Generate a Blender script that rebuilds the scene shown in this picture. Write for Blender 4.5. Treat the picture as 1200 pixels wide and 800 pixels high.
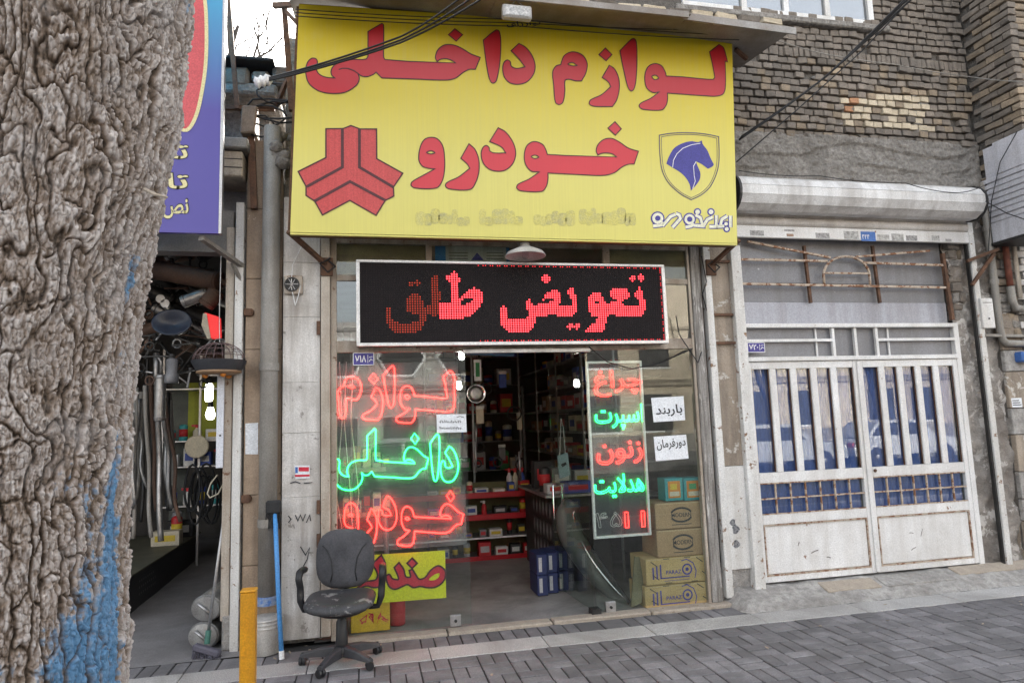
import bpy, bmesh, math, random
import numpy as np
from mathutils import Vector, Matrix, noise as mnoise
from mathutils.geometry import tessellate_polygon

for _o in list(bpy.data.objects):
    bpy.data.objects.remove(_o)
SC = bpy.context.scene
COL = SC.collection
R = math.radians
rnd = random.Random(7)

# ------------------------------------------------------------------ camera, sky, sun, exposure
CAM_D, CAM_H, FPX = 5.59, 1.65, 780.0
yaw, pitch, roll = R(12.25), R(6.85), R(-1.97)
cF = Vector((math.sin(yaw) * math.cos(pitch), math.cos(yaw) * math.cos(pitch), math.sin(pitch)))
_rt = Vector((math.cos(yaw), -math.sin(yaw), 0)); _up = _rt.cross(cF)
cR = _rt * math.cos(roll) + _up * math.sin(roll)
cU = -_rt * math.sin(roll) + _up * math.cos(roll)
CAMP = Vector((0, -CAM_D, CAM_H))
cam = bpy.data.cameras.new('camera'); camo = bpy.data.objects.new('camera', cam); COL.objects.link(camo)
cam.sensor_width = 36.0; cam.lens = FPX / 1200 * 36; cam.clip_start = 0.05; cam.clip_end = 500
cam.dof.use_dof = False
camo.matrix_world = Matrix(((cR.x, cU.x, -cF.x, CAMP.x), (cR.y, cU.y, -cF.y, CAMP.y), (cR.z, cU.z, -cF.z, CAMP.z), (0, 0, 0, 1)))
SC.camera = camo

world = bpy.data.worlds.new('World'); SC.world = world; world.use_nodes = True
_n = world.node_tree.nodes; _l = world.node_tree.links
SUN_EL, SUN_AZ = R(25), R(14)          # azimuth of the sun, clockwise from +Y
sky = _n.new('ShaderNodeTexSky'); sky.sky_type = 'NISHITA'; sky.sun_disc = False
sky.sun_elevation = SUN_EL; sky.sun_rotation = SUN_AZ
sky.air_density = 1.3; sky.dust_density = 5.0; sky.ozone_density = 1.0
_hs = _n.new('ShaderNodeHueSaturation'); _hs.inputs['Saturation'].default_value = 0.28
_l.new(sky.outputs['Color'], _hs.inputs['Color']); _l.new(_hs.outputs['Color'], _n['Background'].inputs['Color'])
_n['Background'].inputs['Strength'].default_value = 0.15

sl = bpy.data.lights.new('sun', 'SUN'); slo = bpy.data.objects.new('sun', sl); COL.objects.link(slo)
sl.energy = 2.2; sl.angle = R(0.6); sl.color = (1.0, 0.95, 0.87)
_sd = Vector((math.sin(SUN_AZ) * math.cos(SUN_EL), math.cos(SUN_AZ) * math.cos(SUN_EL), math.sin(SUN_EL)))
slo.rotation_euler = _sd.to_track_quat('Z', 'Y').to_euler(); slo.location = _sd * 30

SC.view_settings.view_transform = 'Standard'; SC.view_settings.look = 'None'
SC.view_settings.gamma = 1.0; SC.view_settings.use_curve_mapping = False
SC.view_settings.exposure = 2.4
SC.render.engine = 'CYCLES'
SC.cycles.use_denoising = True
SC.cycles.max_bounces = 7; SC.cycles.diffuse_bounces = 3; SC.cycles.glossy_bounces = 3
SC.cycles.transparent_max_bounces = 14; SC.cycles.transmission_bounces = 4
SC.cycles.sample_clamp_indirect = 6.0
SC.cycles.caustics_reflective = False; SC.cycles.caustics_refractive = False

# ------------------------------------------------------------------ measuring
def _ray(px, py): return cF * FPX + cR * (px - 600) - cU * (py - 400)
def P(px, py, Y=0.0):
    "point at depth Y that the photograph shows at this pixel"
    d = _ray(px, py); return CAMP + d * ((CAM_D + Y) / d.y)
def G(px, py, z=0.0):
    d = _ray(px, py); return CAMP + d * ((z - CAM_H) / d.z)
def onplane(px, py, p0, n):
    d = _ray(px, py); return CAMP + d * ((p0 - CAMP).dot(n) / d.dot(n))
def pix(p):
    v = p - CAMP; k = v.dot(cF)
    return (600 + FPX * v.dot(cR) / k, 400 - FPX * v.dot(cU) / k, k)
def rect(x0, y0, x1, y1, Y=0.0):
    "axis-aligned X0,X1,Z0,Z1 at depth Y from the mid-edges of a pixel box"
    mx, my = (x0 + x1) / 2, (y0 + y1) / 2
    return P(x0, my, Y).x, P(x1, my, Y).x, P(mx, y1, Y).z, P(mx, y0, Y).z

# ------------------------------------------------------------------ mesh building
OFF = {}
class MB:
    def __init__(s): s.v = []; s.f = []; s.uv = None
    def add(s, vs, fs):
        k = len(s.v); s.v += [tuple(v) for v in vs]; s.f += [tuple(i + k for i in f) for f in fs]; return s
    def obox(s, c, ax, ay, az, h, ch=0.0):
        "oriented box: centre, three unit axes, half sizes, chamfer"
        c = Vector(c); A = (Vector(ax), Vector(ay), Vector(az))
        if ch <= 0:
            vs = [c + A[0] * h[0] * i + A[1] * h[1] * j + A[2] * h[2] * k for i in (-1, 1) for j in (-1, 1) for k in (-1, 1)]
            return s.add(vs, [(0, 1, 3, 2), (4, 6, 7, 5), (0, 4, 5, 1), (2, 3, 7, 6), (0, 2, 6, 4), (1, 5, 7, 3)])
        vs = []; idx = {}
        for i in (-1, 1):
            for j in (-1, 1):
                for k in (-1, 1):
                    for a in range(3):
                        e = [h[b] - (0 if b == a else ch) for b in range(3)]
                        idx[(i, j, k, a)] = len(vs)
                        vs.append(Vector((i * e[0], j * e[1], k * e[2])))
        fs = []
        for a in range(3):
            b, d = (a + 1) % 3, (a + 2) % 3
            for sg in (-1, 1):
                q = []
                for (u, w) in ((-1, -1), (1, -1), (1, 1), (-1, 1)):
                    t = [0, 0, 0]; t[a] = sg; t[b] = u; t[d] = w; q.append(idx[(*t, a)])
                fs.append(q)
            for u in (-1, 1):
                for w in (-1, 1):
                    t0 = [0, 0, 0]; t0[b] = u; t0[d] = w; t1 = list(t0); t0[a] = -1; t1[a] = 1
                    fs.append([idx[(*t0, b)], idx[(*t1, b)], idx[(*t1, d)], idx[(*t0, d)]])
        for i in (-1, 1):
            for j in (-1, 1):
                for k in (-1, 1): fs.append([idx[(i, j, k, a)] for a in range(3)])
        out = []
        for f in fs:
            p = [vs[i] for i in f]; n = (p[1] - p[0]).cross(p[2] - p[0])
            out.append(f if n.dot(sum(p, Vector())) > 0 else f[::-1])
        return s.add([c + A[0] * v.x + A[1] * v.y + A[2] * v.z for v in vs], out)
    def box(s, x0, x1, y0, y1, z0, z1, ch=0.0):
        return s.obox(((x0 + x1) / 2, (y0 + y1) / 2, (z0 + z1) / 2), (1, 0, 0), (0, 1, 0), (0, 0, 1),
                      (abs(x1 - x0) / 2, abs(y1 - y0) / 2, abs(z1 - z0) / 2), ch)
    def bar(s, a, b, w, d=None, ch=0.0, up=(0, 0, 1)):
        "square bar from a to b"
        a, b = Vector(a), Vector(b); t = (b - a); L = t.length; t.normalize()
        u = Vector(up)
        if abs(t.dot(u)) > .95: u = Vector((0, 1, 0))
        x = t.cross(u).normalized(); y = x.cross(t)
        return s.obox((a + b) / 2, x, y, t, (w / 2, (d or w) / 2, L / 2), ch)
    def tube(s, pts, r, n=8, closed=False, cap=True):
        pts = [Vector(p) for p in pts]; m = len(pts)
        rs = r if isinstance(r, (list, tuple)) else [r] * m
        T = []
        for i in range(m):
            a = pts[(i - 1) % m] if (closed or i > 0) else pts[i]
            b = pts[(i + 1) % m] if (closed or i < m - 1) else pts[i]
            t = b - a; T.append(t.normalized() if t.length > 1e-9 else Vector((0, 0, 1)))
        u = T[0].orthogonal().normalized(); k = len(s.v)
        for i in range(m):
            u = (u - T[i] * u.dot(T[i]))
            u = u.normalized() if u.length > 1e-6 else T[i].orthogonal().normalized()
            w = T[i].cross(u)
            for j in range(n):
                a = 2 * math.pi * j / n
                s.v.append(tuple(pts[i] + (u * math.cos(a) + w * math.sin(a)) * rs[i]))
        for i in range(m if closed else m - 1):
            for j in range(n):
                i2 = (i + 1) % m
                s.f.append((k + i * n + j, k + i * n + (j + 1) % n, k + i2 * n + (j + 1) % n, k + i2 * n + j))
        if cap and not closed:
            s.f.append(tuple(k + j for j in range(n))[::-1]); s.f.append(tuple(k + (m - 1) * n + j for j in range(n)))
        return s
    def lathe(s, prof, n=16, M=None, ell=1.0):
        "profile [(r,z)] turned about Z, then moved by matrix M"
        M = M or Matrix(); k = len(s.v)
        for (r_, z_) in prof:
            for j in range(n):
                a = 2 * math.pi * j / n
                s.v.append(tuple(M @ Vector((r_ * math.cos(a), r_ * math.sin(a) * ell, z_))))
        for i in range(len(prof) - 1):
            for j in range(n):
                s.f.append((k + i * n + j, k + i * n + (j + 1) % n, k + (i + 1) * n + (j + 1) % n, k + (i + 1) * n + j))
        if prof[0][0] > 1e-6: s.f.append(tuple(k + j for j in range(n))[::-1])
        if prof[-1][0] > 1e-6: s.f.append(tuple(k + (len(prof) - 1) * n + j for j in range(n)))
        return s
    def poly(s, loops):
        "flat polygon with holes, loops of 3D points"
        loops = [[Vector(p) for p in lp] for lp in loops]
        tris = tessellate_polygon(loops); vs = [p for lp in loops for p in lp]
        return s.add(vs, [tuple(t) for t in tris])
    def prism(s, loops, d):
        d = Vector(d); loops = [[Vector(p) for p in lp] for lp in loops]
        s.poly(loops); s.poly([[p + d for p in lp] for lp in loops])
        for lp in loops:
            m = len(lp)
            s.add(lp + [p + d for p in lp], [(i, (i + 1) % m, m + (i + 1) % m, m + i) for i in range(m)])
        return s
    def ribbon(s, pts, w, n, closed=True):
        pts = [Vector(p) for p in pts]; m = len(pts); n = Vector(n); vs = []
        for i in range(m):
            a = pts[(i - 1) % m] if (closed or i) else pts[i]; b = pts[(i + 1) % m] if (closed or i < m - 1) else pts[i]
            t1 = (pts[i] - a); t2 = (b - pts[i])
            t1 = t1.normalized() if t1.length > 1e-9 else t2.normalized(); t2 = t2.normalized() if t2.length > 1e-9 else t1
            t = (t1 + t2); t = t.normalized() if t.length > 1e-3 else t1
            o = n.cross(t).normalized(); k = 1 / max(.5, abs(o.dot(n.cross(t1).normalized())))
            vs += [pts[i] + o * w / 2 * k, pts[i] - o * w / 2 * k]
        fs = [(2 * i, 2 * i + 1, (2 * ((i + 1) % m)) + 1, 2 * ((i + 1) % m)) for i in range(m if closed else m - 1)]
        return s.add(vs, fs)
    def build(s, name, mat, parent=None, smooth=False, at=None):
        me = bpy.data.meshes.new(name)
        off = OFF.get(parent.name, Vector()) if parent is not None else Vector()
        vs = [(v[0] - off.x, v[1] - off.y, v[2] - off.z) for v in s.v] if off.length > 0 else s.v
        me.from_pydata(vs, [], s.f); me.materials.append(mat)
        if smooth: me.polygons.foreach_set('use_smooth', [True] * len(me.polygons))
        me.update()
        o = bpy.data.objects.new(name, me); COL.objects.link(o)
        if parent is not None:
            o.parent = parent; OFF[o.name] = off
        return o

def tag(o, label, cat, group=None):
    o['label'] = label; o['category'] = cat
    if group: o['group'] = group
    return o
def thing(name, loc, label, cat, group=None):
    o = bpy.data.objects.new(name, None); COL.objects.link(o); o.location = loc; o.empty_display_size = .1
    OFF[o.name] = Vector(loc); return tag(o, label, cat, group)
def struct(o):
    o['kind'] = 'structure'; return o
def copy_tree(o, parent=None):
    c = o.copy(); COL.objects.link(c); c.parent = parent
    for ch in o.children: copy_tree(ch, c)
    return c
def smooth_angle(o, deg=40):
    me = o.data
    me.polygons.foreach_set('use_smooth', [True] * len(me.polygons))
    try: me.set_sharp_from_angle(angle=R(deg))
    except Exception: pass
    return o

def spline(pts, sub=6):
    "closed outline; points (x,y) are smooth, (x,y,1) are corners"
    n = len(pts); out = []
    for i in range(n):
        p0, p1, p2, p3 = pts[i - 1], pts[i], pts[(i + 1) % n], pts[(i + 2) % n]
        a = Vector(p1[:2]); b = Vector(p2[:2])
        c1, c2 = len(p1) > 2, len(p2) > 2
        d = (b - a).length
        t1 = (b - a) if c1 else (b - Vector(p0[:2])) * (d / max(1e-6, d + (a - Vector(p0[:2])).length))
        t2 = (b - a) if c2 else (Vector(p3[:2]) - a) * (d / max(1e-6, d + (Vector(p3[:2]) - b).length))
        k = 1 if (c1 and c2) else sub
        for j in range(k):
            t = j / k; h00 = 2 * t**3 - 3 * t**2 + 1; h10 = t**3 - 2 * t**2 + t; h01 = -2 * t**3 + 3 * t**2; h11 = t**3 - t**2
            out.append(tuple(a * h00 + t1 * h10 + b * h01 + t2 * h11))
    return out
def inside(x, y, lp):
    r = False; n = len(lp)
    for i in range(n):
        x1, y1 = lp[i]; x2, y2 = lp[i - 1]
        if (y1 > y) != (y2 > y) and x < (x2 - x1) * (y - y1) / (y2 - y1) + x1: r = not r
    return r

# ------------------------------------------------------------------ materials (all procedural, in world space)
class NT:
    def __init__(s, name):
        s.m = bpy.data.materials.new(name); s.m.use_nodes = True; s.t = s.m.node_tree; s.n = s.t.nodes; s.l = s.t.links
        s.b = s.n['Principled BSDF']; s.pos = s.n.new('ShaderNodeNewGeometry').outputs['Position']
    def map(s, sc):
        if isinstance(sc, (int, float)): sc = (sc,) * 3
        m = s.n.new('ShaderNodeMapping'); m.inputs['Scale'].default_value = sc; s.l.new(s.pos, m.inputs['Vector']); return m.outputs[0]
    def noise(s, sc=5, det=4, rough=.55, dist=0):
        t = s.n.new('ShaderNodeTexNoise'); t.inputs['Scale'].default_value = 1; t.inputs['Detail'].default_value = det
        t.inputs['Roughness'].default_value = rough; t.inputs['Distortion'].default_value = dist
        s.l.new(s.map(sc), t.inputs['Vector']); return t.outputs['Fac']
    def ramp(s, fac, stops):
        r = s.n.new('ShaderNodeValToRGB'); e = r.color_ramp.elements
        while len(e) < len(stops): e.new(.5)
        for el, (p, c) in zip(e, stops):
            el.position = p; el.color = (*c[:3], 1) if isinstance(c, tuple) else (c, c, c, 1)
        s.l.new(fac, r.inputs[0]); return r.outputs[0]
    def mix(s, fac, a, b, mode='MIX'):
        m = s.n.new('ShaderNodeMix'); m.data_type = 'RGBA'; m.blend_type = mode; m.clamp_factor = True
        for so, v in ((m.inputs[0], fac), (m.inputs[6], a), (m.inputs[7], b)):
            if hasattr(v, 'is_linked') or isinstance(v, bpy.types.NodeSocket): s.l.new(v, so)
            elif isinstance(v, (int, float)) and so == m.inputs[0]: so.default_value = v
            else: so.default_value = (*v, 1) if hasattr(v, '__len__') else (v, v, v, 1)
        return m.outputs[2]
    def math(s, op, a, b):
        m = s.n.new('ShaderNodeMath'); m.operation = op
        for i, v in enumerate((a, b)):
            if isinstance(v, (int, float)): m.inputs[i].default_value = v
            else: s.l.new(v, m.inputs[i])
        return m.outputs[0]
    def rand(s): return s.n.new('ShaderNodeObjectInfo').outputs['Random']
    def bump(s, h, strength=.3, dist=.01):
        b = s.n.new('ShaderNodeBump'); b.inputs['Strength'].default_value = strength; b.inputs['Distance'].default_value = dist
        s.l.new(h, b.inputs['Height']); s.l.new(b.outputs[0], s.b.inputs['Normal'])
    def col(s, c): 
        if isinstance(c, tuple): s.b.inputs['Base Color'].default_value = (*c, 1)
        else: s.l.new(c, s.b.inputs['Base Color'])
    def set(s, rough=.6, metal=0, spec=.5):
        s.b.inputs['Roughness'].default_value = rough; s.b.inputs['Metallic'].default_value = metal
        s.b.inputs['Specular IOR Level'].default_value = spec

def mk(name, c1, c2=None, sc=6, rough=.65, metal=0, bump=0, bsc=40, bd=.005, streak=0, dirt=(.12, .1, .085), dsc=(7, 7, .7),
       chip=0, chipcol=(.16, .07, .035), csc=9, rv=0, spec=.4, stain=0):
    """mottled surface; streak = run-down dirt, chip = flaked spots showing chipcol, rv = piece-to-piece change, stain = big blotches"""
    t = NT(name); c2 = c2 or tuple(x * .8 for x in c1)
    c = t.mix(t.ramp(t.noise(sc, 6, .6), [(.35, 0.), (.65, 1.)]), c1, c2)
    if rv:
        mm = t.n.new('ShaderNodeMapRange'); t.l.new(t.rand(), mm.inputs[0]); mm.inputs[3].default_value = 1 - rv; mm.inputs[4].default_value = 1 + rv
        c = t.mix(1.0, c, mm.outputs[0], 'MULTIPLY')
    c = t.mix(1.0, c, t.ramp(t.noise(95, 4, .7), [(.3, .74), (.7, 1.2)]), 'MULTIPLY')      # fine grain
    if stain: c = t.mix(t.math('MULTIPLY', t.ramp(t.noise(1.7, 5, .65, .6), [(.44, 0.), (.63, 1.)]), stain), c, dirt)
    if streak: c = t.mix(t.math('MULTIPLY', t.ramp(t.noise(dsc, 5, .6, .3), [(.41, 0.), (.64, 1.)]), streak), c, dirt)
    if chip:
        k = t.ramp(t.noise(csc, 7, .68, .2), [(1 - chip - .065, 0.), (1 - chip - .03, 1.)])
        c = t.mix(k, c, chipcol)
    t.col(c); t.set(rough, metal, spec)
    if bump: t.bump(t.noise(bsc, 5, .6), bump, bd)
    return t.m
def emit(name, col, st):
    t = NT(name); t.col(tuple(x * .5 for x in col)); t.b.inputs['Emission Color'].default_value = (*col, 1); t.b.inputs['Emission Strength'].default_value = st
    return t.m
def glassmat(name, tint=(.9, .95, .94), dust=.05, ior=1.5, dustcol=(.5, .48, .45), boost=0.0):
    t = NT(name); t.n.remove(t.b); out = t.n['Material Output']
    tr = t.n.new('ShaderNodeBsdfTransparent'); tr.inputs[0].default_value = (*tint, 1)
    gl = t.n.new('ShaderNodeBsdfGlossy'); gl.inputs['Roughness'].default_value = 0.0
    df = t.n.new('ShaderNodeBsdfDiffuse'); df.inputs[0].default_value = (*dustcol, 1)
    lw = t.n.new('ShaderNodeLayerWeight'); lw.inputs[0].default_value = .5      # Schlick reflectance, the same on both faces of the pane
    f0 = ((ior - 1) / (ior + 1)) ** 2; fr5 = t.math('ADD', t.math('MULTIPLY', t.math('POWER', lw.outputs['Facing'], 5.0), 1 - f0), f0)
    m1 = t.n.new('ShaderNodeMixShader'); m2 = t.n.new('ShaderNodeMixShader')
    d = t.math('MULTIPLY', t.ramp(t.noise((5, 5, 2), 6, .65, .4), [(.3, .25), (.75, 1.)]), dust)
    t.l.new(d, m1.inputs[0]); t.l.new(tr.outputs[0], m1.inputs[1]); t.l.new(df.outputs[0], m1.inputs[2])
    f = t.math('ADD', fr5, boost) if boost else fr5
    t.l.new(f, m2.inputs[0]); t.l.new(m1.outputs[0], m2.inputs[1]); t.l.new(gl.outputs[0], m2.inputs[2])
    t.l.new(m2.outputs[0], out.inputs[0])
    return t.m

# ------------------------------------------------------------------ Persian text from Blender's own font
_F = {'ا': 'FE8D FE8E', 'ب': 'FE8F FE90 FE91 FE92', 'پ': 'FB56 FB57 FB58 FB59', 'ت': 'FE95 FE96 FE97 FE98', 'چ': 'FB7A FB7B FB7C FB7D',
      'خ': 'FEA5 FEA6 FEA7 FEA8', 'د': 'FEA9 FEAA', 'ر': 'FEAD FEAE', 'ز': 'FEAF FEB0', 'س': 'FEB1 FEB2 FEB3 FEB4', 'ص': 'FEB9 FEBA FEBB FEBC',
      'ض': 'FEBD FEBE FEBF FEC0', 'غ': 'FECD FECE FECF FED0', 'ف': 'FED1 FED2 FED3 FED4', 'ق': 'FED5 FED6 FED7 FED8', 'ل': 'FEDD FEDE FEDF FEE0',
      'م': 'FEE1 FEE2 FEE3 FEE4', 'ن': 'FEE5 FEE6 FEE7 FEE8', 'ه': 'FEE9 FEEA FEEB FEEC', 'و': 'FEED FEEE', 'ی': 'FBFC FBFD FBFE FBFF', 'ﻻ': 'FEFB FEFC'}
def fa(s):
    s = s.replace('لا', 'ﻻ'); out = []
    for i, ch in enumerate(s):
        if ch not in _F: out.append(ch); continue
        f = [chr(int(x, 16)) for x in _F[ch].split()]
        prev = i > 0 and s[i - 1] in _F and len(_F[s[i - 1]].split()) == 4
        nxt = i < len(s) - 1 and s[i + 1] in _F and len(f) == 4
        out.append(f[3] if prev and nxt else f[1] if prev else f[2] if nxt else f[0])
    return ''.join(reversed(out))
def text_outline(s, offset=0.0):
    "list of closed 2D loops of the text (unit size)"
    c = bpy.data.curves.new('t', 'FONT'); c.body = s; c.offset = offset; c.resolution_u = 3
    o = bpy.data.objects.new('t', c); COL.objects.link(o)
    dg = bpy.context.evaluated_depsgraph_get(); cu = o.evaluated_get(dg).to_curve(dg, apply_modifiers=False)
    loops = []
    for sp in cu.splines:
        bp = sp.bezier_points; n = len(bp); lp = []
        for i in range(n):
            a, b = bp[i], bp[(i + 1) % n]
            for t in (0, .34, .67):
                u = 1 - t; p = a.co * u**3 + a.handle_right * 3 * u * u * t + b.handle_left * 3 * u * t * t + b.co * t**3
                lp.append((p.x, p.y))
        loops.append(lp)
    bpy.data.objects.remove(o); bpy.data.curves.remove(c)
    return loops
def text_mb(s, offset=0.0):
    "flat 2D triangles of the text: verts, faces"
    c = bpy.data.curves.new('t', 'FONT'); c.body = s; c.offset = offset; c.resolution_u = 3
    o = bpy.data.objects.new('t', c); COL.objects.link(o)
    dg = bpy.context.evaluated_depsgraph_get(); me = o.evaluated_get(dg).to_mesh()
    vs = [(v.co.x, v.co.y) for v in me.vertices]; fs = [tuple(p.vertices) for p in me.polygons]
    bpy.data.objects.remove(o); bpy.data.curves.remove(c)
    return vs, fs
def place_text(s, bl, br, height, nrm, name, mat, parent, offset=0.0, lift=.002, keep=False):
    "text stretched between two baseline points, with letter height in metres"
    vs, fs = text_mb(s, offset)
    x0 = min(v[0] for v in vs); x1 = max(v[0] for v in vs); y0 = min(v[1] for v in vs); y1 = max(v[1] for v in vs)
    ex = (br - bl); up = Vector(nrm).cross(ex).normalized() 
    if up.z < 0: up = -up
    m = MB(); m.add([bl + ex * ((x - x0) / (x1 - x0)) + up * (height * (y - y0) / (y1 - y0)) + Vector(nrm) * lift for x, y in vs], fs)
    return m.build(name, mat, parent)
# ------------------------------------------------------------------ palette
M = {}
M['paver'] = mk('paver_concrete', (.235, .225, .232), (.165, .158, .165), 5, .85, bump=.5, bsc=120, bd=.003, rv=.26, stain=.65, dirt=(.10, .095, .095), chip=.235, chipcol=(.075, .07, .068), csc=15)
M['joint'] = mk('joint_sand', (.055, .052, .05), (.035, .034, .034), 30, .95, bump=.4, bsc=150)
M['strip'] = mk('granite_strip', (.54, .525, .51), (.33, .32, .31), 110, .8, bump=.4, bsc=200, rv=.12, stain=.55, dirt=(.24, .225, .21))
M['rubble'] = mk('rough_cement', (.46, .44, .415), (.28, .265, .25), 16, .95, bump=1., bsc=28, bd=.02, stain=.5, dirt=(.18, .165, .15))
M['sand'] = mk('sandy_stone', (.42, .36, .29), (.34, .29, .24), 12, .9, bump=.5, bsc=60)
M['cement'] = mk('old_cement', (.33, .31, .285), (.19, .175, .16), 26, .95, bump=1., bsc=22, bd=.03, stain=.5, dirt=(.11, .10, .09))
M['plaster'] = mk('brown_plaster', (.40, .335, .27), (.30, .245, .19), 4, .9, bump=.7, bsc=30, bd=.015, chip=.36, chipcol=(.52, .49, .45), csc=4, streak=.6)
M['tile'] = mk('stone_tile', (.40, .30, .215), (.30, .22, .155), 6, .6, bump=.15, streak=.55, dirt=(.16, .115, .08), chip=.27, chipcol=(.55, .5, .44), csc=14)
M['whitewall'] = mk('whitewashed_panel', (.74, .72, .695), (.60, .58, .555), 2.5, .8, bump=.35, bsc=40, bd=.006, streak=.75, dirt=(.27, .24, .21), chip=.31, chipcol=(.26, .24, .22), csc=11, stain=.5)
M['white_paint'] = mk('chipped_white_paint', (.74, .735, .72), (.62, .61, .59), 3, .5, streak=.35, dirt=(.3, .26, .21), chip=.335, chipcol=(.20, .11, .06), csc=13, bump=.15, bsc=50)
M['white_clean'] = mk('white_gate_paint', (.80, .795, .79), (.69, .68, .67), 2.5, .5, streak=.3, dirt=(.38, .34, .29), chip=.275, chipcol=(.25, .14, .08), csc=7, bump=.1, bsc=40, stain=.16)
M['cream_paint'] = mk('cream_frame_paint', (.50, .44, .37), (.38, .32, .26), 4, .6, streak=.6, dirt=(.15, .1, .065), chip=.33, chipcol=(.13, .065, .035), csc=11, bump=.2)
M['beige_post'] = mk('beige_post_paint', (.60, .55, .48), (.46, .40, .33), 4, .6, streak=.5, dirt=(.17, .11, .07), chip=.31, chipcol=(.16, .08, .045), csc=10, bump=.2)
M['wood'] = mk('weathered_timber', (.36, .34, .32), (.15, .135, .12), (40, 40, 3), .9, bump=.8, bsc=(60, 60, 4), bd=.012, chip=.35, chipcol=(.55, .53, .5), csc=(30, 30, 3))
M['rust'] = mk('rusty_steel', (.17, .09, .055), (.085, .05, .035), 14, .8, .2, bump=.4, bsc=70)
M['rustbar'] = mk('rusty_cream_bar', (.50, .43, .36), (.40, .30, .22), 10, .7, chip=.43, chipcol=(.20, .09, .045), csc=16, bump=.3)
M['steel'] = mk('galvanised_steel', (.50, .50, .51), (.38, .38, .385), 8, .4, .85, bump=.1, streak=.3)
M['chrome'] = mk('bright_metal', (.75, .75, .76), (.62, .62, .63), 8, .18, 1.)
M['dark_metal'] = mk('dark_metal', (.05, .048, .047), (.03, .03, .03), 10, .5, .4, bump=.1)
M['black'] = mk('black_plastic', (.022, .022, .024), (.016, .016, .018), 12, .42, bump=.08, bsc=200)
M['blackness'] = mk('dingy_wall', (.12, .112, .104), (.08, .074, .068), 4, .9)
M['sooty'] = mk('sooty_wall', (.10, .095, .09), (.06, .057, .054), 4, .9)
M['greypanel'] = mk('grey_sheet', (.235, .235, .25), (.195, .195, .21), 2, .5, .2, streak=.4, dirt=(.13, .125, .12), chip=.25, chipcol=(.5, .5, .5), csc=20)
M['lightpanel'] = mk('pale_sheet', (.68, .68, .73), (.6, .6, .65), 2, .45, .1, streak=.3)
M['pipe'] = mk('grey_painted_pipe', (.33, .315, .29), (.25, .235, .215), 5, .55, .1, streak=.5, dirt=(.14, .115, .09), bump=.15)
M['glass'] = glassmat('shop_glass', (.90, .945, .93), .02)
M['glass_gate'] = glassmat('gate_glass', (.85, .9, .92), .03, 1.5, boost=.035)
M['glass_clear'] = glassmat('clear_acrylic', (.95, .96, .96), .10, 1.45, (.62, .62, .62))
M['curtain'] = mk('blue_curtain', (.085, .15, .42), (.055, .10, .31), (30, 30, 4), .85, bump=.8, bsc=(22, 22, 1), bd=.05)
M['floor'] = mk('shop_floor', (.32, .305, .29), (.23, .22, .21), 3, .45, bump=.2, bsc=12, stain=.6, dirt=(.09, .085, .08))
M['rubber'] = mk('rubber', (.03, .03, .031), (.022, .022, .023), 20, .8)
M['wire'] = mk('black_cable', (.018, .018, .02), (.014, .014, .015), 20, .5)
M['paper'] = mk('white_paper', (.78, .80, .83), (.72, .74, .77), 3, .8)
M['ink'] = mk('black_ink', (.03, .03, .035), (.04, .04, .045), 20, .7)
M['navy'] = mk('navy_print', (.06, .055, .30), (.05, .045, .25), 12, .5)
M['plate_blue'] = mk('enamel_blue', (.05, .04, .26), (.04, .03, .22), 8, .35)
M['white_print'] = mk('white_print', (.8, .8, .8), (.72, .72, .72), 12, .5)
M['cardboard'] = mk('cardboard', (.42, .27, .155), (.36, .225, .125), 5, .85, bump=.1, rv=.08)
M['cardboard_y'] = mk('yellow_cardboard', (.50, .345, .16), (.43, .29, .13), 5, .85, bump=.1, rv=.06)
M['branch'] = mk('bare_twig', (.10, .085, .075), (.07, .06, .05), 20, .9)

# ------------------------------------------------------------------ ground, pavement
Y_STRIP0, Y_STRIP1, Y_TH = -.62, -.36, -.12
m = MB(); m.box(-60, 60, -5.2, 40, -.4, -.045); ground = struct(m.build('ground', mk('ground_bed', (.07, .067, .063), (.05, .048, .046), 3, .95)))
m = MB(); m.box(-60, 60, -15.5, -5.2, -.45, -.15); struct(m.build('road', mk('asphalt', (.06, .06, .062), (.042, .042, .044), 4, .9, bump=.5, bsc=120)))
m = MB(); m.box(-60, 60, -60, -15.5, -.45, -.02, 0); struct(m.build('far_pavement', mk('far_paving', (.22, .215, .21), (.17, .165, .16), 3, .9)))
kerb = MB()
for i in range(-14, 20): kerb.box(i * .8, i * .8 + .79, -5.3, -5.12, -.14, 0, .01)
struct(kerb.build('kerb', M['rubble']))

pav = bpy.data.objects.new('pavement', None); COL.objects.link(pav); struct(pav)
m = MB(); m.box(-6, 12, -5.12, .0, -.044, -.008); m.build('joint_bed', M['joint'], pav)
pm = MB(); pm.obox((0, 0, 0), (1, 0, 0), (0, 1, 0), (0, 0, 1), (.0970, .0468, .025), .004)
pm_me = bpy.data.meshes.new('paver'); pm_me.from_pydata(pm.v, [], pm.f); pm_me.materials.append(M['paver'])
cells = []; rp = random.Random(3); S = .205
for j in range(0, 22):
    for i in range(-28, 58):
        cx = i * S + .02; cy = Y_STRIP0 - .004 - (j + .5) * S
        for k in (-1, 1):
            if (i + j) % 2: cells.append((cx, cy + k * S / 4, 0))
            else: cells.append((cx + k * S / 4, cy, 1))
rowp = []
x = -5.7
while x < 3.05:                                      # the header row between strip and threshold
    w = rp.choice((.1, .1, .1, .2)) ; rowp.append((x + w / 2, w)); x += w + .004
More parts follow.
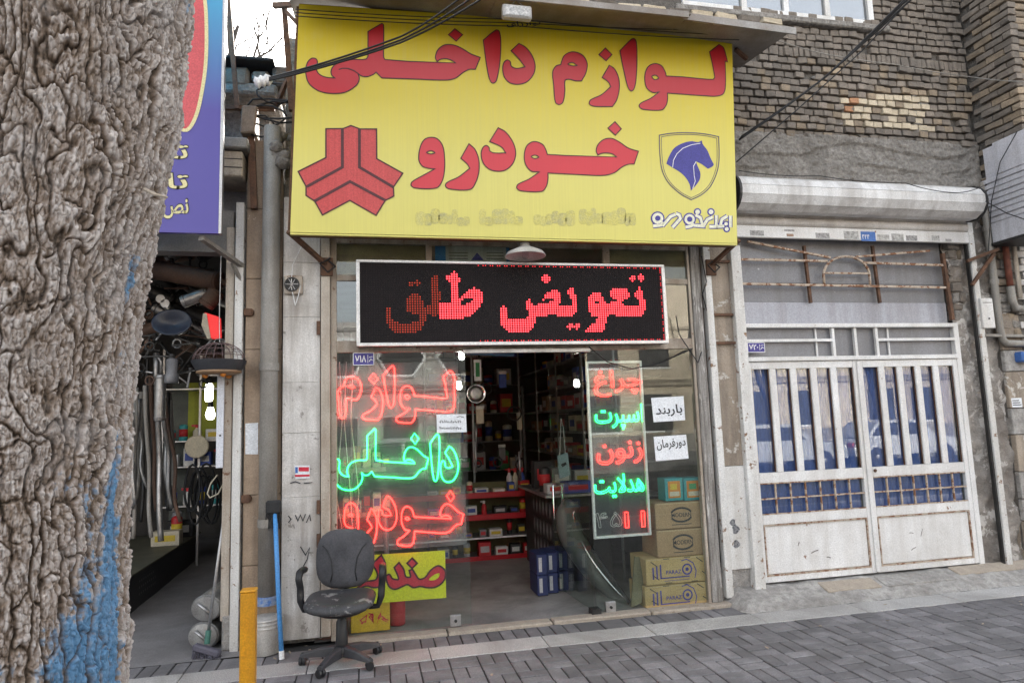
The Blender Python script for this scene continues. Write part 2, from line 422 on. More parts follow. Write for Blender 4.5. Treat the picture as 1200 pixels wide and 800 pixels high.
def tile_tf(cx, cy, rot):
    z = -.025 + rp.uniform(-.004, .002)
    return Matrix.Translation((cx + rp.uniform(-.0015, .0015), cy + rp.uniform(-.0015, .0015), z)) @ Matrix.Rotation(rp.uniform(-.012, .012), 4, 'Y') @ Matrix.Rotation(rp.uniform(-.012, .012), 4, 'X') @ Matrix.Rotation((math.pi / 2 if rot else 0) + rp.uniform(-.012, .012), 4, 'Z')
seen = []
for c in cells:
    q = pix(Vector((c[0], c[1], 0)))
    vis = 120 < q[0] < 1215 and 0 < q[1] < 808 and q[2] > 0
    seen.append((q[2] if vis else 1e3 + q[2], c))
seen.sort(key=lambda a: a[0])
rest = MB(); cnt = 0
nrow = sum(1 for c in rowp if -1.9 < c[0])
for d, c in seen:
    T = tile_tf(*c)
    if d < 1e3 and cnt < 298 - nrow:
        o = bpy.data.objects.new('paver', pm_me); COL.objects.link(o); o.matrix_world = T; o.parent = pav; cnt += 1
    else:
        rest.add([T @ Vector(v) for v in pm.v], pm.f)
for (cx, w) in rowp:
    T = tile_tf(cx, (Y_STRIP1 + Y_TH) / 2 - .002, 1) @ Matrix.Diagonal((1.15, 1.0 if w < .15 else 2.06, 1, 1))
    if cx > -1.9:
        o = bpy.data.objects.new('paver', pm_me); COL.objects.link(o); o.matrix_world = T; o.parent = pav
    else: rest.add([T @ Vector(v) for v in pm.v], pm.f)
ro = rest.build('paver_field', M['paver'], pav); ro['kind'] = 'stuff'
x = -5.9
while x < 11:
    w = rp.uniform(.82, .98); m = MB(); m.box(x, x + w - .006, Y_STRIP0, Y_STRIP1 - .006, -.04, rp.uniform(.0, .004), .004)
    m.build('strip_slab', M['strip'], pav); x += w

# apron of rough cement before the gate, with stone slabs let into it
def rough_sheet(mb, x0, x1, y0, y1, zf, nx, ny, amp, sc, seed=0):
    k = len(mb.v)
    for j in range(ny + 1):
        for i in range(nx + 1):
            x = x0 + (x1 - x0) * i / nx; y = y0 + (y1 - y0) * j / ny
            mb.v.append((x, y, zf(x, y) + amp * mnoise.fractal(Vector((x * sc + seed, y * sc, seed)), 1.0, 2.0, 4)))
    for j in range(ny):
        for i in range(nx):
            a = k + j * (nx + 1) + i; mb.f.append((a, a + 1, a + nx + 2, a + nx + 1))
m = MB()
def apz(x, y):
    e = min(1, max(0, (y + .39) / .36)); e = e ** .7
    s_ = min(1, max(0, (x - 2.98) / .16))
    return -.05 + (.05 + .115) * e * s_
rough_sheet(m, 2.95, 9.5, -.36 - .04, .3, apz, 260, 34, .016, 6, 3)
struct(smooth_angle(m.build('cement_apron', M['rubble']), 60))
apron = bpy.data.objects['cement_apron']
for (xa, xb, ya, yb) in ((3.95, 4.5, -.2, -.04), (5.4, 6.3, -.14, .0), (4.55, 5.3, -.2, -.03)):
    tl = Vector((0, 1, .30)).normalized(); zc_ = apz((xa + xb) / 2, (ya + yb) / 2)
    m = MB(); m.obox(((xa + xb) / 2, (ya + yb) / 2, zc_ - .008), (1, 0, 0), tl, Vector((1, 0, 0)).cross(tl), ((xb - xa) / 2, (yb - ya) / 2, .018), .006)
    m.build('stone_slab', M['sand'] if xa != 4.55 else M['rubble'], apron)

# ------------------------------------------------------------------ main shop building
FZ = .012                                            # shop floor level
bld = thing('shop_building', (1.4, 0, 0), 'shop building with the yellow sign, its masonry piers and dark room behind glass', 'building')
XL, XR = P(376, 520).x, P(838, 600).x
XPL = P(331, 520).x
def part(name, mat, parent, *b, ch=0.0):
    m = MB(); m.box(*b, ch); return m.build(name, mat, parent)
m = MB(); rough_sheet(m, XL - .05, XR + .1, -.005, 5.6, lambda x, y: FZ, 40, 60, .004, 2, 5); fl = m.build('floor', M['floor'], bld); smooth_angle(fl)
for i in range(4):
    xa = XL + .12 + i * .86; xb = xa + .85
    m = MB(); m.box(xa, xb, Y_TH + .005, .015, -.03, FZ + .008 + rp.uniform(-.003, .003), .01)
    for k, v in enumerate(m.v): m.v[k] = (v[0], v[1] + .012 * mnoise.noise(Vector((v[0] * 9, k, 0))), v[2] + .006 * mnoise.noise(Vector((v[0] * 7, 3, k))))
    m.build('threshold_stone', M['sand'], bld)
part('wall', M['blackness'], bld, XL - .4, XL - .02, .2, 5.7, 0, 3.6)
part('wall', M['blackness'], bld, XR + .06, XR + .3, .2, 5.7, 0, 3.6)
part('wall', M['blackness'], bld, XL - .4, XR + .3, 5.7, 5.9, 0, 3.6)
part('ceiling', mk('ceiling_plaster', (.2, .19, .18), (.14, .13, .12), 3, .9), bld, XL - .4, XR + .3, .12, 5.9, 3.3, 3.5)
part('lintel', M['cement'], bld, XPL, P(860, 400).x, .06, .3, 3.28, 5.0)
# left pier: whitewashed panels in courses, stone tiles, posts
zs = [0.05, .52, 1.12, 1.62, 2.02, 2.55, 3.0, 3.55]
for a, b in zip(zs[:-1], zs[1:]):
    part('wall_panel', M['whitewall'], bld, XPL, XL - .004, -.02 + rp.uniform(-.004, .004), .25, a + .0008, b - .0008, ch=.0015)
xs0, xs1 = P(285, 520).x, P(329, 520).x
z = .02
while z < 3.7:
    h = rp.uniform(.52, .6); part('stone_tile', M['tile'], bld, xs0, xs1, .03 + rp.uniform(-.003, .003), .3, z, z + h - .004, ch=.003); z += h
part('pier_core', M['cement'], bld, xs0 - .02, XL, .08, .45, 0, 3.7)
part('post', M['beige_post'], bld, P(376.5, 520).x, P(387.5, 520).x, -.055, .05, .06, 3.35, ch=.004)
for py in (385, 593, 632):                       # hinges on the post
    part('hinge', M['rust'], bld, P(371.5, py).x, P(375.8, py).x, -.05, -.03, P(374, py + 8).z, P(374, py - 8).z, ch=.003)
# right pier
xg0, xg1 = P(851, 600).x, P(875, 600).x
xt0, xt1 = P(826.5, 600).x, P(838, 600).x
part('weathered_post', M['wood'], bld, xt0, xt1, -.035, .06, .02, 3.35, ch=.006)
part('post', M['white_paint'], bld, P(842, 600).x, P(850, 600).x, -.05, .02, .05, 3.3, ch=.003)
zsp = P(865, 545).z
part('plaster_panel', M['plaster'], bld, P(850, 600).x, xg1, .0, .25, zsp, 3.6)
part('sheet_panel', M['white_paint'], bld, P(850, 600).x + .003, xg1 - .002, -.012, .0, .28, zsp - .004)
m = MB(); m.box(P(838, 600).x, xg1, .02, .25, 0, .3); m.build('pier_base', M['rubble'], bld)
for py in (307, 369, 402):
    z = P(845, py).z; part('tie_bar', M['rust'], bld, P(833, py).x - .01, P(864, py).x, -.03, -.003, z - .012, z + .012)
# graffiti smudges on the sheet panel
sm = mk('spray_smudge', (.05, .05, .06), (.3, .3, .31), 60, .8)
m = MB()
for (px, py, r_) in ((859, 612, 4), (862, 620, 5), (863, 637, 4.5)):
    c = P(px, py, -.0135); m.poly([[c + Vector((math.cos(a) * r_ * .007 * (1 + .3 * math.sin(3 * a + px)), 0, math.sin(a) * r_ * .008)) for a in [k * .5236 for k in range(12)]]])
m.build('spray_mark', sm, bld)
# written scribbles on the left panel
m = MB()
def scrib(mb, pts, Y, w=.006):
    mb.ribbon([P(x, y, Y) for x, y in pts], w, (0, -1, 0), closed=False)
for s_ in ([(338, 604), (341, 608), (338, 612)], [(346, 603), (349, 610), (352, 603), (355, 610), (358, 602)], [(359, 612), (363, 603), (364, 610)], [(352, 640), (358, 650), (363, 641), (360, 655), (355, 664)], [(340, 566), (346, 564), (352, 566)], [(356, 566), (366, 565)]):
    scrib(m, s_, -.0275, .008)
m.build('scribble', M['ink'], bld)

# shop front frame and panes
sf = thing('glass_storefront', (1.4, 0, FZ), 'glazed shop front in chipped cream steel frame, its glass door standing open inwards', 'shop front')
xa, xb = P(389, 520).x, P(395, 520).x
def post(x0, x1, z0, z1, mat='cream_paint', y0=-.02, y1=.04, parent=sf, name='frame_post'):
    return part(name, M[mat], parent, x0, x1, y0, y1, z0, z1, ch=.003)
ZT, ZM, ZB0, ZB1 = P(600, 287).z, P(600, 328).z, P(600, 411).z, P(600, 398).z
post(xa - .008, xb, FZ, ZT + .06)
post(P(819, 540).x, xt0 - .004, FZ, ZT + .06)
for x0, x1 in ((499, 506), (706, 714)): post(P(x0, 310).x, P(x1, 310).x, ZB1, ZT)
for za, zb in ((ZT - .02, ZT + .06), (ZM - .025, ZM + .025), (ZB0, ZB1)):
    post(xb, P(819, 540).x, za, zb, y0=-.015, y1=.035, name='frame_rail')
XI0, XI1 = xb, P(819, 540).x
for k, (x0, x1) in enumerate(((394, 499), (506, 706), (714, 818))):
    u0 = XI0 if k == 0 else P(x0, 310).x; u1 = XI1 if k == 2 else P(x1, 310).x
    part('transom_pane', M['glass'], sf, u0, u1, .0, .006, ZM + .026, ZT - .021)
    part('transom_pane', M['glass_gate'], sf, u0, u1, .0, .006, ZB1 + .001, ZM - .026)
    part('backing_board', mk('stained_board', (.30, .22, .12), (.17, .12, .07), 3, .8, stain=.6), sf, u0, u1, .03, .045, ZM + .03, ZT - .02) if k != 1 else None
x1 = P(549, 580).x
pane = part('fixed_pane', M['glass'], sf, XI0 - .002, x1, .0, .008, FZ + .02, ZB0 - .002)
xr0 = P(693, 580).x
part('fixed_pane', M['glass'], sf, xr0, XI1, .0, .008, FZ + .03, ZB0 - .002)
for (px, py) in ((534, 727), (716, 711)):
    c = P(px, py, -.012); part('glass_clamp', M['steel'], sf, c.x - .045, c.x + .045, -.012, .022, c.z - .045, c.z + .045, ch=.004)
    m = MB(); m.lathe([(.012, 0), (.012, .012), (.007, .014)], 10, Matrix.Translation((c.x, -.012, c.z)) @ Matrix.Rotation(R(90), 4, 'X')); m.build('lock_cylinder', M['dark_metal'], sf)
# sliding track under the LED board
m = MB(); m.box(P(541, 408).x, P(690, 408).x, -.05, -.02, ZB0 - .022, ZB0 + .016, .004)
m.build('track', M['steel'], sf)
# opened glass leaf
hx = P(690, 580).x
leaf = MB(); A = Vector((hx, .02, FZ + .03)); Bv = Vector((P(650, 600, .9).x, .92, FZ + .03))
dv = (Bv - A); nv = Vector((-dv.y, dv.x, 0)).normalized()
leaf.obox((A + Bv) / 2 + Vector((0, 0, 1.1)), dv.normalized(), nv, (0, 0, 1), (dv.length / 2, .005, 1.1)); dl = leaf.build('door_leaf', M['glass'], sf)
hb = A + dv * .86
m = MB()
for sgn in (-1, 1):
    q = hb + nv * sgn * .045
    m.tube([hb + Vector((0, 0, .66)), q + Vector((0, 0, .66)), q + Vector((0, 0, .98)), hb + Vector((0, 0, .98))], .011, 8)
smooth_angle(m.build('door_handle', M['chrome'], dl), 50)
part('bottom_rail', M['dark_metal'], dl, A.x - .03, A.x + .05, -.04, .06, FZ - .01, FZ + .05)
m = MB(); m.obox(Bv + Vector((0, 0, .05)) - dv.normalized() * .06, dv.normalized(), nv, (0, 0, 1), (.06, .014, .05), .003); m.build('patch_fitting', M['steel'], dl)
# ------------------------------------------------------------------ brick building over the gate
M['brick'] = mk('old_brick', (.24, .205, .172), (.165, .14, .118), 14, .95, bump=.8, bsc=60, bd=.008, rv=.24, stain=.5, dirt=(.12, .11, .10))
M['brick_tan'] = mk('tan_brick', (.31, .245, .175), (.215, .17, .125), 14, .95, bump=.7, bsc=60, bd=.008, rv=.25, stain=.5, dirt=(.15, .13, .11))
M['brick_cream'] = mk('cream_brick', (.56, .48, .36), (.46, .39, .29), 14, .9, bump=.4, bsc=60, bd=.005, rv=.12)
M['brick_orange'] = mk('orange_brick', (.46, .24, .13), (.40, .21, .12), 14, .9, bump=.4, bsc=60, rv=.1)
M['brick_white'] = mk('whitewashed_brick', (.62, .60, .58), (.50, .48, .46), 10, .85, bump=.5, bsc=50, bd=.006, rv=.08, streak=.4, dirt=(.3, .28, .26))
M['mortar'] = mk('dark_mortar', (.165, .15, .135), (.105, .096, .087), 25, .98, bump=1., bsc=60, bd=.02)

def brick_meshes(L, Hh, Dp, mats, n=5, seed=1, jag=.006):
    "a few worn bricks; the front face is -Y"
    rr = random.Random(seed); out = {}
    for key in mats:
        lst = []
        for k in range(n):
            mb = MB(); mb.obox((0, 0, 0), (1, 0, 0), (0, 1, 0), (0, 0, 1), (L / 2, Dp / 2, Hh / 2), min(L, Hh) * .075)
            mb.v = [(x + rr.uniform(-jag, jag), y + rr.uniform(-jag, jag), z + rr.uniform(-jag, jag)) for x, y, z in mb.v]
            me = bpy.data.meshes.new('brick'); me.from_pydata(mb.v, [], mb.f); me.materials.append(M[key]); lst.append((me, mb))
        out[key] = lst
    return out

gb = thing('brick_building', (4.8, .1, 0), 'old brown brick building with patched cream bricks above the white gate', 'building')
XG1 = 6.34
ZLT, ZLB = P(1000, 168).z, P(1000, 206).z
part('wall_core', M['mortar'], gb, .9, XG1 + .0, .03, .4, ZLT - .02, 7.2)
part('wall_core', M['cement'], gb, P(862, 500).x + .1, 9, .62, .8, 0, ZLT - .02)
# concrete lintel
m = MB(); nx, nz = 260, 44
for j in range(nz + 1):
    for i in range(nx + 1):
        x = 3.3 + (XG1 - 3.3) * i / nx; z_ = ZLB - .12 + (ZLT + .05 - ZLB + .12) * j / nz
        m.v.append((x, -.02 - .02 * mnoise.fractal(Vector((x * 6, z_ * 9, 1)), .6, 2, 7) - .022 * (mnoise.noise(Vector((x * .8, z_ * 7, 5))) > .1), z_))
for j in range(nz):
    for i in range(nx): a = j * (nx + 1) + i; m.f.append((a, a + 1, a + nx + 2, a + nx + 1))
m.build('lintel', M['cement'], gb, smooth=True)
part('lintel_core', M['cement'], gb, 3.3, XG1, .02, .4, ZLB - .1, ZLT - .02)
# the bricks
bm_ = brick_meshes(.098, .058, .10, ['brick', 'brick_tan', 'brick_cream', 'brick_orange'], 6, 4, .0035)
soldier = brick_meshes(.05, .10, .10, ['brick', 'brick_cream', 'brick_tan'], 4, 9, .004)
br = random.Random(11); brest = MB(); nb = 0
wz0 = P(940, 24).z                                    # window sill height
wx1 = P(1022, 12).x
course = .0775; row = 0; z = ZLT + .06
patches = [((955, 1080), (33, 52)), ((988, 1093), (112, 151)), ((985, 1078), (63, 74))]
while z < 6.9:
    sold = abs(pix(Vector((4.9, 0, z)))[1] - 69) < 5.0
    pitch_ = .055 if sold else .106
    x = 3.1 + (row % 2) * .05 + br.uniform(-.02, .02)
    if z > wz0 + .05: x = max(x, wx1 + .06)
    hcur = .11 if sold else course
    while x < XG1 - .04:
        q = pix(Vector((x, 0, z)))
        if 845 < q[0] < 1160 and -14 < q[1] < 200:
            key = 'brick' if br.random() < .72 else 'brick_tan'
            for (a, b), (c, d) in patches:
                if a < q[0] < b and c < q[1] < d and br.random() < .82: key = 'brick_cream'
            if q[0] > 984 and q[0] < 1003 and 118 < q[1] < 140 and br.random() < .7: key = 'brick_orange'
            if sold and key == 'brick_orange': key = 'brick'
            me, mb = br.choice((soldier if sold else bm_)[key])
            yy = .035 + br.uniform(-.012, .014) + .02 * mnoise.noise(Vector((x * 2, z * 2, 4)))
            sag = .012 * mnoise.noise(Vector((x * 1.3, z * 1.1, 2)))
            T = Matrix.Translation((x + br.uniform(-.006, .006), yy, z + sag + (hcur - course) / 2)) @ Matrix.Rotation(br.uniform(-.05, .05), 4, 'Y') @ Matrix.Rotation(br.uniform(-.06, .06), 4, 'Z')
            if br.random() > .015:
                if nb < 298:
                    o = bpy.data.objects.new('brick', me); COL.objects.link(o); o.matrix_world = Matrix.Translation(-gb.location) @ T; o.parent = gb; nb += 1
                else: brest.add([T @ Vector(v) for v in mb.v], mb.f)
        x += pitch_ * br.uniform(.93, 1.12)
    z += hcur * br.uniform(.96, 1.05); row += 1
if brest.v:
    o = brest.build('brick_field', M['brick'], gb); o['kind'] = 'stuff'
# mortar smears bulging from the joints and hollow crumbled patches
m = MB()
for i in range(40):
    px, py = br.uniform(870, 1125), br.uniform(30, 160); c = P(px, py, .0); r_ = br.uniform(.02, .06)
    prof = [(0, -.03), (r_, -.012), (r_ * .8, .004), (0, .012)]
    mm = MB(); mm.lathe(prof, 9, Matrix.Translation(c + Vector((0, .01, 0))) @ Matrix.Rotation(R(90), 4, 'X') @ Matrix.Diagonal((1.4, .6, .6, 1)))
    m.add([(v[0] + .01 * mnoise.noise(Vector(v) * 30), v[1], v[2] + .012 * mnoise.noise(Vector(v) * 25 + Vector((5, 0, 0)))) for v in mm.v], mm.f)
m.build('mortar_smear', M['cement'], gb, smooth=True)['kind'] = 'stuff'
# upper window
wx0 = P(800, 5).x
wn = part('window', M['white_clean'], gb, wx0, wx1, -.01, .05, wz0 + .01, wz0 + .075, ch=.004)
for px in (872, 921, 969):
    c = P(px, 8).x; part('window_post', M['white_clean'], wn, c - .028, c + .028, -.008, .045, wz0 + .076, 6.9)
part('window_post', M['white_clean'], wn, wx1 - .06, wx1 + .002, -.012, .045, wz0 + .076, 6.9)
part('window_pane', glassmat('sky_glass', (.6, .66, .72), .1, 1.8, (.7, .72, .75), boost=.25), wn, wx0, wx1 - .06, .018, .024, wz0 + .07, 6.9)
part('blind', M['white_print'], wn, wx0, wx1 - .06, .2, .22, wz0 + .05, 6.9)
part('sill', M['cement'], gb, wx0 - .1, wx1 + .15, -.06, .08, wz0 - .06, wz0 + .006, ch=.012)

# gate jamb of rough plaster on the right, behind the guide rail
def rough_wall(x0, x1, z0, z1, y, amp, sc, mat, parent, name, nx=30, nz=90, seed=0):
    mb = MB()
    for j in range(nz + 1):
        for i in range(nx + 1):
            x = x0 + (x1 - x0) * i / nx; z_ = z0 + (z1 - z0) * j / nz
            mb.v.append((x, y - amp * (mnoise.fractal(Vector((x * sc + seed, z_ * sc, seed)), 1, 2, 5)), z_))
    for j in range(nz):
        for i in range(nx): a = j * (nx + 1) + i; mb.f.append((a, a + 1, a + nx + 2, a + nx + 1))
    return mb.build(name, mat, parent, smooth=True)
XGR = P(1142, 600).x
rough_wall(XGR + .03, 6.6, .03, ZLB, .045, .06, 5, mk('crumbling_jamb', (.38, .35, .32), (.22, .2, .18), 4, .95, bump=1., bsc=18, bd=.03, chip=.4, chipcol=(.5, .47, .44), csc=7, stain=.6, dirt=(.14, .11, .09)), gb, 'gate_jamb', 24, 120, 2)

# ------------------------------------------------------------------ white double gate
XG0 = P(887, 600).x
gate = thing('metal_gate', ((XG0 + XGR) / 2, .05, .12), 'white double metal gate with slotted windows over blue curtains', 'gate')
XC = P(1015, 530).x
M['bandpanel'] = mk('lilac_sheet', (.40, .405, .45), (.35, .355, .40), 2, .45, .1, streak=.35)
GZ0, GZP0, GZP1 = P(1015, 672).z, P(1015, 669).z, P(1015, 606).z
GZG0, GZG1, GZS0, GZS1, GZT = P(1015, 595).z, P(1015, 559).z, P(1015, 547.5).z, P(1015, 430).z, P(1015, 422).z
part('gate_post', M['white_paint'], gate, P(875, 600).x, XG0, -.06, .06, .1, P(880, 290).z, ch=.004)
part('gate_post', M['white_clean'], gate, XGR, XGR + .06, -.0, .06, .12, P(1120, 378).z, ch=.004)
W = M['white_clean']
for li, (a, b) in enumerate(((XG0 + .006, XC - .003), (XC + .003, XGR - .004))):
    lf = part('gate_leaf', W, gate, a, a + .05, .0, .045, GZ0, GZT, ch=.004)
    part('leaf_stile', W, lf, b - .05, b, .0, .045, GZ0, GZT, ch=.004)
    a2, b2 = a + .051, b - .051
    part('leaf_rail', W, lf, a2, b2, .002, .043, GZS1, GZT, ch=.003)
    part('leaf_rail', W, lf, a2, b2, .002, .043, GZG1, GZS0, ch=.003)
    part('leaf_rail', W, lf, a2, b2, .002, .043, GZP1, GZG0, ch=.003)
    part('leaf_rail', W, lf, a2, b2, .002, .043, GZ0, GZP0 + .03, ch=.003)
    kp = part('kick_panel', W, lf, a2 + .012, b2 - .012, .012, .03, GZP0 + .045, GZP1 - .015, ch=.006)
    for (u0, u1, w0, w1) in ((a2 + .001, a2 + .013, GZP0 + .03, GZP1 - .001), (b2 - .013, b2 - .001, GZP0 + .03, GZP1 - .001), (a2 + .013, b2 - .013, GZP0 + .031, GZP0 + .044), (a2 + .013, b2 - .013, GZP1 - .014, GZP1 - .001)):
        part('panel_edge', M['rustbar'], lf, u0, u1, -.001, .02, w0, w1)
    sk = random.Random(60 + li); scm = mk('scuff_%d' % li, (.10, .09, .085), (.35, .33, .31), 50, .8)
    for k in range(3):
        sx, sz_ = sk.uniform(a2 + .1, b2 - .2), sk.uniform(GZP0 + .1, GZP1 - .08); L_ = sk.uniform(.015, .09); an = sk.uniform(-.5, .5) if k else 1.2
        mm = MB(); mm.ribbon([(sx, .0105, sz_), (sx + L_ * .5 * math.cos(an), .0105, sz_ + L_ * .5 * math.sin(an) + .004), (sx + L_ * math.cos(an), .0105, sz_ + L_ * math.sin(an))], sk.uniform(.004, .011), (0, -1, 0), closed=False); mm.build('scuff_mark', scm, kp)
    n = 5; pitch_ = (b2 - a2) / n
    for k in range(n + 1):
        if 0 < k < n:
            c = a2 + k * pitch_; part('window_bar', W, lf, c - .034, c + .034, -.002, .04, GZS0, GZS1, ch=.006)
    for k in range(n):
        u0 = a2 + k * pitch_ + (.034 if k else 0); u1 = a2 + (k + 1) * pitch_ - (.034 if k < n - 1 else 0)
        part('window_pane', M['glass_gate'], lf, u0, u1, .03, .035, GZS0, GZS1)
        for e in (u0, u1 - .008): part('glazing_bead', M['rust'], lf, e, e + .008, .016, .029, GZS0 + .002, GZS1 - .002)
    part('window_pane', M['glass_gate'], lf, a2, b2, .032, .037, GZG0, GZG1)
    for k in range(1, 7):
        c = a2 + (b2 - a2) * k / 7; part('grid_bar', M['rustbar'], lf, c - .007, c + .007, .004, .018, GZG0, GZG1)
    c = (GZG0 + GZG1) / 2; part('grid_bar', M['rustbar'], lf, a2, b2, .0, .014, c - .007, c + .007)
    for e in (GZG0, GZG1 - .01): part('grid_bar', M['rustbar'], lf, a2, b2, -.001, .012, e, e + .01)
    # curtain, gathered sheet behind the glass
    mb = MB(); nx = 120
    for j in range(3):
        for i in range(nx + 1):
            u = a2 + (b2 - a2) * i / nx; mb.v.append((u, .054 + .006 * math.sin(i * .9 + j) + .004 * math.sin(i * .37), GZG0 - .05 + (GZS1 + .1 - GZG0) * j / 2))
    for j in range(2):
        for i in range(nx): q = j * (nx + 1) + i; mb.f.append((q, q + 1, q + nx + 2, q + nx + 1))
    mb.build('curtain', M['curtain'], lf, smooth=True)
part('meeting_strip', W, gate, XC - .018, XC + .018, -.014, -.001, GZ0 + .01, GZT - .01, ch=.004)
c = P(1024, 551); m = MB(); m.lathe([(.016, 0), (.016, .01), (.008, .014)], 10, Matrix.Translation((c.x, -.014, c.z)) @ Matrix.Rotation(R(90), 4, 'X')); m.build('lock_cylinder', M['rust'], gate)
# transom grid over the leaves
ZX0, ZX1 = P(1000, 418).z, P(1000, 379).z
part('transom_rail', W, gate, XG0, XGR, -.02, .05, GZT + .004, ZX0 + .01, ch=.005)
part('transom_rail', W, gate, XG0, XGR, -.02, .05, ZX1 - .04, ZX1, ch=.005)
part('transom_panel', M['greypanel'], gate, XG0, XGR, .05, .06, ZX0, ZX1)
zm = P(1000, 398).z; v1, v2, v3 = P(977, 398).x, P(1003, 398).x, P(1028, 398).x
for v in (v1, v2, v3): part('transom_bar', W, gate, v - .014, v + .014, .0, .028, ZX0 + .01, ZX1 - .04)
part('transom_bar', W, gate, XG0, v1 - .014, .0, .026, zm - .013, zm + .013); part('transom_bar', W, gate, v3 + .014, XGR, .0, .026, zm - .013, zm + .013)
for px in (959, 1044): v = P(px, 398).x; part('transom_bar', W, gate, v - .008, v + .008, .03, .045, ZX0 + .01, ZX1 - .04)
# grey sheets above with rusty ornament bars
ZU = P(1000, 288).z
zb = P(1000, 353).z
for k, (z0, z1, mt) in enumerate(((ZX1, zb, 'bandpanel'), (zb + .003, P(1000, 331).z, 'greypanel'), (P(1000, 331).z + .003, P(1000, 306).z, 'greypanel'), (P(1000, 306).z + .003, ZU + .1, 'greypanel'))):
    part('sheet_panel', M[mt], gate, XG0 - .02, P(1112, 330).x, .07 + .006 * (k % 2), .085, z0, z1)
B = M['rustbar']
def rb(name, a, b, w=.022, mat=B, Y=.0): m = MB(); m.bar(P(*a, Y), P(*b, Y), w); return m.build(name, mat, gate)
rb('ornament_bar', (866, 304), (969, 306)); rb('ornament_bar', (1012, 308), (1108, 311)); rb('ornament_bar', (866, 332.5), (1108, 337))
rb('ornament_bar', (876, 283), (973, 302), .02); rb('ornament_bar', (1003, 301), (1089, 294), .02)
rb('ornament_bar', (967, 320), (1017, 320.5), .018)
m = MB(); m.tube([P(966, 334)] + [P(992 - 27 * math.cos(a), 322 - 23 * math.sin(a) + 2 * math.sin(a / 2)) for a in [k * math.pi / 14 for k in range(15)]] + [P(1020, 336)], .013, 8); m.build('ornament_arch', B, gate, smooth=True)
rb('support_bar', (942, 288), (950, 355), .026, M['rust'], .03); rb('support_bar', (1022, 288), (1031, 355), .026, M['rust'], .03)
rb('side_bar', (1104, 297), (1116, 375), .035, M['rust'], .0)

# roller shutter: curtain slats, bottom bar with stickers, drum cover
rs = thing('roller_shutter', (4.7, -.1, ZU), 'rolled up white metal shutter in long faceted drum cover above the gate', 'shutter')
SX0, SX1 = P(858, 278).x, P(1127, 280).x
z0, z1 = P(1000, 284).z, P(1000, 271).z
part('bottom_bar', M['white_clean'], rs, SX0, SX1, -.085, -.045, z0, z1, ch=.004)
z = z1 + .003
while z < z1 + .38:
    mb = MB(); prof = [(-.06, 0), (-.085, .012), (-.095, .04), (-.09, .075), (-.065, .09)]
    for (y, dz) in prof: mb.v += [(SX0, y, z + dz), (SX1, y, z + dz)]
    for i in range(4): mb.f.append((2 * i, 2 * i + 1, 2 * i + 3, 2 * i + 2))
    smooth_angle(mb.build('slat', mk('aged_white_slat', (.60, .57, .54), (.46, .43, .40), 4, .5, streak=.4, dirt=(.25, .2, .16)) if z < z1 + .01 else bpy.data.materials['aged_white_slat'], rs), 60); z += .092
cy, cz, rr_ = -.17, P(1000, 229, -.28).z, .168
DX0, DX1 = P(866, 228, -.3).x, P(1152, 232, -.3).x
nf = 12; mb = MB()
dm = mk('drum_white', (.74, .735, .73), (.60, .59, .58), 3, .45, .0, streak=.5, dirt=(.25, .22, .2), chip=.24, chipcol=(.25, .2, .17), csc=8)
for k in range(nf):
    a0, a1 = 2 * math.pi * (k + .5) / nf, 2 * math.pi * (k + 1.5) / nf
    pts = [(cy - rr_ * 1.05 * math.cos(a), cz + rr_ * math.sin(a)) for a in (a0, a1)]
    mb = MB(); ins = .006
    pa_, pb_ = Vector(pts[0]), Vector(pts[1]); pts = [tuple(pa_.lerp(pb_, .018)), tuple(pa_.lerp(pb_, .982))]; q = [(DX0, *pts[0]), (DX1, *pts[0]), (DX1, *pts[1]), (DX0, *pts[1])]
    cen = Vector((0, cy, cz)); vin = [Vector((p[0], cy + (p[1] - cy) * .96, cz + (p[2] - cz) * .96)) for p in q]
    mb.add([Vector(p) for p in q] + vin, [(0, 1, 2, 3), (0, 4, 5, 1), (2, 6, 7, 3), (0, 3, 7, 4), (1, 5, 6, 2)])
    mb.v = [(v[0], v[1] + .002 * (k % 2), v[2]) for v in mb.v]
    mb.build('drum_facet', dm, rs)
for xx, s_ in ((DX0, 1), (DX1, -1)):
    mb = MB(); mb.poly([[(xx + s_ * .004, cy - rr_ * math.cos(2 * math.pi * (k + .5) / nf), cz + rr_ * .97 * math.sin(2 * math.pi * (k + .5) / nf)) for k in range(nf)]]); mb.build('drum_end', M['dark_metal'], rs)
    mb = MB(); mb.lathe([(rr_ * 1.01, -.012), (rr_ * 1.06, -.012), (rr_ * 1.06, .012), (rr_ * 1.01, .012)], 24, Matrix.Translation((xx, cy, cz)) @ Matrix.Rotation(R(90), 4, 'Y')); mb.build('drum_rim', M['dark_metal'], rs)
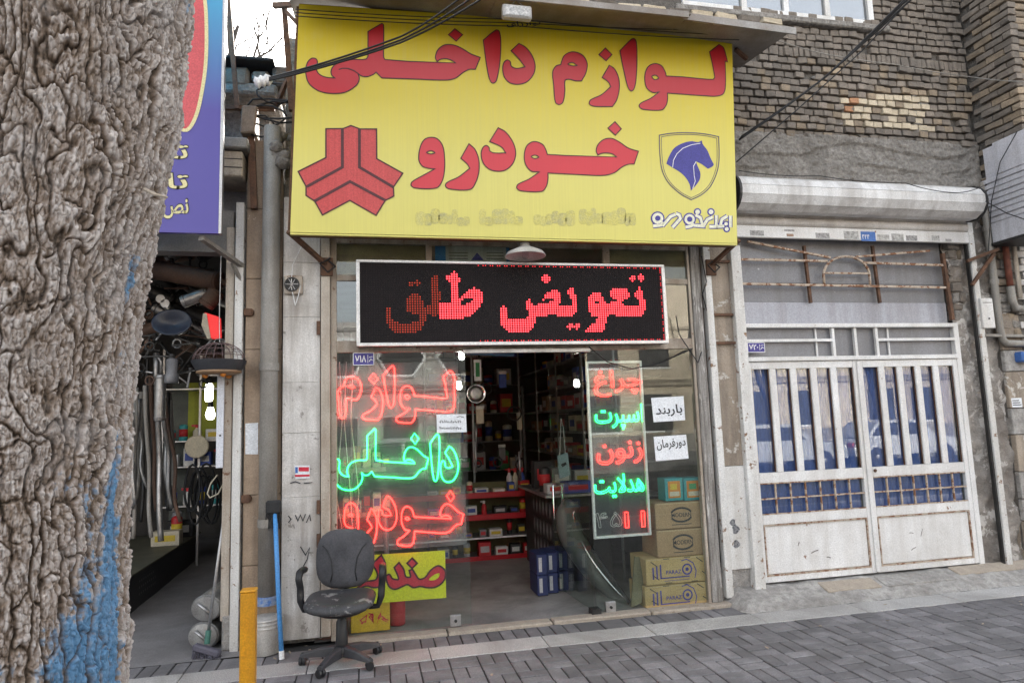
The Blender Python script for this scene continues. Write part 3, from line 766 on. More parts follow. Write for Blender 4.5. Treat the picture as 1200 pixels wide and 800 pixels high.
# stickers on the bottom bar
sy = -.0872
def sticker(x0, y0, x1, y1, mat, Y, parent, name='sticker'):
    a = rect(x0, y0, x1, y1, Y); m = MB(); m.box(a[0], a[1], Y, Y + .0015, a[2], a[3]); return m.build(name, mat, parent)
grey_st = mk('faded_sticker', (.55, .54, .52), (.25, .24, .23), 40, .7); dk_st = mk('dark_sticker', (.18, .17, .17), (.45, .44, .43), 45, .7)
blue_st = mk('blue_sticker', (.06, .16, .45), (.05, .13, .38), 12, .5)
for (a, b, c, d, mt) in ((879, 270, 895, 276, dk_st), (919, 269, 931, 271, dk_st), (922, 274, 930, 277, mk('tan_sticker', (.4, .26, .18), (.3, .2, .14), 30, .7)), (956, 273, 972, 279, dk_st), (989, 271, 1006, 280, grey_st), (1028, 275, 1042, 281, grey_st), (1045, 274, 1059, 282, grey_st), (1062, 276, 1075, 282, dk_st), (1092, 276, 1101, 282, grey_st), (1108, 280, 1115, 283, dk_st)):
    sticker(a, b, c, d, mt, sy, rs)
bs = sticker(1009, 271.5, 1026, 282.5, blue_st, sy - .001, rs)
p0, p1 = P(1010.5, 280, sy - .003), P(1019, 280.3, sy - .003)
place_text('۴۴۴', p0, p1, .045, (0, -1, 0), 'sticker_print', M['white_print'], bs, .01, .001)

# guide rail and things fixed at the right edge
gr = thing('guide_rail', (6.2, -.03, 0), 'white steel shutter guide rail standing right of the gate', 'rail')
gx = (P(1133, 290, -.03).x + P(1182, 650, -.03).x) / 2
part('channel', M['white_paint'], gr, gx - .035, gx + .03, -.07, -.02, .1, P(1133, 262, -.03).z, ch=.004)
part('channel_slot', M['dark_metal'], gr, gx - .055, gx - .036, -.05, -.015, .1, P(1133, 275, -.03).z)

# ------------------------------------------------------------------ neighbour on the right: painted bricks, pier, slatted box
nbld = thing('neighbour_building', (6.8, 0, 0), 'neighbouring building at the right edge with whitewashed lower bricks and brown brick pier', 'building')
part('wall_core', M['mortar'], nbld, 6.36, 9.5, .03, .5, 0, 7.2)
wb = brick_meshes(.215, .066, .08, ['brick_white'], 5, 21, .003)
z = .35; row = 0; xb0 = 6.62; wrest = MB()
while z < 3.4:
    x = xb0 + .11 + (row % 2) * .11
    while x < 7.25:
        q = pix(Vector((x - .1, 0, z)))
        me, mb = br.choice(wb['brick_white'])
        T = Matrix.Translation((x, .035 + br.uniform(-.003, .003), z)) @ Matrix.Rotation(br.uniform(-.015, .015), 4, 'Y')
        if q[0] < 1204:
            o = bpy.data.objects.new('brick', me); COL.objects.link(o); o.matrix_world = Matrix.Translation(-nbld.location) @ T; o.parent = nbld
        x += .225
    z += .0755; row += 1
# cement strip between the rail and painted bricks: stone blocks
z = .1
while z < 2.3:
    h = br.uniform(.2, .42); mb = MB(); mb.box(6.36, xb0 - .01, -.015 + br.uniform(-.01, .01), .1, z, z + h - .008, .006)
    mb.v = [(v[0] + .012 * mnoise.noise(Vector(v) * 9), v[1] + .012 * mnoise.noise(Vector(v) * 7 + Vector((4, 0, 0))), v[2] + .01 * mnoise.noise(Vector(v) * 8 + Vector((0, 9, 0)))) for v in mb.v]
    mb.build('stone_block', M['plaster'] if h > .3 else M['rubble'], nbld); z += h
def stone_courses(x0, x1, z0, z1, y, parent, seed):
    sr = random.Random(seed); z = z0
    while z < z1:
        h = sr.uniform(.07, .13); x = x0
        while x < x1 - .03:
            w = min(sr.uniform(.09, .2), x1 - x); mb = MB(); mb.box(x + .006, x + w - .006, y + sr.uniform(-.03, .012), y + .1, z + .006, z + h - .006, .012)
            mb.v = [(v[0] + sr.uniform(-.007, .007), v[1] + sr.uniform(-.01, .01), v[2] + sr.uniform(-.008, .008)) for v in mb.v]
            mb.build('stone', sr.choice([M['brick'], M['cement'], M['brick_tan'], M['cement']]), parent); x += w
        z += h
rough_wall(6.34, xb0 + .02, 2.3, 3.9, .03, .03, 7, M['mortar'], nbld, 'rough_masonry', 24, 90, 8)
stone_courses(6.345, xb0, 2.32, 3.85, .0, nbld, 5); stone_courses(P(1116, 330).x, gx - .06, ZX1 + .02, ZLB - .1, .03, gb, 6)
# pier: bricks on its left face and front
XP, YP = 6.345, -.5
part('pier_core', M['mortar'], nbld, XP + .02, 8.5, YP + .02, .1, 3.95, 7.2)
pb = brick_meshes(.2, .06, .09, ['brick', 'brick_tan'], 5, 33, .006)
z = 3.98; row = 0; npb = 0; prest = MB()
while z < 6.6:
    y = -.02 - (row % 2) * .1
    while y > YP - .02:
        L = min(.2, y - YP + .03)
        me, mb = br.choice(pb['brick' if br.random() < .7 else 'brick_tan'])
        T = Matrix.Translation((XP + .03 + br.uniform(-.012, .012), y - L / 2, z)) @ Matrix.Rotation(R(-90) + br.uniform(-.04, .04), 4, 'Z') @ Matrix.Rotation(br.uniform(-.03, .03), 4, 'Y') @ Matrix.Diagonal((L / .2, 1, 1, 1))
        if L > .05:
            o = bpy.data.objects.new('brick', me); COL.objects.link(o); o.matrix_world = Matrix.Translation(-nbld.location) @ T; o.parent = nbld; npb += 1
        y -= L + .012
    x = XP + .13
    for k in range(3):
        me, mb = br.choice(pb['brick' if br.random() < .5 else 'brick_tan'])
        T = Matrix.Translation((x, YP + .03 + br.uniform(-.01, .01), z)) @ Matrix.Rotation(br.uniform(-.03, .03), 4, 'Z')
        o = bpy.data.objects.new('brick', me); COL.objects.link(o); o.matrix_world = Matrix.Translation(-nbld.location) @ T; o.parent = nbld
        x += .212
    z += .0765; row += 1

# slatted white sheet box of the neighbour's sign
lb = thing('slatted_sign_box', (6.3, -.6, 3.3), 'white slatted metal sign box jutting out at the right edge below the brick pier', 'sign box')
LX = 6.29
za, zb2 = P(1166, 284, -.12).z, 4.30
part('box_core', M['lightpanel'], lb, LX + .012, LX + .5, -1.35, -.1, za + .01, zb2)
z = za; n = 10; hh = (zb2 - .3 - za - .22) / 8
part('lower_board', M['lightpanel'], lb, LX, LX + .01, -1.36, -.1, za, za + .2, ch=.002); z = za + .206
for k in range(8):
    part('slat', M['lightpanel'], lb, LX - .004 * (k % 2), LX + .01, -1.36, -.1 - .0 * k + (.05 if k > 5 else 0), z, z + hh - .014, ch=.003); z += hh
part('upper_board', M['lightpanel'], lb, LX, LX + .01, -1.36, -.22, z, zb2 + .02, ch=.002)
part('bottom_edge', M['dark_metal'], lb, LX - .01, LX + .5, -1.37, -.09, za - .03, za - .002)

def pipe(name, pts, r_, mat, label, cat='pipe', Ys=None, rings=()):
    t = thing(name, P(*pts[-1][:2], pts[-1][2] if len(pts[-1]) > 2 else -.06), label, cat)
    w = [P(p[0], p[1], p[2] if len(p) > 2 else -.06) for p in pts]
    mb = MB(); mb.tube(w, r_, 12); smooth_angle(mb.build('tube', mat, t), 50)
    for (x, y, Y) in rings:
        c = P(x, y, Y); mb = MB(); mb.lathe([(r_ * 1.25, -.025), (r_ * 1.25, .025)], 12, Matrix.Translation(c)); mb.build('collar', mat, t, smooth=False)
    return t
xpp = (P(1155, 240, -.05).x + P(1166, 350, -.05).x) / 2
def vz(py, px=1160, Y=-.05): return P(px, py, Y).z
t = thing('water_pipe', (xpp, -.05, vz(402)), 'tall grey water pipe beside the slatted box, bending right at its foot', 'pipe')
mb = MB(); mb.tube([(xpp, -.05, vz(215)), (xpp, -.05, vz(385)), (xpp + .02, -.05, vz(398)), (xpp + .06, -.05, vz(402)), (xpp + .5, -.05, vz(404))], .035, 12); smooth_angle(mb.build('tube', M['pipe'], t), 50)
for z in (vz(330), vz(268)): mb = MB(); mb.lathe([(.044, -.025), (.044, .025)], 12, Matrix.Translation((xpp, -.05, z))); mb.build('collar', M['pipe'], t)
x2 = P(1182, 320, -.06).x
t = thing('rusty_pipe', (x2, -.06, vz(362, 1185)), 'red-brown rusty pipe stub with an elbow under the slatted box', 'pipe')
mb = MB(); mb.tube([(x2, -.06, vz(280, 1182)), (x2, -.06, vz(335, 1185))], .03, 12); mb.build('tube', mk('red_rust', (.22, .075, .05), (.14, .05, .035), 10, .7), t, smooth=True)
mb = MB(); mb.tube([(x2, -.06, vz(336, 1185)), (x2, -.06, vz(352, 1185)), (x2 + .03, -.06, vz(361, 1186)), (x2 + .2, -.06, vz(363, 1190))], .037, 12); smooth_angle(mb.build('elbow', M['pipe'], t), 50)
x3 = P(1192, 320, -.08).x
t = thing('pale_pipe', (x3, -.08, vz(345, 1195)), 'pale pipe frame at the far right edge below the slatted box', 'pipe')
mb = MB(); mb.tube([(x3, -.08, vz(350, 1195)), (x3, -.08, vz(287, 1192)), (x3 + .4, -.08, vz(286, 1195))], .024, 10); mb.build('tube', M['beige_post'], t, smooth=True)
a = rect(1147, 350, 1161, 385, -.06)
t = thing('meter_box', ((a[0] + a[1]) / 2, -.05, a[2]), 'narrow white meter box on the wall right of the guide rail', 'box')
part('case', M['white_clean'], t, a[0], a[1], -.10, -.03, a[2], a[3], ch=.006); part('lid_line', M['dark_metal'], t, a[0] + .02, a[1] - .02, -.102, -.1, a[3] - .05, a[3] - .044)
part('knob', M['dark_metal'], t, (a[0] + a[1]) / 2 - .006, (a[0] + a[1]) / 2 + .006, -.108, -.1, a[2] + .09, a[2] + .105)
t = thing('wall_bracket', P(1168, 293, -.1), 'rusty angle iron bracket reaching from the guide rail towards the pipe', 'bracket')
mb = MB(); mb.bar(P(1133, 306, -.09), P(1170, 292, -.13), .03); mb.build('arm', M['rust'], t)
mb = MB(); mb.bar(P(1139, 334, -.08), P(1165, 297, -.12), .03); mb.build('brace', M['rust'], t)
t = thing('horizontal_rail', P(1155, 394, -.05), 'short rusty rail fixed below the white meter box', 'rail')
mb = MB(); mb.bar(P(1152, 393, -.05), P(1215, 394, -.05), .05, .03, .004); mb.build('bar', M['pipe'], t)
a = rect(1193, 412, 1215, 424, -.05)
tag(part('blue_tap_box', blue_st, None, a[0], a[1], -.1, .0, a[2], a[3], ch=.015), 'small blue fitting on whitewashed bricks at the right edge', 'fitting')
a = rect(1187, 466, 1199, 477, -.02)
m = MB(); m.box(a[0], a[1], -.008, -.004, a[2], a[3]); t = m.build('wall_sticker', M['paper']); tag(t, 'small printed sticker on the whitewashed bricks at the right edge', 'sticker')
for k in range(3): m = MB(); zz = a[2] + .02 + k * .022; m.box(a[0] + .01, a[1] - .012 * (k + 1), -.0095, -.008, zz, zz + .009); m.build('print_line', M['ink'], t)
# ------------------------------------------------------------------ lettering drawn for the sign (outlines in sign drawing units)
def grp(ox, oy, k, loops): return [[((x[0] / k + ox), (x[1] / k + oy)) + tuple(x[2:]) for x in lp] for lp in loops]
c_ = 1
KHLY = [(405,150,1),(470,112,1),(478,120),(478,268),(484,281,1),(600,290,1),(815,297,1),(795,284),(770,277),(745,280),(729,291,1),(721,272),(731,238),(760,214),(800,212),(840,226),(888,255),(931,271,1),(908,327,1),(880,327),(850,342),(815,368),(770,377),(620,372,1),(470,367,1),(443,340,1),(428,352),(400,361),(375,358),(358,346,1),(364,372),(350,402),(300,433),(240,440),(175,428),(128,392),(113,340),(120,298),(140,276),(160,277),(168,292),(163,325),(175,348),(205,363),(250,368,1),(236,355),(232,335),(245,310),(278,291),(330,281),(395,279),(405,266,1)]
DOT1 = [(812,137,1),(848,165,1),(818,195,1),(782,165,1)]
ALEF1 = [(945,190,1),(1005,143),(1020,150),(1027,200),(1022,300),(1007,378),(995,391),(983,388),(972,365),(958,290)]
DAL1 = [(1075,240,1),(1112,206,1),(1145,225),(1175,265),(1188,310),(1180,350),(1150,385),(1110,397),(1070,390),(1045,365),(1036,325),(1042,295),(1058,283),(1072,292),(1075,310),(1090,320),(1110,322),(1140,315,1),(1110,275)]
W_DAKHELI = grp(330, 0, 4, [KHLY, DOT1, ALEF1, DAL1])
MIM = [(228,305,1),(232,290),(245,262),(275,246),(305,248),(335,265),(352,300),(345,345),(325,381,1),(295,380),(265,373),(248,380),(247,430),(238,480),(220,492),(203,480),(195,400),(190,340),(205,312)]
MIMH = [(262,302),(282,295),(305,309,1),(285,311)]
ZDOT = [(437,227,1),(468,258,1),(440,287,1),(407,258,1)]
ZE = [(422,365,1),(455,308,1),(480,325),(500,370),(502,420),(490,470),(470,501,1),(380,499),(362,488),(368,470),(420,445),(462,408,1),(450,385)]
ALEF2 = [(505,240,1),(558,187),(572,183),(582,200),(585,290),(580,380),(570,420),(557,428),(543,410),(525,340)]
LV = [(925,245,1),(970,210,1),(990,225),(1003,265),(1009,292,1),(998,288,1),(1000,400),(990,440),(960,452),(900,450),(800,443),(728,438,1),(728,470),(720,498),(700,517),(610,513),(595,498),(605,484),(650,462),(690,432,1),(660,435),(632,415),(622,380),(625,340),(640,312),(670,300),(700,310),(718,340),(722,358,1),(800,362,1),(940,374),(950,364,1),(938,300)]
LVH = [(655,361),(671,354),(687,368),(668,375)]
W_LAVAZEM = grp(600, 0, 4, [MIM, MIMH, ZDOT, ZE, ALEF2, LV, LVH])
VAV = [(643,190),(650,130),(670,95),(700,85),(730,92),(755,125),(764,185),(762,250),(750,295),(725,322),(625,322),(607,310),(612,293),(660,265),(718,233,1),(690,230),(660,220)]
VAVH = [(680,156),(700,148),(718,157),(698,163)]
RE = [(840,183,1),(878,115,1),(905,140),(923,185),(925,240),(912,290),(885,328),(785,326),(768,313),(775,297),(830,270),(882,230,1),(870,210)]
DAL2 = [(975,105,1),(1015,40,1),(1050,60),(1085,110),(1097,160),(1085,205),(1055,235),(1020,244),(975,235),(945,205),(935,165),(942,135),(958,123),(972,132),(975,148),(995,158),(1050,158,1),(1030,130)]
KHV = [(165,165,1),(250,170,1),(490,177,1),(470,163),(445,158),(420,160),(402,168,1),(394,148),(402,120),(430,95),(465,90),(500,105),(545,135),(592,150,1),(572,210,1),(545,211),(515,224),(480,250),(430,263),(330,260,1),(168,252,1),(168,280),(160,315),(138,338),(40,335),(22,322),(28,305),(80,280),(128,247,1),(90,243),(65,215),(57,175),(66,130),(90,108),(115,106),(145,120),(160,148)]
KHVH = [(90,176),(107,168),(125,178),(106,184)]
DOT3 = [(482,12,1),(512,45,1),(484,75,1),(449,42,1)]
W_KHODRO = grp(330, 140, 4, [VAV, VAVH, RE, DAL2]) + grp(600, 140, 4, [KHV, KHVH, DOT3])
EMB = [(208,45),(284,44),(292,43),(325,30),(360,43),(368,46),(445,46),(446,185),(568,253),(524,318),(526,360),(486,380),(443,450),(320,380),(192,448),(155,383),(115,357),(115,315),(78,245),(208,180)]
HORSE = [(723,208,1),(735,175),(760,135),(800,112),(840,103),(872,107),(890,99,1),(893,115),(915,145),(930,180),(946,212,1),(938,222),(918,232,1),(905,222),(885,208),(862,198,1),(868,215),(882,250),(880,280),(865,305),(838,335,1),(832,305),(815,275),(790,250),(755,228)]
SHIELD = [(690,75,1),(745,66),(830,63),(910,70),(968,82,1),(970,180),(962,240),(932,310),(890,352),(840,377,1),(790,350),(735,300),(705,245),(693,170)]

# ------------------------------------------------------------------ big yellow sign
SB, ST = -.42, -.56
p_bl, p_br = P(340, 272, SB), P(864, 285, SB)
ztop = P(600, 22, ST).z; zbot = (p_bl.z + p_br.z) / 2
sn = Vector((0, -(ztop - zbot), (ST - SB))).normalized()          # faces the street, leaning a little forward
if sn.y > 0: sn = -sn
sp0 = Vector((0, SB, zbot))
def S(px, py, lift=0.0): return onplane(px, py, sp0, sn) + sn * lift
sign = thing('shop_sign', (1.3, SB, zbot), 'large yellow sign board with red Persian lettering, car emblem and blue horse crest', 'sign')
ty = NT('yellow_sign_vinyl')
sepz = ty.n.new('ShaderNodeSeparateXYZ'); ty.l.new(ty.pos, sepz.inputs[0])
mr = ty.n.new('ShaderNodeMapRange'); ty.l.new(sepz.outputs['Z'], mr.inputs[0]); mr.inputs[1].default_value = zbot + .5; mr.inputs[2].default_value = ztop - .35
yc = ty.mix(mr.outputs[0], (.66, .605, .155), (.60, .465, .006))       # print runs from deep yellow at the top to paler at the bottom
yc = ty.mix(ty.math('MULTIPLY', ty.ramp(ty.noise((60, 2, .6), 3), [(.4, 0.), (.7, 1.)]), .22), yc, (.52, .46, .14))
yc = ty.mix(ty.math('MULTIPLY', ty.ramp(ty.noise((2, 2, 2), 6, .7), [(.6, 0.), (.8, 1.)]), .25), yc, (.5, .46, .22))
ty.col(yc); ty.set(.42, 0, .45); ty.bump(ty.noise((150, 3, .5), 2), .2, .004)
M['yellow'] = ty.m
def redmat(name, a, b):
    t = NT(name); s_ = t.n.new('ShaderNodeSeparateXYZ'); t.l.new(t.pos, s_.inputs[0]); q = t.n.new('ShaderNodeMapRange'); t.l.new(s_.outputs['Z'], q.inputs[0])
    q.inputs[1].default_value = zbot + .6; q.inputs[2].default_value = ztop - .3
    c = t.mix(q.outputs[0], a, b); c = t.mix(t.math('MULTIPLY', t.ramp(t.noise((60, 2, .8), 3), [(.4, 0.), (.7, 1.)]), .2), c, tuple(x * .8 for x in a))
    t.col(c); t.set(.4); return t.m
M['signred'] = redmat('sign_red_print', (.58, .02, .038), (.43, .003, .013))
M['signpink'] = mk('sign_faded_red_print', (.56, .075, .075), (.5, .06, .06), (60, 2, .8), .45)
M['outline'] = mk('sign_brown_outline', (.085, .022, .028), (.07, .02, .026), 20, .5)
corners = [S(340, 272), S(864, 285), S(857.5, 38), S(350.5, 5)]
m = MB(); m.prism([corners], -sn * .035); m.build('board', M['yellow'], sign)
# box frame behind
m = MB()
for a, b in zip(corners, corners[1:] + corners[:1]): m.bar(a - sn * .06, b - sn * .06, .045)
m.build('rear_frame', M['rust'], sign)
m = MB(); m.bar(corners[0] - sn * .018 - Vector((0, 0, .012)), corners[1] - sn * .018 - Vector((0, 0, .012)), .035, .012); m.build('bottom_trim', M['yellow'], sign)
def letters(word, name, fill, holes, lw=1.15, lift=.0022):
    "each letter its own part: filled print with a dark outline"
    used = set()
    for i, lp in enumerate(word):
        if i in holes: continue
        L2 = spline(lp, 6); loops = [[S(x, y, lift) for x, y in L2]]
        rib = MB(); rib.ribbon([S(x, y, lift * 1.8) for x, y in L2], lw * .0078, sn)
        for h in holes.get('h', {}).get(i, []) if isinstance(holes, dict) else []:
            H2 = spline(word[h], 6); loops.append([S(x, y, lift) for x, y in H2]); rib.ribbon([S(x, y, lift * 1.8) for x, y in H2], lw * .0078, sn)
        mm = MB(); mm.poly(loops); o = mm.build(name, fill, sign); rib.build('letter_outline', M['outline'], o)
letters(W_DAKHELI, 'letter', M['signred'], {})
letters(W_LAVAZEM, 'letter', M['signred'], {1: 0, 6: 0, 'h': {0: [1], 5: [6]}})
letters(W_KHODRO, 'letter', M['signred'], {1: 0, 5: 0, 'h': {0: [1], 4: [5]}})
m = MB(); m.ribbon([S(330 + x / 4, y / 4, .004) for x, y in ((268, 328), (285, 322), (310, 322), (340, 333), (358, 346))], .009, sn, closed=False); m.build('letter_outline', M['outline'], sign)
e2 = [(x / 4 + 330, y / 4 + 140) for x, y in EMB]
m = MB(); m.poly([[S(x, y, .002) for x, y in e2]]); emb = m.build('emblem', M['signpink'], sign)
m = MB(); m.ribbon([S(x, y, .004) for x, y in e2], .011, sn)
for st in ([(285, 45), (285, 225), (118, 316)], [(365, 45), (365, 225), (524, 318)], [(155, 383), (321, 292), (486, 380)]):
    m.ribbon([S(330 + x / 4, 140 + y / 4, .0045) for x, y in st], .022, sn, closed=False)
m.build('emblem_outline', M['outline'], emb)
sh2 = [(x / 4 + 600, y / 4 + 140) for x, y in spline(SHIELD, 6)]
m = MB(); m.ribbon([S(x, y, .003) for x, y in sh2], .008, sn); cx_, cy_ = 600 + 832 / 4, 140 + 215 / 4
m.ribbon([S(cx_ + (x - cx_) * .93, cy_ + (y - cy_) * .945, .003) for x, y in sh2], .0045, sn); cr = m.build('crest_outline', mk('crest_ink', (.05, .045, .12), (.06, .05, .14), 9, .5), sign)
h2 = [(x / 4 + 600, y / 4 + 140) for x, y in spline(HORSE, 5)]
m = MB(); m.poly([[S(x, y, .002) for x, y in h2]]); hs = m.build('crest_horse', M['navy'], cr)
m = MB()
for st in ([(752, 225), (756, 192), (772, 162), (800, 136), (840, 120), (882, 113)], [(862, 198), (850, 220), (853, 262), (858, 290), (846, 325)]):
    m.ribbon([S(600 + x / 4, 140 + y / 4, .004) for x, y in st], .006, sn, closed=False)
m.build('mane_line', M['white_print'], hs)
# company name under the crest, pale letters with navy outline
def sK(pts, k=8.571, ox=740, oy=230): return [(x / k + ox, y / k + oy) for x, y in pts]
NAME_RINGS = [((262, 222), 62), ((582, 232), 58)]; NAME_DOTS = [((662, 158), 30), ((797, 158), 30), ((948, 278), 24), ((955, 330), 26)]
pale = mk('pale_print', (.78, .77, .62), (.72, .71, .56), 10, .5)
strokes = [[(318, 262), (300, 290), (215, 300)], [(440, 185), (390, 205), (310, 298)], [(445, 175), (480, 190), (490, 225), (410, 315)], [(620, 270), (600, 300), (540, 312)], [(640, 190), (690, 215), (715, 300), (620, 292)], [(850, 190), (850, 305), (780, 305)], [(720, 300), (760, 235), (815, 210)], [(890, 300), (905, 235), (960, 200)], [(992, 195), (992, 312)], [(850, 305), (930, 300)]]
mo, mi = MB(), MB()
for st in strokes:
    pts = sK(st)
    mo.ribbon([S(x, y, .0022) for x, y in pts], .042, sn, closed=False); mi.ribbon([S(x, y, .0034) for x, y in pts], .026, sn, closed=False)
for (c, r_) in NAME_RINGS + NAME_DOTS:
    q = sK([c])[0]; circ = lambda rr, lf: [S(q[0] + rr / 8.571 * math.cos(a), q[1] + rr / 8.571 * math.sin(a), lf) for a in [k * .4189 for k in range(15)]]
    mo.poly([circ(r_ + 8, .0025)]); mi.poly([circ(r_ - 6, .0037)])
o = mo.build('company_name', M['navy'], sign); mi.build('name_fill', pale, o)
m = MB()
for (c, r_) in NAME_RINGS:
    q = sK([c])[0]; m.poly([[S(q[0] + 27 / 8.571 * math.cos(a), q[1] + 27 / 8.571 * math.sin(a), .005) for a in [k * .4189 for k in range(15)]]])
m.build('name_counter', M['navy'], o)
# telephone line, weathered beyond reading
ph = random.Random(5); fdm = [mk('faded_grey_print_%d' % k, (.44 + .06 * k, .41 + .055 * k, .19), (.60, .54, .14), 22, .5) for k in range(3)]
for (xa_, xb_) in ((488, 548), (562, 614), (626, 668), (679, 742)):      # rubbed-off strokes, nothing legible left
    x = xa_
    while x < xb_ - 3:
        w = ph.uniform(5, 11); h = ph.uniform(9, 19); y = 264 + ph.uniform(-2, 1)
        m = MB(); m.poly([[S(x + w / 2 + w * .62 * math.copysign(abs(math.cos(a)) ** .6, math.cos(a)), y - h / 2 + h * .5 * math.copysign(abs(math.sin(a)) ** .6, math.sin(a)), .0015 + .0004 * (int(x) % 3)) for a in [k * .3142 for k in range(20)]]]); m.build('faded_digit', fdm[ph.randrange(3)], sign); x += w
place_text(fa('نوارزاق'), S(594, 33), S(634, 31), .05, sn, 'small_script', M['ink'], sign, .012, .002)
# brackets holding the sign
for (a, b, c) in (((338, 271), (383, 311), 'left'), ((866, 281), (832, 312), 'right')):
    br_ = thing('sign_bracket', P(*b, -.02), 'rusty steel strut from the wall to the yellow sign, at its lower %s corner' % c, 'bracket', 'struts of the yellow sign')
    mm = MB(); mm.bar(P(*a, SB + .03), P(*b, -.04), .045, .03, .003); mm.build('strut', M['rust'], br_)
    q = P(*b, -.05); mm = MB(); mm.box(q.x - .05, q.x + .05, -.075, -.055, q.z - .09, q.z + .06, .004); mm.build('wall_plate', M['rust'], br_)
    mm = MB(); mm.tube([q + Vector((.02, -.03, .03)), q + Vector((.07, -.05, -.02)), q + Vector((.01, -.06, -.07)), q + Vector((-.05, -.05, 0)), q + Vector((.03, -.05, .05))], .008, 6); mm.build('wire_wrap', M['wire'], br_)

# metal sheet canopy over the sign
cn = thing('canopy', (1.8, -.5, 5.0), 'bent grey sheet metal canopy over the top of the yellow sign', 'canopy')
tin = mk('dull_tin', (.36, .345, .33), (.25, .235, .22), 3, .55, .3, streak=.5, dirt=(.16, .12, .09), dsc=(3, .6, 3), stain=.5)
zf = P(720, 8.5, -1.0).z
def sheet(name, q, th=.012):
    q = [Vector(v) for v in q]; n = (q[1] - q[0]).cross(q[3] - q[0]).normalized(); m = MB(); m.prism([q], n * th); return m.build(name, tin, cn)
xa_, xm_ = P(330, 4, -1.0).x, P(806, 12, -1.0).x
for k in range(4):
    u0 = xa_ + (xm_ - xa_) * k / 4; u1 = xa_ + (xm_ - xa_) * (k + 1) / 4 + .03
    sheet('canopy_sheet', [(u0, -1.0, zf + .004 * (k % 2)), (u1, -1.0, zf + .004 * (k % 2) - .0), (u1, -.1, zf + .20 + .004 * (k % 2)), (u0, -.1, zf + .20 + .004 * (k % 2))])
    m = MB(); m.box(u0, u1 - .03, -1.012, -.99, zf - .03, zf + .02); m.build('front_lip', tin, cn)
tip = P(932, 34, -.95); a_ = P(806, 14, -.95)
sheet('canopy_sheet', [a_ + Vector((-.05, 0, -.02)), tip, tip + Vector((.0, .85, .12)), a_ + Vector((-.05, .85, .12))])
m = MB(); m.bar(a_ + Vector((-.05, -.004, -.045)), tip + Vector((0, -.004, -.025)), .012, .06); m.build('front_lip', tin, cn)
m = MB(); m.bar(P(862, 58, -.5), tip + Vector((-.15, .5, -.0)), .03); m.build('canopy_prop', M['rust'], cn)
# loose bricks lying on the canopy edge
lbk = random.Random(2)
for k in range(11):
    x = P(600, 3, -.85).x + k * .215; mm = MB(); mm.box(x, x + .19, -.93, -.83, zf + .045, zf + .105, .012)
    mm.v = [(v[0] + lbk.uniform(-.008, .008), v[1] + lbk.uniform(-.01, .01), v[2] + lbk.uniform(-.006, .006)) for v in mm.v]
    o = mm.build('loose_brick', M['brick_cream'] if k % 3 else M['brick']); tag(o, 'loose brick weighing down the canopy edge above the yellow sign, number %s from the left' % ('one', 'two', 'three', 'four', 'five', 'six', 'seven', 'eight', 'nine', 'ten', 'eleven')[k], 'brick', 'bricks lying on the canopy')

# small flood lamp hung from the canopy
t = thing('flood_lamp', P(605, 22, -.95), 'small grey flood lamp hung by wires from the canopy above the sign', 'lamp')
a = rect(588, 9, 622, 24, -.95)
part('housing', mk('grey_lamp_case', (.45, .44, .43), (.36, .35, .34), 20, .5), t, a[0], a[1], -.99, -.93, a[2], a[3], ch=.01)
part('lens', mk('lamp_lens', (.62, .61, .6), (.3, .3, .3), 60, .3), t, a[0] + .02, a[1] - .02, -.994, -.991, a[2] + .015, a[3] - .015)
mm = MB(); mm.tube([Vector((a[0] + .06, -.96, a[3])), Vector(((a[0] + a[1]) / 2, -.96, zf + .0)), Vector((a[1] - .05, -.96, a[3]))], .004, 5); mm.build('hanger', M['steel'], t)

# ------------------------------------------------------------------ LED board
LY = -.17
x0, x1, z0, z1 = rect(417.5, 307, 781, 404, LY)
led = thing('led_board', ((x0 + x1) / 2, LY, z0), 'dark LED message board with glowing red Persian words above the shop door', 'led board')
M['ledframe'] = mk('white_alu_frame', (.74, .73, .72), (.66, .65, .64), 6, .35, .2, streak=.15)
fw = .028
part('case', M['dark_metal'], led, x0 + .006, x1 - .006, LY + .02, LY + .14, z0 + .006, z1 - .006)
part('frame_rail', M['ledframe'], led, x0, x1, LY - .004, LY + .03, z0, z0 + fw, ch=.004); part('frame_rail', M['ledframe'], led, x0, x1, LY - .004, LY + .03, z1 - fw * .8, z1, ch=.004)
part('frame_post', M['ledframe'], led, x0, x0 + fw, LY - .003, LY + .03, z0 + fw, z1 - fw * .8); part('frame_post', M['ledframe'], led, x1 - fw, x1, LY - .003, LY + .03, z0 + fw, z1 - fw * .8)
X0, X1, Z0, Z1 = x0 + fw, x1 - fw, z0 + fw, z1 - fw * .8
part('face', mk('led_face', (.012, .009, .010), (.009, .007, .008), 30, .7, spec=.2), led, X0, X1, LY + .012, LY + .02, Z0, Z1)
TAVO = [(655,305,1),(678,262,1),(692,285),(702,320),(708,355),(700,385),(680,402),(640,404),(590,402),(560,395),(530,400),(522,440),(505,470),(420,474,1),(440,450),(475,425),(485,405,1),(460,400),(440,375),(438,330),(450,300),(475,288),(500,298),(515,330),(530,345,1),(548,335),(572,325,1),(548,310),(542,290),(560,272),(590,268),(620,275),(632,300),(622,318),(600,328),(600,345),(640,350),(680,345),(672,320)]
YZ = [(340,290,1),(358,262,1),(372,280),(385,320),(388,360),(375,390),(345,403),(300,402),(270,392),(240,398),(195,402),(190,430),(175,460),(140,478),(90,480),(50,465),(25,430),(22,390),(35,350,1),(50,350),(55,385),(60,408),(90,415),(150,408),(165,385),(145,360),(150,330,1),(165,318),(180,345),(200,350),(215,335),(240,300),(275,275),(300,285),(308,320),(305,345),(335,348),(365,345),(355,310)]
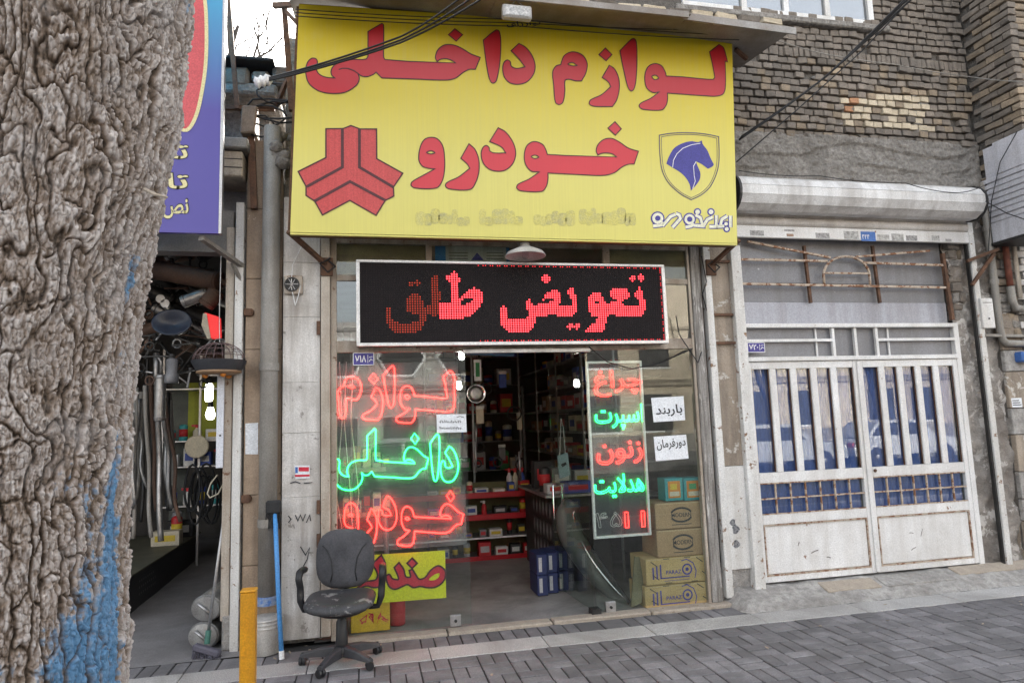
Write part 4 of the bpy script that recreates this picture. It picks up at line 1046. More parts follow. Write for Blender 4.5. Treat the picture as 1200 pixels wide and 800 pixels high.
YZH = [(215,335),(245,318),(275,320),(255,338),(225,343)]; TVH = [(468,335),(480,328),(490,340),(478,345)]
def dia(x, y, r_): return [(x, y - r_, 1), (x + r_, y, 1), (x, y + r_, 1), (x - r_, y, 1)]
E_ = grp(580, 270, 4, [TAVO, YZ, dia(650, 220, 19), dia(685, 220, 19), dia(240, 224, 25), dia(355, 447, 19), dia(387, 447, 19)]); E_h = grp(580, 270, 4, [YZH, TVH])
TA = [(752,298,1),(805,252,1),(825,265),(848,300),(848,325,1),(835,318,1),(835,420),(850,415),(890,375),(930,357),(970,365),(992,395),(990,440),(960,495),(910,535),(860,545),(725,545,1),(722,455,1),(780,455),(800,440),(785,330),(775,312)]
TAH = [(850,450),(880,425),(910,415),(930,428),(915,448),(870,462)]
LGH = [(395,480),(385,540),(400,600),(440,640),(520,645),(590,630),(625,580),(640,530),(620,440),(590,400),(560,385),(530,405),(510,450),(515,500),(560,520),(600,530),(580,565),(520,575),(450,570),(415,545),(415,490)]
LGL = [(665,300),(710,275),(715,520),(640,520),(640,470),(670,460)]
F_ = grp(380, 270, 5.333, [TA]); F_h = grp(380, 270, 5.333, [TAH]); D_ = grp(380, 270, 5.333, [LGH, LGL, dia(540, 330, 22), dia(580, 330, 22)])
lit = [spline(l, 5) for l in E_ + F_]; hol = [spline(l, 5) for l in E_h + F_h]; dim = [spline(l, 5) for l in D_]
NX, NZ = 128, 34; on, dm_, off, rim_ = MB(), MB(), MB(), MB(); dx, dz = (X1 - X0) / NX, (Z1 - Z0) / NZ
def led_dot(mb, x, z, r_, y): mb.add([(x + r_ * math.cos(a), y, z + r_ * math.sin(a)) for a in [k * math.pi / 3 for k in range(6)]] + [(x, y - r_ * .6, z)], [(i, (i + 1) % 6, 6) for i in range(6)])
for j in range(NZ):
    for i in range(NX):
        x = X0 + (i + .5) * dx; z = Z0 + (j + .5) * dz; q = pix(Vector((x, LY, z)))
        inn = any(inside(q[0], q[1], l) for l in lit) and not any(inside(q[0], q[1], l) for l in hol)
        edge_ = (j in (0, NZ - 1) and i > 46 and (i + j) % 3 != 0) or (i == NX - 1 and j % 3)
        if inn: led_dot(on, x, z, .0074, LY + .011)
        elif edge_: led_dot(rim_, x, z, .0045, LY + .011)
        elif any(inside(q[0], q[1], l) for l in dim): led_dot(dm_, x, z, .0072, LY + .011)
        else: led_dot(off, x, z, .0062, LY + .011)
M['led_on'] = emit('lit_red_led', (1., .035, .045), 1.2); M['led_dim'] = emit('fading_red_led', (.75, .06, .02), .06)
for mb, nm, mt in ((on, 'lit_leds', M['led_on']), (rim_, 'border_leds', emit('border_red_led', (1., .03, .04), .5)), (dm_, 'fading_leds', M['led_dim']), (off, 'unlit_leds', mk('unlit_led', (.02, .014, .015), (.015, .012, .012), 30, .6, spec=.2))):
    o = mb.build(nm, mt, led); o['kind'] = 'stuff'

# shop lamp with enamel shade hung below the sign
t = thing('shade_lamp', P(615, 300, -.3), 'grey enamel cone shade lamp hanging below the yellow sign before the LED board', 'lamp')
c = P(615.5, 296, -.32)
mm = MB(); mm.lathe([(.028, .10), (.035, .095), (.04, .06), (.055, .045), (.10, .025), (.15, .002), (.172, -.03), (.17, -.034), (.145, -.004), (.09, .015), (.04, .03)], 28, Matrix.Translation(c)); smooth_angle(mm.build('shade', mk('grey_enamel', (.55, .54, .52), (.45, .44, .42), 6, .4, streak=.3), t), 40)
mm = MB(); mm.lathe([(.02, .11), (.02, .03), (.028, .0), (.03, -.03), (.02, -.05), (.004, -.056)], 14, Matrix.Translation(c)); mm.build('bulb', M['glass_clear'], t, smooth=True)
mm = MB(); mm.tube([c + Vector((0, 0, .1)), c + Vector((.01, .02, .16)), c + Vector((-.03, .1, .22))], .008, 6); mm.build('cord', M['wire'], t)
mm = MB(); mm.tube([c + Vector((-.05, .02, .06)), c + Vector((-.07, .05, .2))], .003, 5); mm.tube([c + Vector((.05, .02, .06)), c + Vector((.03, .05, .2))], .003, 5); mm.build('stay_wire', M['steel'], t)

# ------------------------------------------------------------------ neon words behind the left pane
M['neon_red'] = emit('red_neon_tube', (1., .014, .011), 4.2); M['neon_green'] = emit('green_neon_tube', (.014, 1., .13), 2.8)
M['neon_off'] = mk('unlit_neon_tube', (.5, .46, .44), (.42, .4, .38), 10, .2)
def bbox(w): xs = [p[0] for l in w for p in l]; ys = [p[1] for l in w for p in l]; return min(xs), min(ys), max(xs), max(ys)
def neon_word(name, word, box, mat, label, Y=.035, r_=.0062):
    b = bbox(word); f = lambda p: (box[0] + (p[0] - b[0]) / (b[2] - b[0]) * (box[2] - box[0]), box[1] + (p[1] - b[1]) / (b[3] - b[1]) * (box[3] - box[1]))
    t = thing(name, P((box[0] + box[2]) / 2, box[3], Y), label, 'neon sign', 'neon words in the left shop window')
    for lp in word:
        mm = MB(); mm.tube([P(*f(q), Y) for q in spline(lp, 4)], r_, 6, closed=True); mm.build('tube', mat, t, smooth=True)
    a = rect(box[0] - 3, box[1] - 4, box[2] + 3, box[3] + 4, Y + .03)
    part('backing_sheet', M['acrylic'], t, a[0], a[1], Y + .022, Y + .025, a[2], a[3])
    for q in ((a[0] + .02, a[3] - .02), (a[1] - .02, a[3] - .02)):
        mm = MB(); mm.tube([(q[0], Y + .02, q[1]), (q[0], Y + .02, q[1] + .25)], .0022, 5); mm.build('hanging_wire', M['wire'], t)
M['acrylic'] = glassmat('neon_backing', (.95, .96, .96), .2, 1.3, (.55, .55, .55))
neon_word('neon_word', W_LAVAZEM, (396, 429, 534, 495), M['neon_red'], 'red neon tube word at the top of the left shop window')
neon_word('neon_word', W_DAKHELI, (390.5, 502, 537, 574), M['neon_green'], 'green neon tube word in the left shop window')
neon_word('neon_word', W_KHODRO, (398.5, 575, 543, 639), M['neon_red'], 'red neon tube word low in the left window, above the chair')

# framed neon panel behind the right pane
PY = .05
a = rect(691, 423, 757, 629, PY)
t = thing('neon_board', ((a[0] + a[1]) / 2, PY, a[2]), 'tall white framed panel of red and green neon words behind the right pane', 'neon sign')
fr = .02
for (u0, u1, w0, w1) in ((a[0], a[0] + fr, a[2], a[3]), (a[1] - fr, a[1], a[2], a[3]), (a[0] + fr, a[1] - fr, a[2], a[2] + fr), (a[0] + fr, a[1] - fr, a[3] - fr, a[3])):
    part('frame_bar', M['ledframe'], t, u0, u1, PY - .015, PY + .015, w0, w1)
part('backing_sheet', glassmat('neon_panel_back', (.6, .61, .63), .2, 1.4, (.4, .4, .42)), t, a[0] + fr, a[1] - fr, PY + .012, PY + .014, a[2] + fr, a[3] - fr)
def neon_text(s, px0, px1, py0, py1, mat, off=.012):
    lps = text_outline(s, off); b = bbox(lps)
    r2 = rect(px0, py0, px1, py1, PY)
    for lp in lps:
        pts = [Vector((r2[0] + (x - b[0]) / (b[2] - b[0]) * (r2[1] - r2[0]), PY - .012, r2[2] + (y - b[1]) / (b[3] - b[1]) * (r2[3] - r2[2]))) for x, y in lp]
        q = [pts[0]]
        for p_ in pts[1:]:
            if (p_ - q[-1]).length > .004: q.append(p_)
        if len(q) > 3: mm = MB(); mm.tube(q, .0034, 5, closed=True); mm.build('tube', mat, t, smooth=True)
neon_text(fa('چراغ'), 696, 752, 434, 464, M['neon_red']); neon_text(fa('اسپرت'), 697, 753, 474, 503, M['neon_green'])
neon_text(fa('زنون'), 699, 752, 517, 543, M['neon_red']); neon_text(fa('هدلایت'), 696, 754, 555, 582, M['neon_green'])
neon_text('11', 732, 755, 599, 617, M['neon_red'], .02); neon_text('۴۵', 698, 728, 600, 617, M['neon_off'])

# ------------------------------------------------------------------ papers, plates, placards on the glass
def sheet_on(name, quad, Y, mat, label, cat, th=.0015, parent=None):
    q = [P(x, y, Y) for x, y in quad]; m = MB(); m.prism([q], (0, th, 0)); o = m.build(name, mat, parent)
    if parent is None: tag(o, label, cat)
    return o
o = sheet_on('paper_notice', [(763, 466), (801, 464), (803, 492), (766, 494.5)], -.004, M['paper'], 'white paper with one bold Persian word, upper of two on right pane', 'notice')
place_text(fa('باربند'), P(769, 489, -.004), P(800, 486.5, -.004), .105, (0, -1, 0), 'print', M['ink'], o, .018, .0015)
o = sheet_on('paper_notice', [(766, 511.5), (804, 509), (807, 537), (768.5, 540)], -.004, M['paper'], 'white paper with one bold Persian word, lower of two on right pane', 'notice')
place_text(fa('دورفرمان'), P(770, 528, -.004), P(804, 524.5, -.004), .095, (0, -1, 0), 'print', M['ink'], o, .018, .0015)
o = sheet_on('phone_notice', [(511.5, 485.5), (546, 485), (547, 506), (512, 507)], -.004, M['paper'], 'white paper with two handwritten phone lines on the left pane', 'notice')
m = MB()
for y in (495, 502.5):
    x = 515
    while x < 541:
        w = ph.uniform(1.2, 2.2); m.ribbon([P(x, y - ph.uniform(1, 3), -.006), P(x + w * .6, y, -.006), P(x + w, y - ph.uniform(0, 3), -.006)], .005, (0, -1, 0), closed=False); x += w + 1
scr = [(535, 489), (539, 487.5), (544, 489)]; m.ribbon([P(x, y, -.006) for x, y in scr], .005, (0, -1, 0), closed=False)
m.build('handwriting', M['ink'], o)
def plate(box, num, label):
    a = rect(*box, -.03); t = thing('number_plate', ((a[0] + a[1]) / 2, -.03, a[2]), label, 'plate')
    part('enamel', M['plate_blue'], t, a[0], a[1], -.034, -.028, a[2], a[3], ch=.002)
    for (u0, u1, w0, w1) in ((a[0], a[1], a[2], a[2] + .006), (a[0], a[1], a[3] - .006, a[3]), (a[0], a[0] + .006, a[2], a[3]), (a[1] - .006, a[1], a[2], a[3])):
        m = MB(); m.box(u0, u1, -.0355, -.0341, w0, w1); m.build('border', M['white_print'], t)
    w = a[1] - a[0]; place_text(num, Vector((a[0] + .1 * w, -.034, a[2] + .025)), Vector((a[0] + .62 * w, -.034, a[2] + .025)), (a[3] - a[2]) * .55, (0, -1, 0), 'digits', M['white_print'], t, .015, .0015)
    m = MB(); m.ribbon([(a[0] + .7 * w, -.0356, a[2] + .02), (a[0] + .7 * w, -.0356, a[3] - .02)], .004, (0, -1, 0), closed=False)
    m.ribbon([(a[0] + .76 * w, -.0356, a[2] + .03), (a[0] + .84 * w, -.0356, a[2] + .05), (a[0] + .92 * w, -.0356, a[2] + .04)], .006, (0, -1, 0), closed=False)
    m.ribbon([(a[0] + .76 * w, -.0356, a[2] + .065), (a[0] + .92 * w, -.0356, a[2] + .07)], .005, (0, -1, 0), closed=False); m.build('mark', M['white_print'], t)
plate((413.5, 413, 438.5, 428), '۷۱۸', 'blue enamel house number plate on the left shop window')
plate((875.5, 401, 896, 413), '۷۲۰', 'blue enamel house number plate above the white gate')
# yellow placard standing in the left window
M['lemon'] = mk('lemon_board', (.72, .72, .02), (.66, .66, .02), 5, .5); M['cardred'] = mk('placard_red', (.62, .03, .06), (.55, .025, .05), 8, .5)
Yp = .07
pl = thing('placard', P(480, 703, Yp), 'lemon yellow placard with red Persian letters standing behind the chair', 'placard')
q = [P(x, y, Yp) for x, y in ((404, 652), (521.5, 644.5), (523, 700), (406, 709))]
m = MB(); m.prism([q], (0, .006, 0)); m.build('board', M['lemon'], pl)
SND = [(765,270),(768,300),(752,330),(720,350),(680,352),(650,346),(618,352),(590,338),(570,345),(530,360),(503,345),(490,300),(505,290),(520,310),(548,312),(528,258,1),(550,235,1),(572,265),(582,300),(604,302),(598,272,1),(613,266,1),(628,290),(645,312),(672,305),(700,270),(735,250)]
SNH = [(690,315),(715,292),(740,285),(735,305),(712,318)]
LAM = [(425,240,1),(468,200,1),(486,240),(484,320),(465,345),(430,352),(405,345),(380,350),(350,385),(310,392),(325,372),(360,350),(390,325),(440,315),(450,290)]
for w in grp(330, 600, 4, [SND, dia(612, 238, 24), LAM]):
    L2 = spline(w, 5); loops = [[P(x, y, Yp - .002) for x, y in L2]]
    if len(w) == len(SND): loops.append([P(x, y, Yp - .002) for x, y in spline(grp(330, 600, 4, [SNH])[0], 5)])
    m = MB(); m.poly(loops); o = m.build('letter', M['cardred'], pl); m = MB(); m.ribbon([P(x, y, Yp - .0035) for x, y in L2], .014, (0, -1, 0)); m.build('letter_outline', M['outline'], o)
def tf(mb, T):
    mb.v = [tuple(T @ Vector(v)) for v in mb.v]; return mb
def pad(hw, hh, th, power=3.0, bow=.03, n=40, rings=7):
    "upholstered cushion in the XZ plane, front towards -Y, bowed"
    mb = MB(); prev = None
    def ring(s, y):
        vs = []
        for k in range(n):
            a = 2 * math.pi * k / n; c, d = math.cos(a), math.sin(a)
            r_ = (abs(c) ** power + abs(d) ** power) ** (-1 / power)
            x, z = hw * s * r_ * c, hh * s * r_ * d
            vs.append((x, y - bow * (x / hw) ** 2, z))
        return vs
    seq = [(.02, -th)] + [(s, -th * (1 - .25 * s ** 4)) for s in (.25, .5, .7, .85)] + [(.94, -th * .62), (.985, -th * .3), (1., 0), (.985, th * .25), (.93, th * .42)] + [(s, th * .5) for s in (.7, .4, .02)]
    for (s, y) in seq: mb.v += ring(s, y)
    for i in range(len(seq) - 1):
        for j in range(n): mb.f.append((i * n + j, i * n + (j + 1) % n, (i + 1) * n + (j + 1) % n, (i + 1) * n + j))
    return mb

# ------------------------------------------------------------------ office chair on the pavement
cc = G(405, 768); cc = Vector((cc.x - .02, -.5, 0))
chair = thing('office_chair', cc, 'worn black office chair with armrests standing on the pavement before the shop', 'chair')
fab = mk('worn_grey_fabric', (.085, .083, .09), (.048, .048, .053), 5, .95, bump=.5, bsc=260, bd=.002, stain=.35, dirt=(.15, .145, .145))
leather = mk('scuffed_black_leatherette', (.06, .06, .064), (.04, .04, .043), 7, .5, bump=.25, bsc=90, chip=.36, chipcol=(.22, .215, .21), csc=9)
cT = Matrix.Translation(cc) @ Matrix.Rotation(R(-6), 4, 'Z') @ Matrix.Scale(.95, 4)
bp = pad(.225, .222, .045, 2.9, -.035)
tf(bp, cT @ Matrix.Translation((0, .17, .725)) @ Matrix.Rotation(R(-9), 4, 'X')); bk = bp.build('backrest', fab, chair, smooth=True)
for s in (-1, 1):
    mm = MB(); mm.tube([cT @ Matrix.Translation((0, .17, .725)) @ Matrix.Rotation(R(-9), 4, 'X') @ Vector((s * x, -.047 + .0 * x + .035 * (x / .225) ** 2, z)) for x, z in ((.17, .1), (.135, .07), (.10, .0), (.085, -.1), (.10, -.17))], .004, 6); mm.build('seam', M['black'], bk, smooth=True)
st_ = pad(.255, .235, .05, 3.2, .02); tf(st_, cT @ Matrix.Translation((0, -.06, .445)) @ Matrix.Rotation(R(-86), 4, 'X')); st_.build('seat', leather, chair, smooth=True)
mm = MB(); mm.lathe([(.16, -.0), (.2, .02), (.2, .03)], 20, cT @ Matrix.Translation((0, -.05, .375))); mm.build('seat_pan', M['black'], chair, smooth=True)
mm = MB(); mm.tube([cT @ Vector(p) for p in ((0, .05, .40), (0, .22, .40), (0, .26, .46), (0, .235, .62))], .022, 8); mm.build('back_support', M['black'], chair, smooth=True)
for s in (-1, 1):
    mm = MB(); path = [(s * .20, -.02, .395), (s * .27, -.02, .40), (s * .295, -.03, .47), (s * .30, -.015, .56), (s * .305, -.05, .63), (s * .305, -.02, .668), (s * .30, .06, .672), (s * .295, .14, .662)]
    pts = []
    for i in range(len(path) - 1):
        for t_ in (0, .5): pts.append(Vector(path[i]).lerp(Vector(path[i + 1]), t_))
    pts.append(Vector(path[-1])); mm.tube([cT @ p for p in pts], [.016, .017, .02, .022, .024, .025, .024, .024, .024, .024, .026, .026, .026, .026, .022][:len(pts)], 10); mm.build('armrest', M['black'], chair, smooth=True)
mm = MB(); mm.lathe([(.045, .12), (.042, .30), (.034, .31), (.03, .38)], 18, cT); smooth_angle(mm.build('gas_column', M['black'], chair), 50)
mm = MB(); mm.lathe([(.06, .075), (.06, .12), (.045, .135)], 18, cT); smooth_angle(mm.build('hub', M['black'], chair), 50)
gp = mk('dusty_plastic', (.05, .05, .056), (.038, .038, .043), 8, .6, stain=.4, dirt=(.12, .115, .115))
for k in range(5):
    a = R(-112 + 72 * k); e = Vector((math.cos(a), math.sin(a), 0)); sd = Vector((-e.y, e.x, 0)); mm = MB()
    secs = [(.04, .028, .13, .055), (.16, .026, .118, .06), (.27, .022, .09, .055), (.305, .02, .08, .055)]
    for (r_, w, zt, zb) in secs:
        c = e * r_
        for (u, z_) in ((-w, zb), (w, zb), (w, zt - .01), (w * .6, zt), (-w * .6, zt), (-w, zt - .01)): mm.v.append(tuple(cT @ (c + sd * u + Vector((0, 0, z_)))))
    for i in range(3):
        for j in range(6): mm.f.append((i * 6 + j, i * 6 + (j + 1) % 6, (i + 1) * 6 + (j + 1) % 6, (i + 1) * 6 + j))
    mm.f += [tuple(range(6)), tuple(range(18, 24))]
    lg = mm.build('base_leg', gp, chair)
    a2 = a + rnd.uniform(-1, 1); ax = Vector((math.cos(a2), math.sin(a2), 0)); cw = e * .29
    cs = MB(); cs.tube([cT @ (cw + Vector((0, 0, .06))), cT @ (cw + Vector((0, 0, .09)))], .008, 8)
    for s in (-1, 1):
        Mx = cT @ Matrix.Translation(cw + ax * s * .014 + Vector((0, 0, .031))) @ ax.to_track_quat('Z', 'Y').to_matrix().to_4x4()
        cs.lathe([(.012, -.011), (.028, -.011), (.031, -.006), (.031, .006), (.028, .011), (.012, .011)], 16, Mx)
    smooth_angle(cs.build('caster', M['black'], lg), 50)

# ------------------------------------------------------------------ yellow bollard
a0, a1, zt = P(282, 750, -.95).x, P(300, 750, -.95).x, P(291, 692, -.95).z
t = thing('bollard', ((a0 + a1) / 2, -.95, 0), 'square orange yellow steel bollard at the front of the pavement', 'bollard')
ym = mk('bollard_yellow', (.72, .34, .015), (.60, .26, .012), 5, .45, chip=.27, chipcol=(.16, .08, .04), csc=16, streak=.3, dirt=(.3, .16, .03), bump=.1)
part('post', ym, t, a0, a1, -.95 - (a1 - a0) / 2, -.95 + (a1 - a0) / 2, -.02, zt, ch=.01); part('cap', ym, t, a0 - .003, a1 + .003, -.95 - (a1 - a0) / 2 - .003, -.95 + (a1 - a0) / 2 + .003, zt - .004, zt + .012, ch=.006)

# ------------------------------------------------------------------ downpipe, bucket, brooms, wall bits by the left pier
px_ = P(315, 500, -.05).x
t = thing('downpipe', (px_, -.05, .5), 'grey painted rainwater downpipe on the stone tiled pier', 'pipe')
mm = MB(); mm.tube([(px_, -.06, P(312, 700, -.06).z), (px_, -.06, P(318, 400, -.06).z), (px_ + .01, -.06, P(320, 150, -.06).z)], .068, 18); mm.build('tube', M['pipe'], t, smooth=True)
for py in (430, 612): z = P(315, py, -.06).z; mm = MB(); mm.lathe([(.076, -.03), (.076, .03)], 18, Matrix.Translation((px_, -.06, z))); mm.build('collar', M['pipe'], t)
z = P(311, 703, -.06).z; mm = MB(); mm.lathe([(.074, -.03), (.074, .03), (.069, .034)], 18, Matrix.Translation((px_, -.06, z))); mm.build('end_band', mk('blue_band', (.06, .16, .42), (.3, .34, .4), 30, .6), t)
c = P(313, 768, -.02); bx_ = c.x; by_ = -.10
t = thing('bucket', (bx_, by_, 0), 'dirty white plastic bucket under the downpipe, behind the bollard', 'bucket')
wp = mk('dirty_white_plastic', (.62, .60, .57), (.45, .43, .40), 6, .6, streak=.4, chip=.3, chipcol=(.2, .19, .18), csc=10)
mm = MB(); mm.lathe([(.098, .005), (.106, .02), (.121, .225), (.121, .255), (.115, .255), (.113, .225), (.10, .03), (.0, .03)], 28, Matrix.Translation((bx_, by_, 0))); smooth_angle(mm.build('shell', wp, t), 45)
for z in (.20, .228, .252): mm = MB(); mm.lathe([(.120, -.006), (.127, -.004), (.127, .004), (.120, .006)], 28, Matrix.Translation((bx_, by_, z))); mm.build('rim', wp, t, smooth=True)
t = thing('blue_broom', P(329, 770, -.12), 'broom with light blue handle leaning upside down on the pier', 'broom')
mm = MB(); mm.tube([P(330, 768, -.28), P(326, 690, -.2), P(322, 596, -.12)], .017, 10); mm.build('handle', mk('blue_handle', (.08, .28, .62), (.06, .24, .55), 5, .4), t, smooth=True)
mm = MB(); mm.tube([P(330.3, 772, -.285), P(329.9, 762, -.275)], .019, 10); mm.build('end_cap', M['white_print'], t)
mm = MB(); q = P(321.5, 592, -.12); mm.box(q.x - .06, q.x + .05, -.15, -.10, q.z - .06, q.z + .04, .012); mm.build('head', M['rubber'], t)
mm = MB()
for k in range(60): u = rnd.uniform(-.055, .045); mm.tube([q + Vector((u, rnd.uniform(-.02, .02), -.05)), q + Vector((u + rnd.uniform(-.015, .015), rnd.uniform(-.025, .02), -.14 - rnd.uniform(0, .05)))], .003, 4)
mm.build('bristles', M['rubber'], t)['kind'] = 'stuff'
t = thing('grey_broom', P(242, 765, .0), 'grey broom leaning with its head down at the left shop entrance', 'broom')
mm = MB(); mm.tube([P(269, 560, .12), P(255, 660, .05), P(243, 750, -.04)], .012, 10); mm.build('handle', M['steel'], t, smooth=True)
mm = MB(); mm.tube([P(244.5, 738, -.03), P(242.5, 754, -.05)], .02, 10); mm.build('socket', mk('green_plastic', (.05, .16, .13), (.04, .13, .1), 9, .5), t)
q0, q1 = P(227, 757, -.06), P(258, 766, -.1); mm = MB(); mm.bar(q0, q1, .06, .05, .012); mm.build('head', mk('violet_grey_plastic', (.12, .11, .14), (.09, .085, .11), 9, .6), t)
mm = MB()
for k in range(140):
    s = rnd.random(); b_ = q0.lerp(q1, s) + Vector((rnd.uniform(-.01, .01), rnd.uniform(-.025, .025), -.02)); mm.tube([b_, Vector((b_.x + rnd.uniform(-.015, .015), b_.y + rnd.uniform(-.02, .02), .004))], .003, 4)
mm.build('bristles', mk('violet_bristle', (.10, .095, .12), (.07, .065, .085), 20, .8), t)['kind'] = 'stuff'
sheet_on('blank_notice', [(287.5, 496), (302.5, 495), (302.5, 532), (287.5, 532)], .026, M['paper'], 'blank white paper sheet on the stone tiles left of the downpipe', 'notice')
t = sheet_on('red_sticker', [(345, 545), (363, 545), (363, 560), (346, 561)], -.028, M['paper'], 'small red and white sticker on the whitewashed pier', 'sticker')
m = MB(); m.poly([[P(x, y, -.0295) for x, y in ((345.3, 556), (362.8, 555.5), (362.8, 558), (345.8, 558.5))]]); m.poly([[P(x, y, -.0295) for x, y in ((350, 547), (362, 547), (362, 552), (350, 552))]]); m.build('print', M['cardred'], t)
m = MB(); m.poly([[P(x, y, -.0295) for x, y in ((346, 547), (349, 547), (349, 554), (346, 554))]]); m.build('print', blue_st, t)
a = rect(333, 323, 355, 345, -.03); t = thing('vent_box', ((a[0] + a[1]) / 2, -.03, a[2]), 'small square vent box with round fan high on the whitewashed pier', 'vent')
part('case', M['beige_post'], t, a[0], a[1], -.05, -.018, a[2], a[3], ch=.008)
cx2, cz2 = (a[0] + a[1]) / 2 - .01, (a[2] + a[3]) / 2
mm = MB(); mm.lathe([(.055, 0), (.06, .012), (.048, .014), (.045, .002), (0, .002)], 20, Matrix.Translation((cx2, -.05, cz2)) @ Matrix.Rotation(R(90), 4, 'X')); mm.build('fan_ring', M['dark_metal'], t)
mm = MB()
for k in range(6): aa = k * 1.047; mm.bar((cx2, -.06, cz2), (cx2 + .05 * math.cos(aa), -.06, cz2 + .05 * math.sin(aa)), .012, .004)
mm.build('fan_blades', M['steel'], t)
def cable(label, pts, r_=.006, mat=None, sag=0, n=14, cat='cable', name='cable', group=None):
    w = [P(*p) for p in pts]; out = []
    for i in range(len(w) - 1):
        for k in range(n): t_ = k / n; q = w[i].lerp(w[i + 1], t_); q.z -= sag * 4 * t_ * (1 - t_); out.append(q)
    out.append(w[-1]); mm = MB(); mm.tube(out, r_, 6); o = mm.build(name, mat or M['wire'], None, smooth=True); return tag(o, label, cat, group)
cable('thin white cord hanging in a loop from the vent box', [(355, 285, -.15), (343, 310, -.06), (341, 335, -.055), (346, 358, -.05), (350, 345, -.05), (352, 335, -.05)], .0035, M['white_print'], n=6, cat='cord', name='cord')
for i, (px, py, Yb) in enumerate(((293, 366, .02), (290, 584, .02))):
    q = P(px, py, Yb); mm = MB(); mm.lathe([(.028, -.015), (.034, 0), (.028, .015)], 12, Matrix.Translation(q) @ Matrix.Rotation(R(90), 4, 'X')); mm.box(q.x - .045, q.x + .02, Yb - .02, Yb + .01, q.z - .03, q.z + .03, .006)
    tag(mm.build('pipe_clip', M['rust']), 'rusty clip fixed on the stone tiles, %s of two' % ('upper', 'lower')[i], 'clip', 'clips on the tiled pier')

# ------------------------------------------------------------------ goods in the main shop
def hued(name, c, rough=.5): return mk(name, c, tuple(x * .82 for x in c), 9, rough, spec=.4)
PAL = {'black': (.03, .03, .032), 'grey': (.22, .22, .23), 'white': (.68, .67, .65), 'red': (.5, .03, .035), 'blue': (.05, .09, .36), 'yellow': (.62, .45, .04), 'brown': (.3, .19, .11), 'silver': (.45, .45, .46), 'green': (.05, .28, .1), 'orange': (.62, .22, .03), 'cream': (.58, .52, .4), 'teal': (.05, .3, .32)}
HM = {k: hued('goods_' + k, v) for k, v in PAL.items()}
ORD = ['first', 'second', 'third', 'fourth', 'fifth', 'sixth', 'seventh', 'eighth', 'ninth', 'tenth', 'eleventh', 'twelfth', 'thirteenth', 'fourteenth', 'fifteenth']
gr_ = random.Random(23)
def goods(kind, colr, c, sz, label, group=None, face=(0, -1)):
    "one item standing at point c (its base centre); sz width, depth, height"
    w, d, h = sz
    if kind == 'box':
        t = thing('goods_box', c, label, 'box', group); part('carton', HM[colr], t, c[0] - w / 2, c[0] + w / 2, c[1] - d / 2, c[1] + d / 2, c[2], c[2] + h, ch=.004)
        lc = gr_.choice([k for k in ('white', 'red', 'yellow', 'blue', 'silver') if k != colr])
        if face[0]: part('label_panel', HM[lc], t, c[0] - w / 2 - .0015, c[0] - w / 2, c[1] - d * .34, c[1] + d * .34, c[2] + h * .3, c[2] + h * .72)
        else: part('label_panel', HM[lc], t, c[0] - w * .36, c[0] + w * .36, c[1] - d / 2 - .0015, c[1] - d / 2, c[2] + h * .3, c[2] + h * .72)
    elif kind == 'bottle':
        t = thing('spray_bottle', c, label, 'bottle', group); r_ = w / 2
        mm = MB(); mm.lathe([(r_ * .9, 0), (r_, .01), (r_, h * .6), (r_ * .45, h * .74), (r_ * .4, h * .8)], 14, Matrix.Translation(c)); smooth_angle(mm.build('body', HM[colr], t), 50)
        mm = MB(); mm.lathe([(r_ * .5, h * .8), (r_ * .5, h * .88), (r_ * .3, h)], 12, Matrix.Translation(c)); mm.bar(Vector(c) + Vector((-r_ * 1.3, 0, h * .94)), Vector(c) + Vector((r_ * .5, 0, h * .94)), r_ * .5); mm.build('trigger', HM['red' if colr != 'red' else 'white'], t)
    elif kind == 'can':
        t = thing('goods_can', c, label, 'can', group); r_ = w / 2
        mm = MB(); mm.lathe([(r_ * .94, 0), (r_, .006), (r_, h * .9), (r_ * .9, h * .94), (r_ * .4, h)], 16, Matrix.Translation(c)); smooth_angle(mm.build('body', HM[colr], t), 50)
        mm = MB(); mm.lathe([(r_ * 1.01, h * .25), (r_ * 1.01, h * .7)], 16, Matrix.Translation(c)); mm.build('label_band', HM[gr_.choice([k for k in ('white', 'red', 'yellow', 'blue') if k != colr])], t, smooth=True)
    return t
# red-edged shelving facing the street
SY = 2.55
shx0, shx1 = XI0 + .05, P(627, 610, SY).x
sh = thing('red_shelving', ((shx0 + shx1) / 2, SY, FZ), 'shelving with red shelf edges facing the doorway inside the shop', 'shelving')
lv = [P(590, y, SY).z for y in (651, 628, 602.5, 577)]
redm = mk('red_shelf_edge', (.42, .012, .02), (.34, .01, .016), 6, .4)
for k, z in enumerate(lv):
    b_ = part('shelf_board', M['greypanel'], sh, shx0, shx1, SY, SY + .42, z - .018, z)
    if k != 1: part('shelf_edge', redm, b_, shx0, shx1, SY - .018, SY - .001, z - .05, z + .018, ch=.003)
    else: part('shelf_edge', M['white_print'], b_, shx0, shx1, SY - .008, SY - .001, z - .014, z + .004)
for x in (shx0, (shx0 + shx1) / 2 - .2, shx1 - .03): part('upright', M['dark_metal'], sh, x, x + .03, SY + .36, SY + .39, FZ, 2.1)
part('back_panel', mk('olive_back_board', (.16, .15, .07), (.10, .095, .05), 3, .8), sh, shx0, shx1, SY + .43, SY + .44, FZ, lv[3] + .1)
LVN = ['bottom', 'second', 'third', 'top']
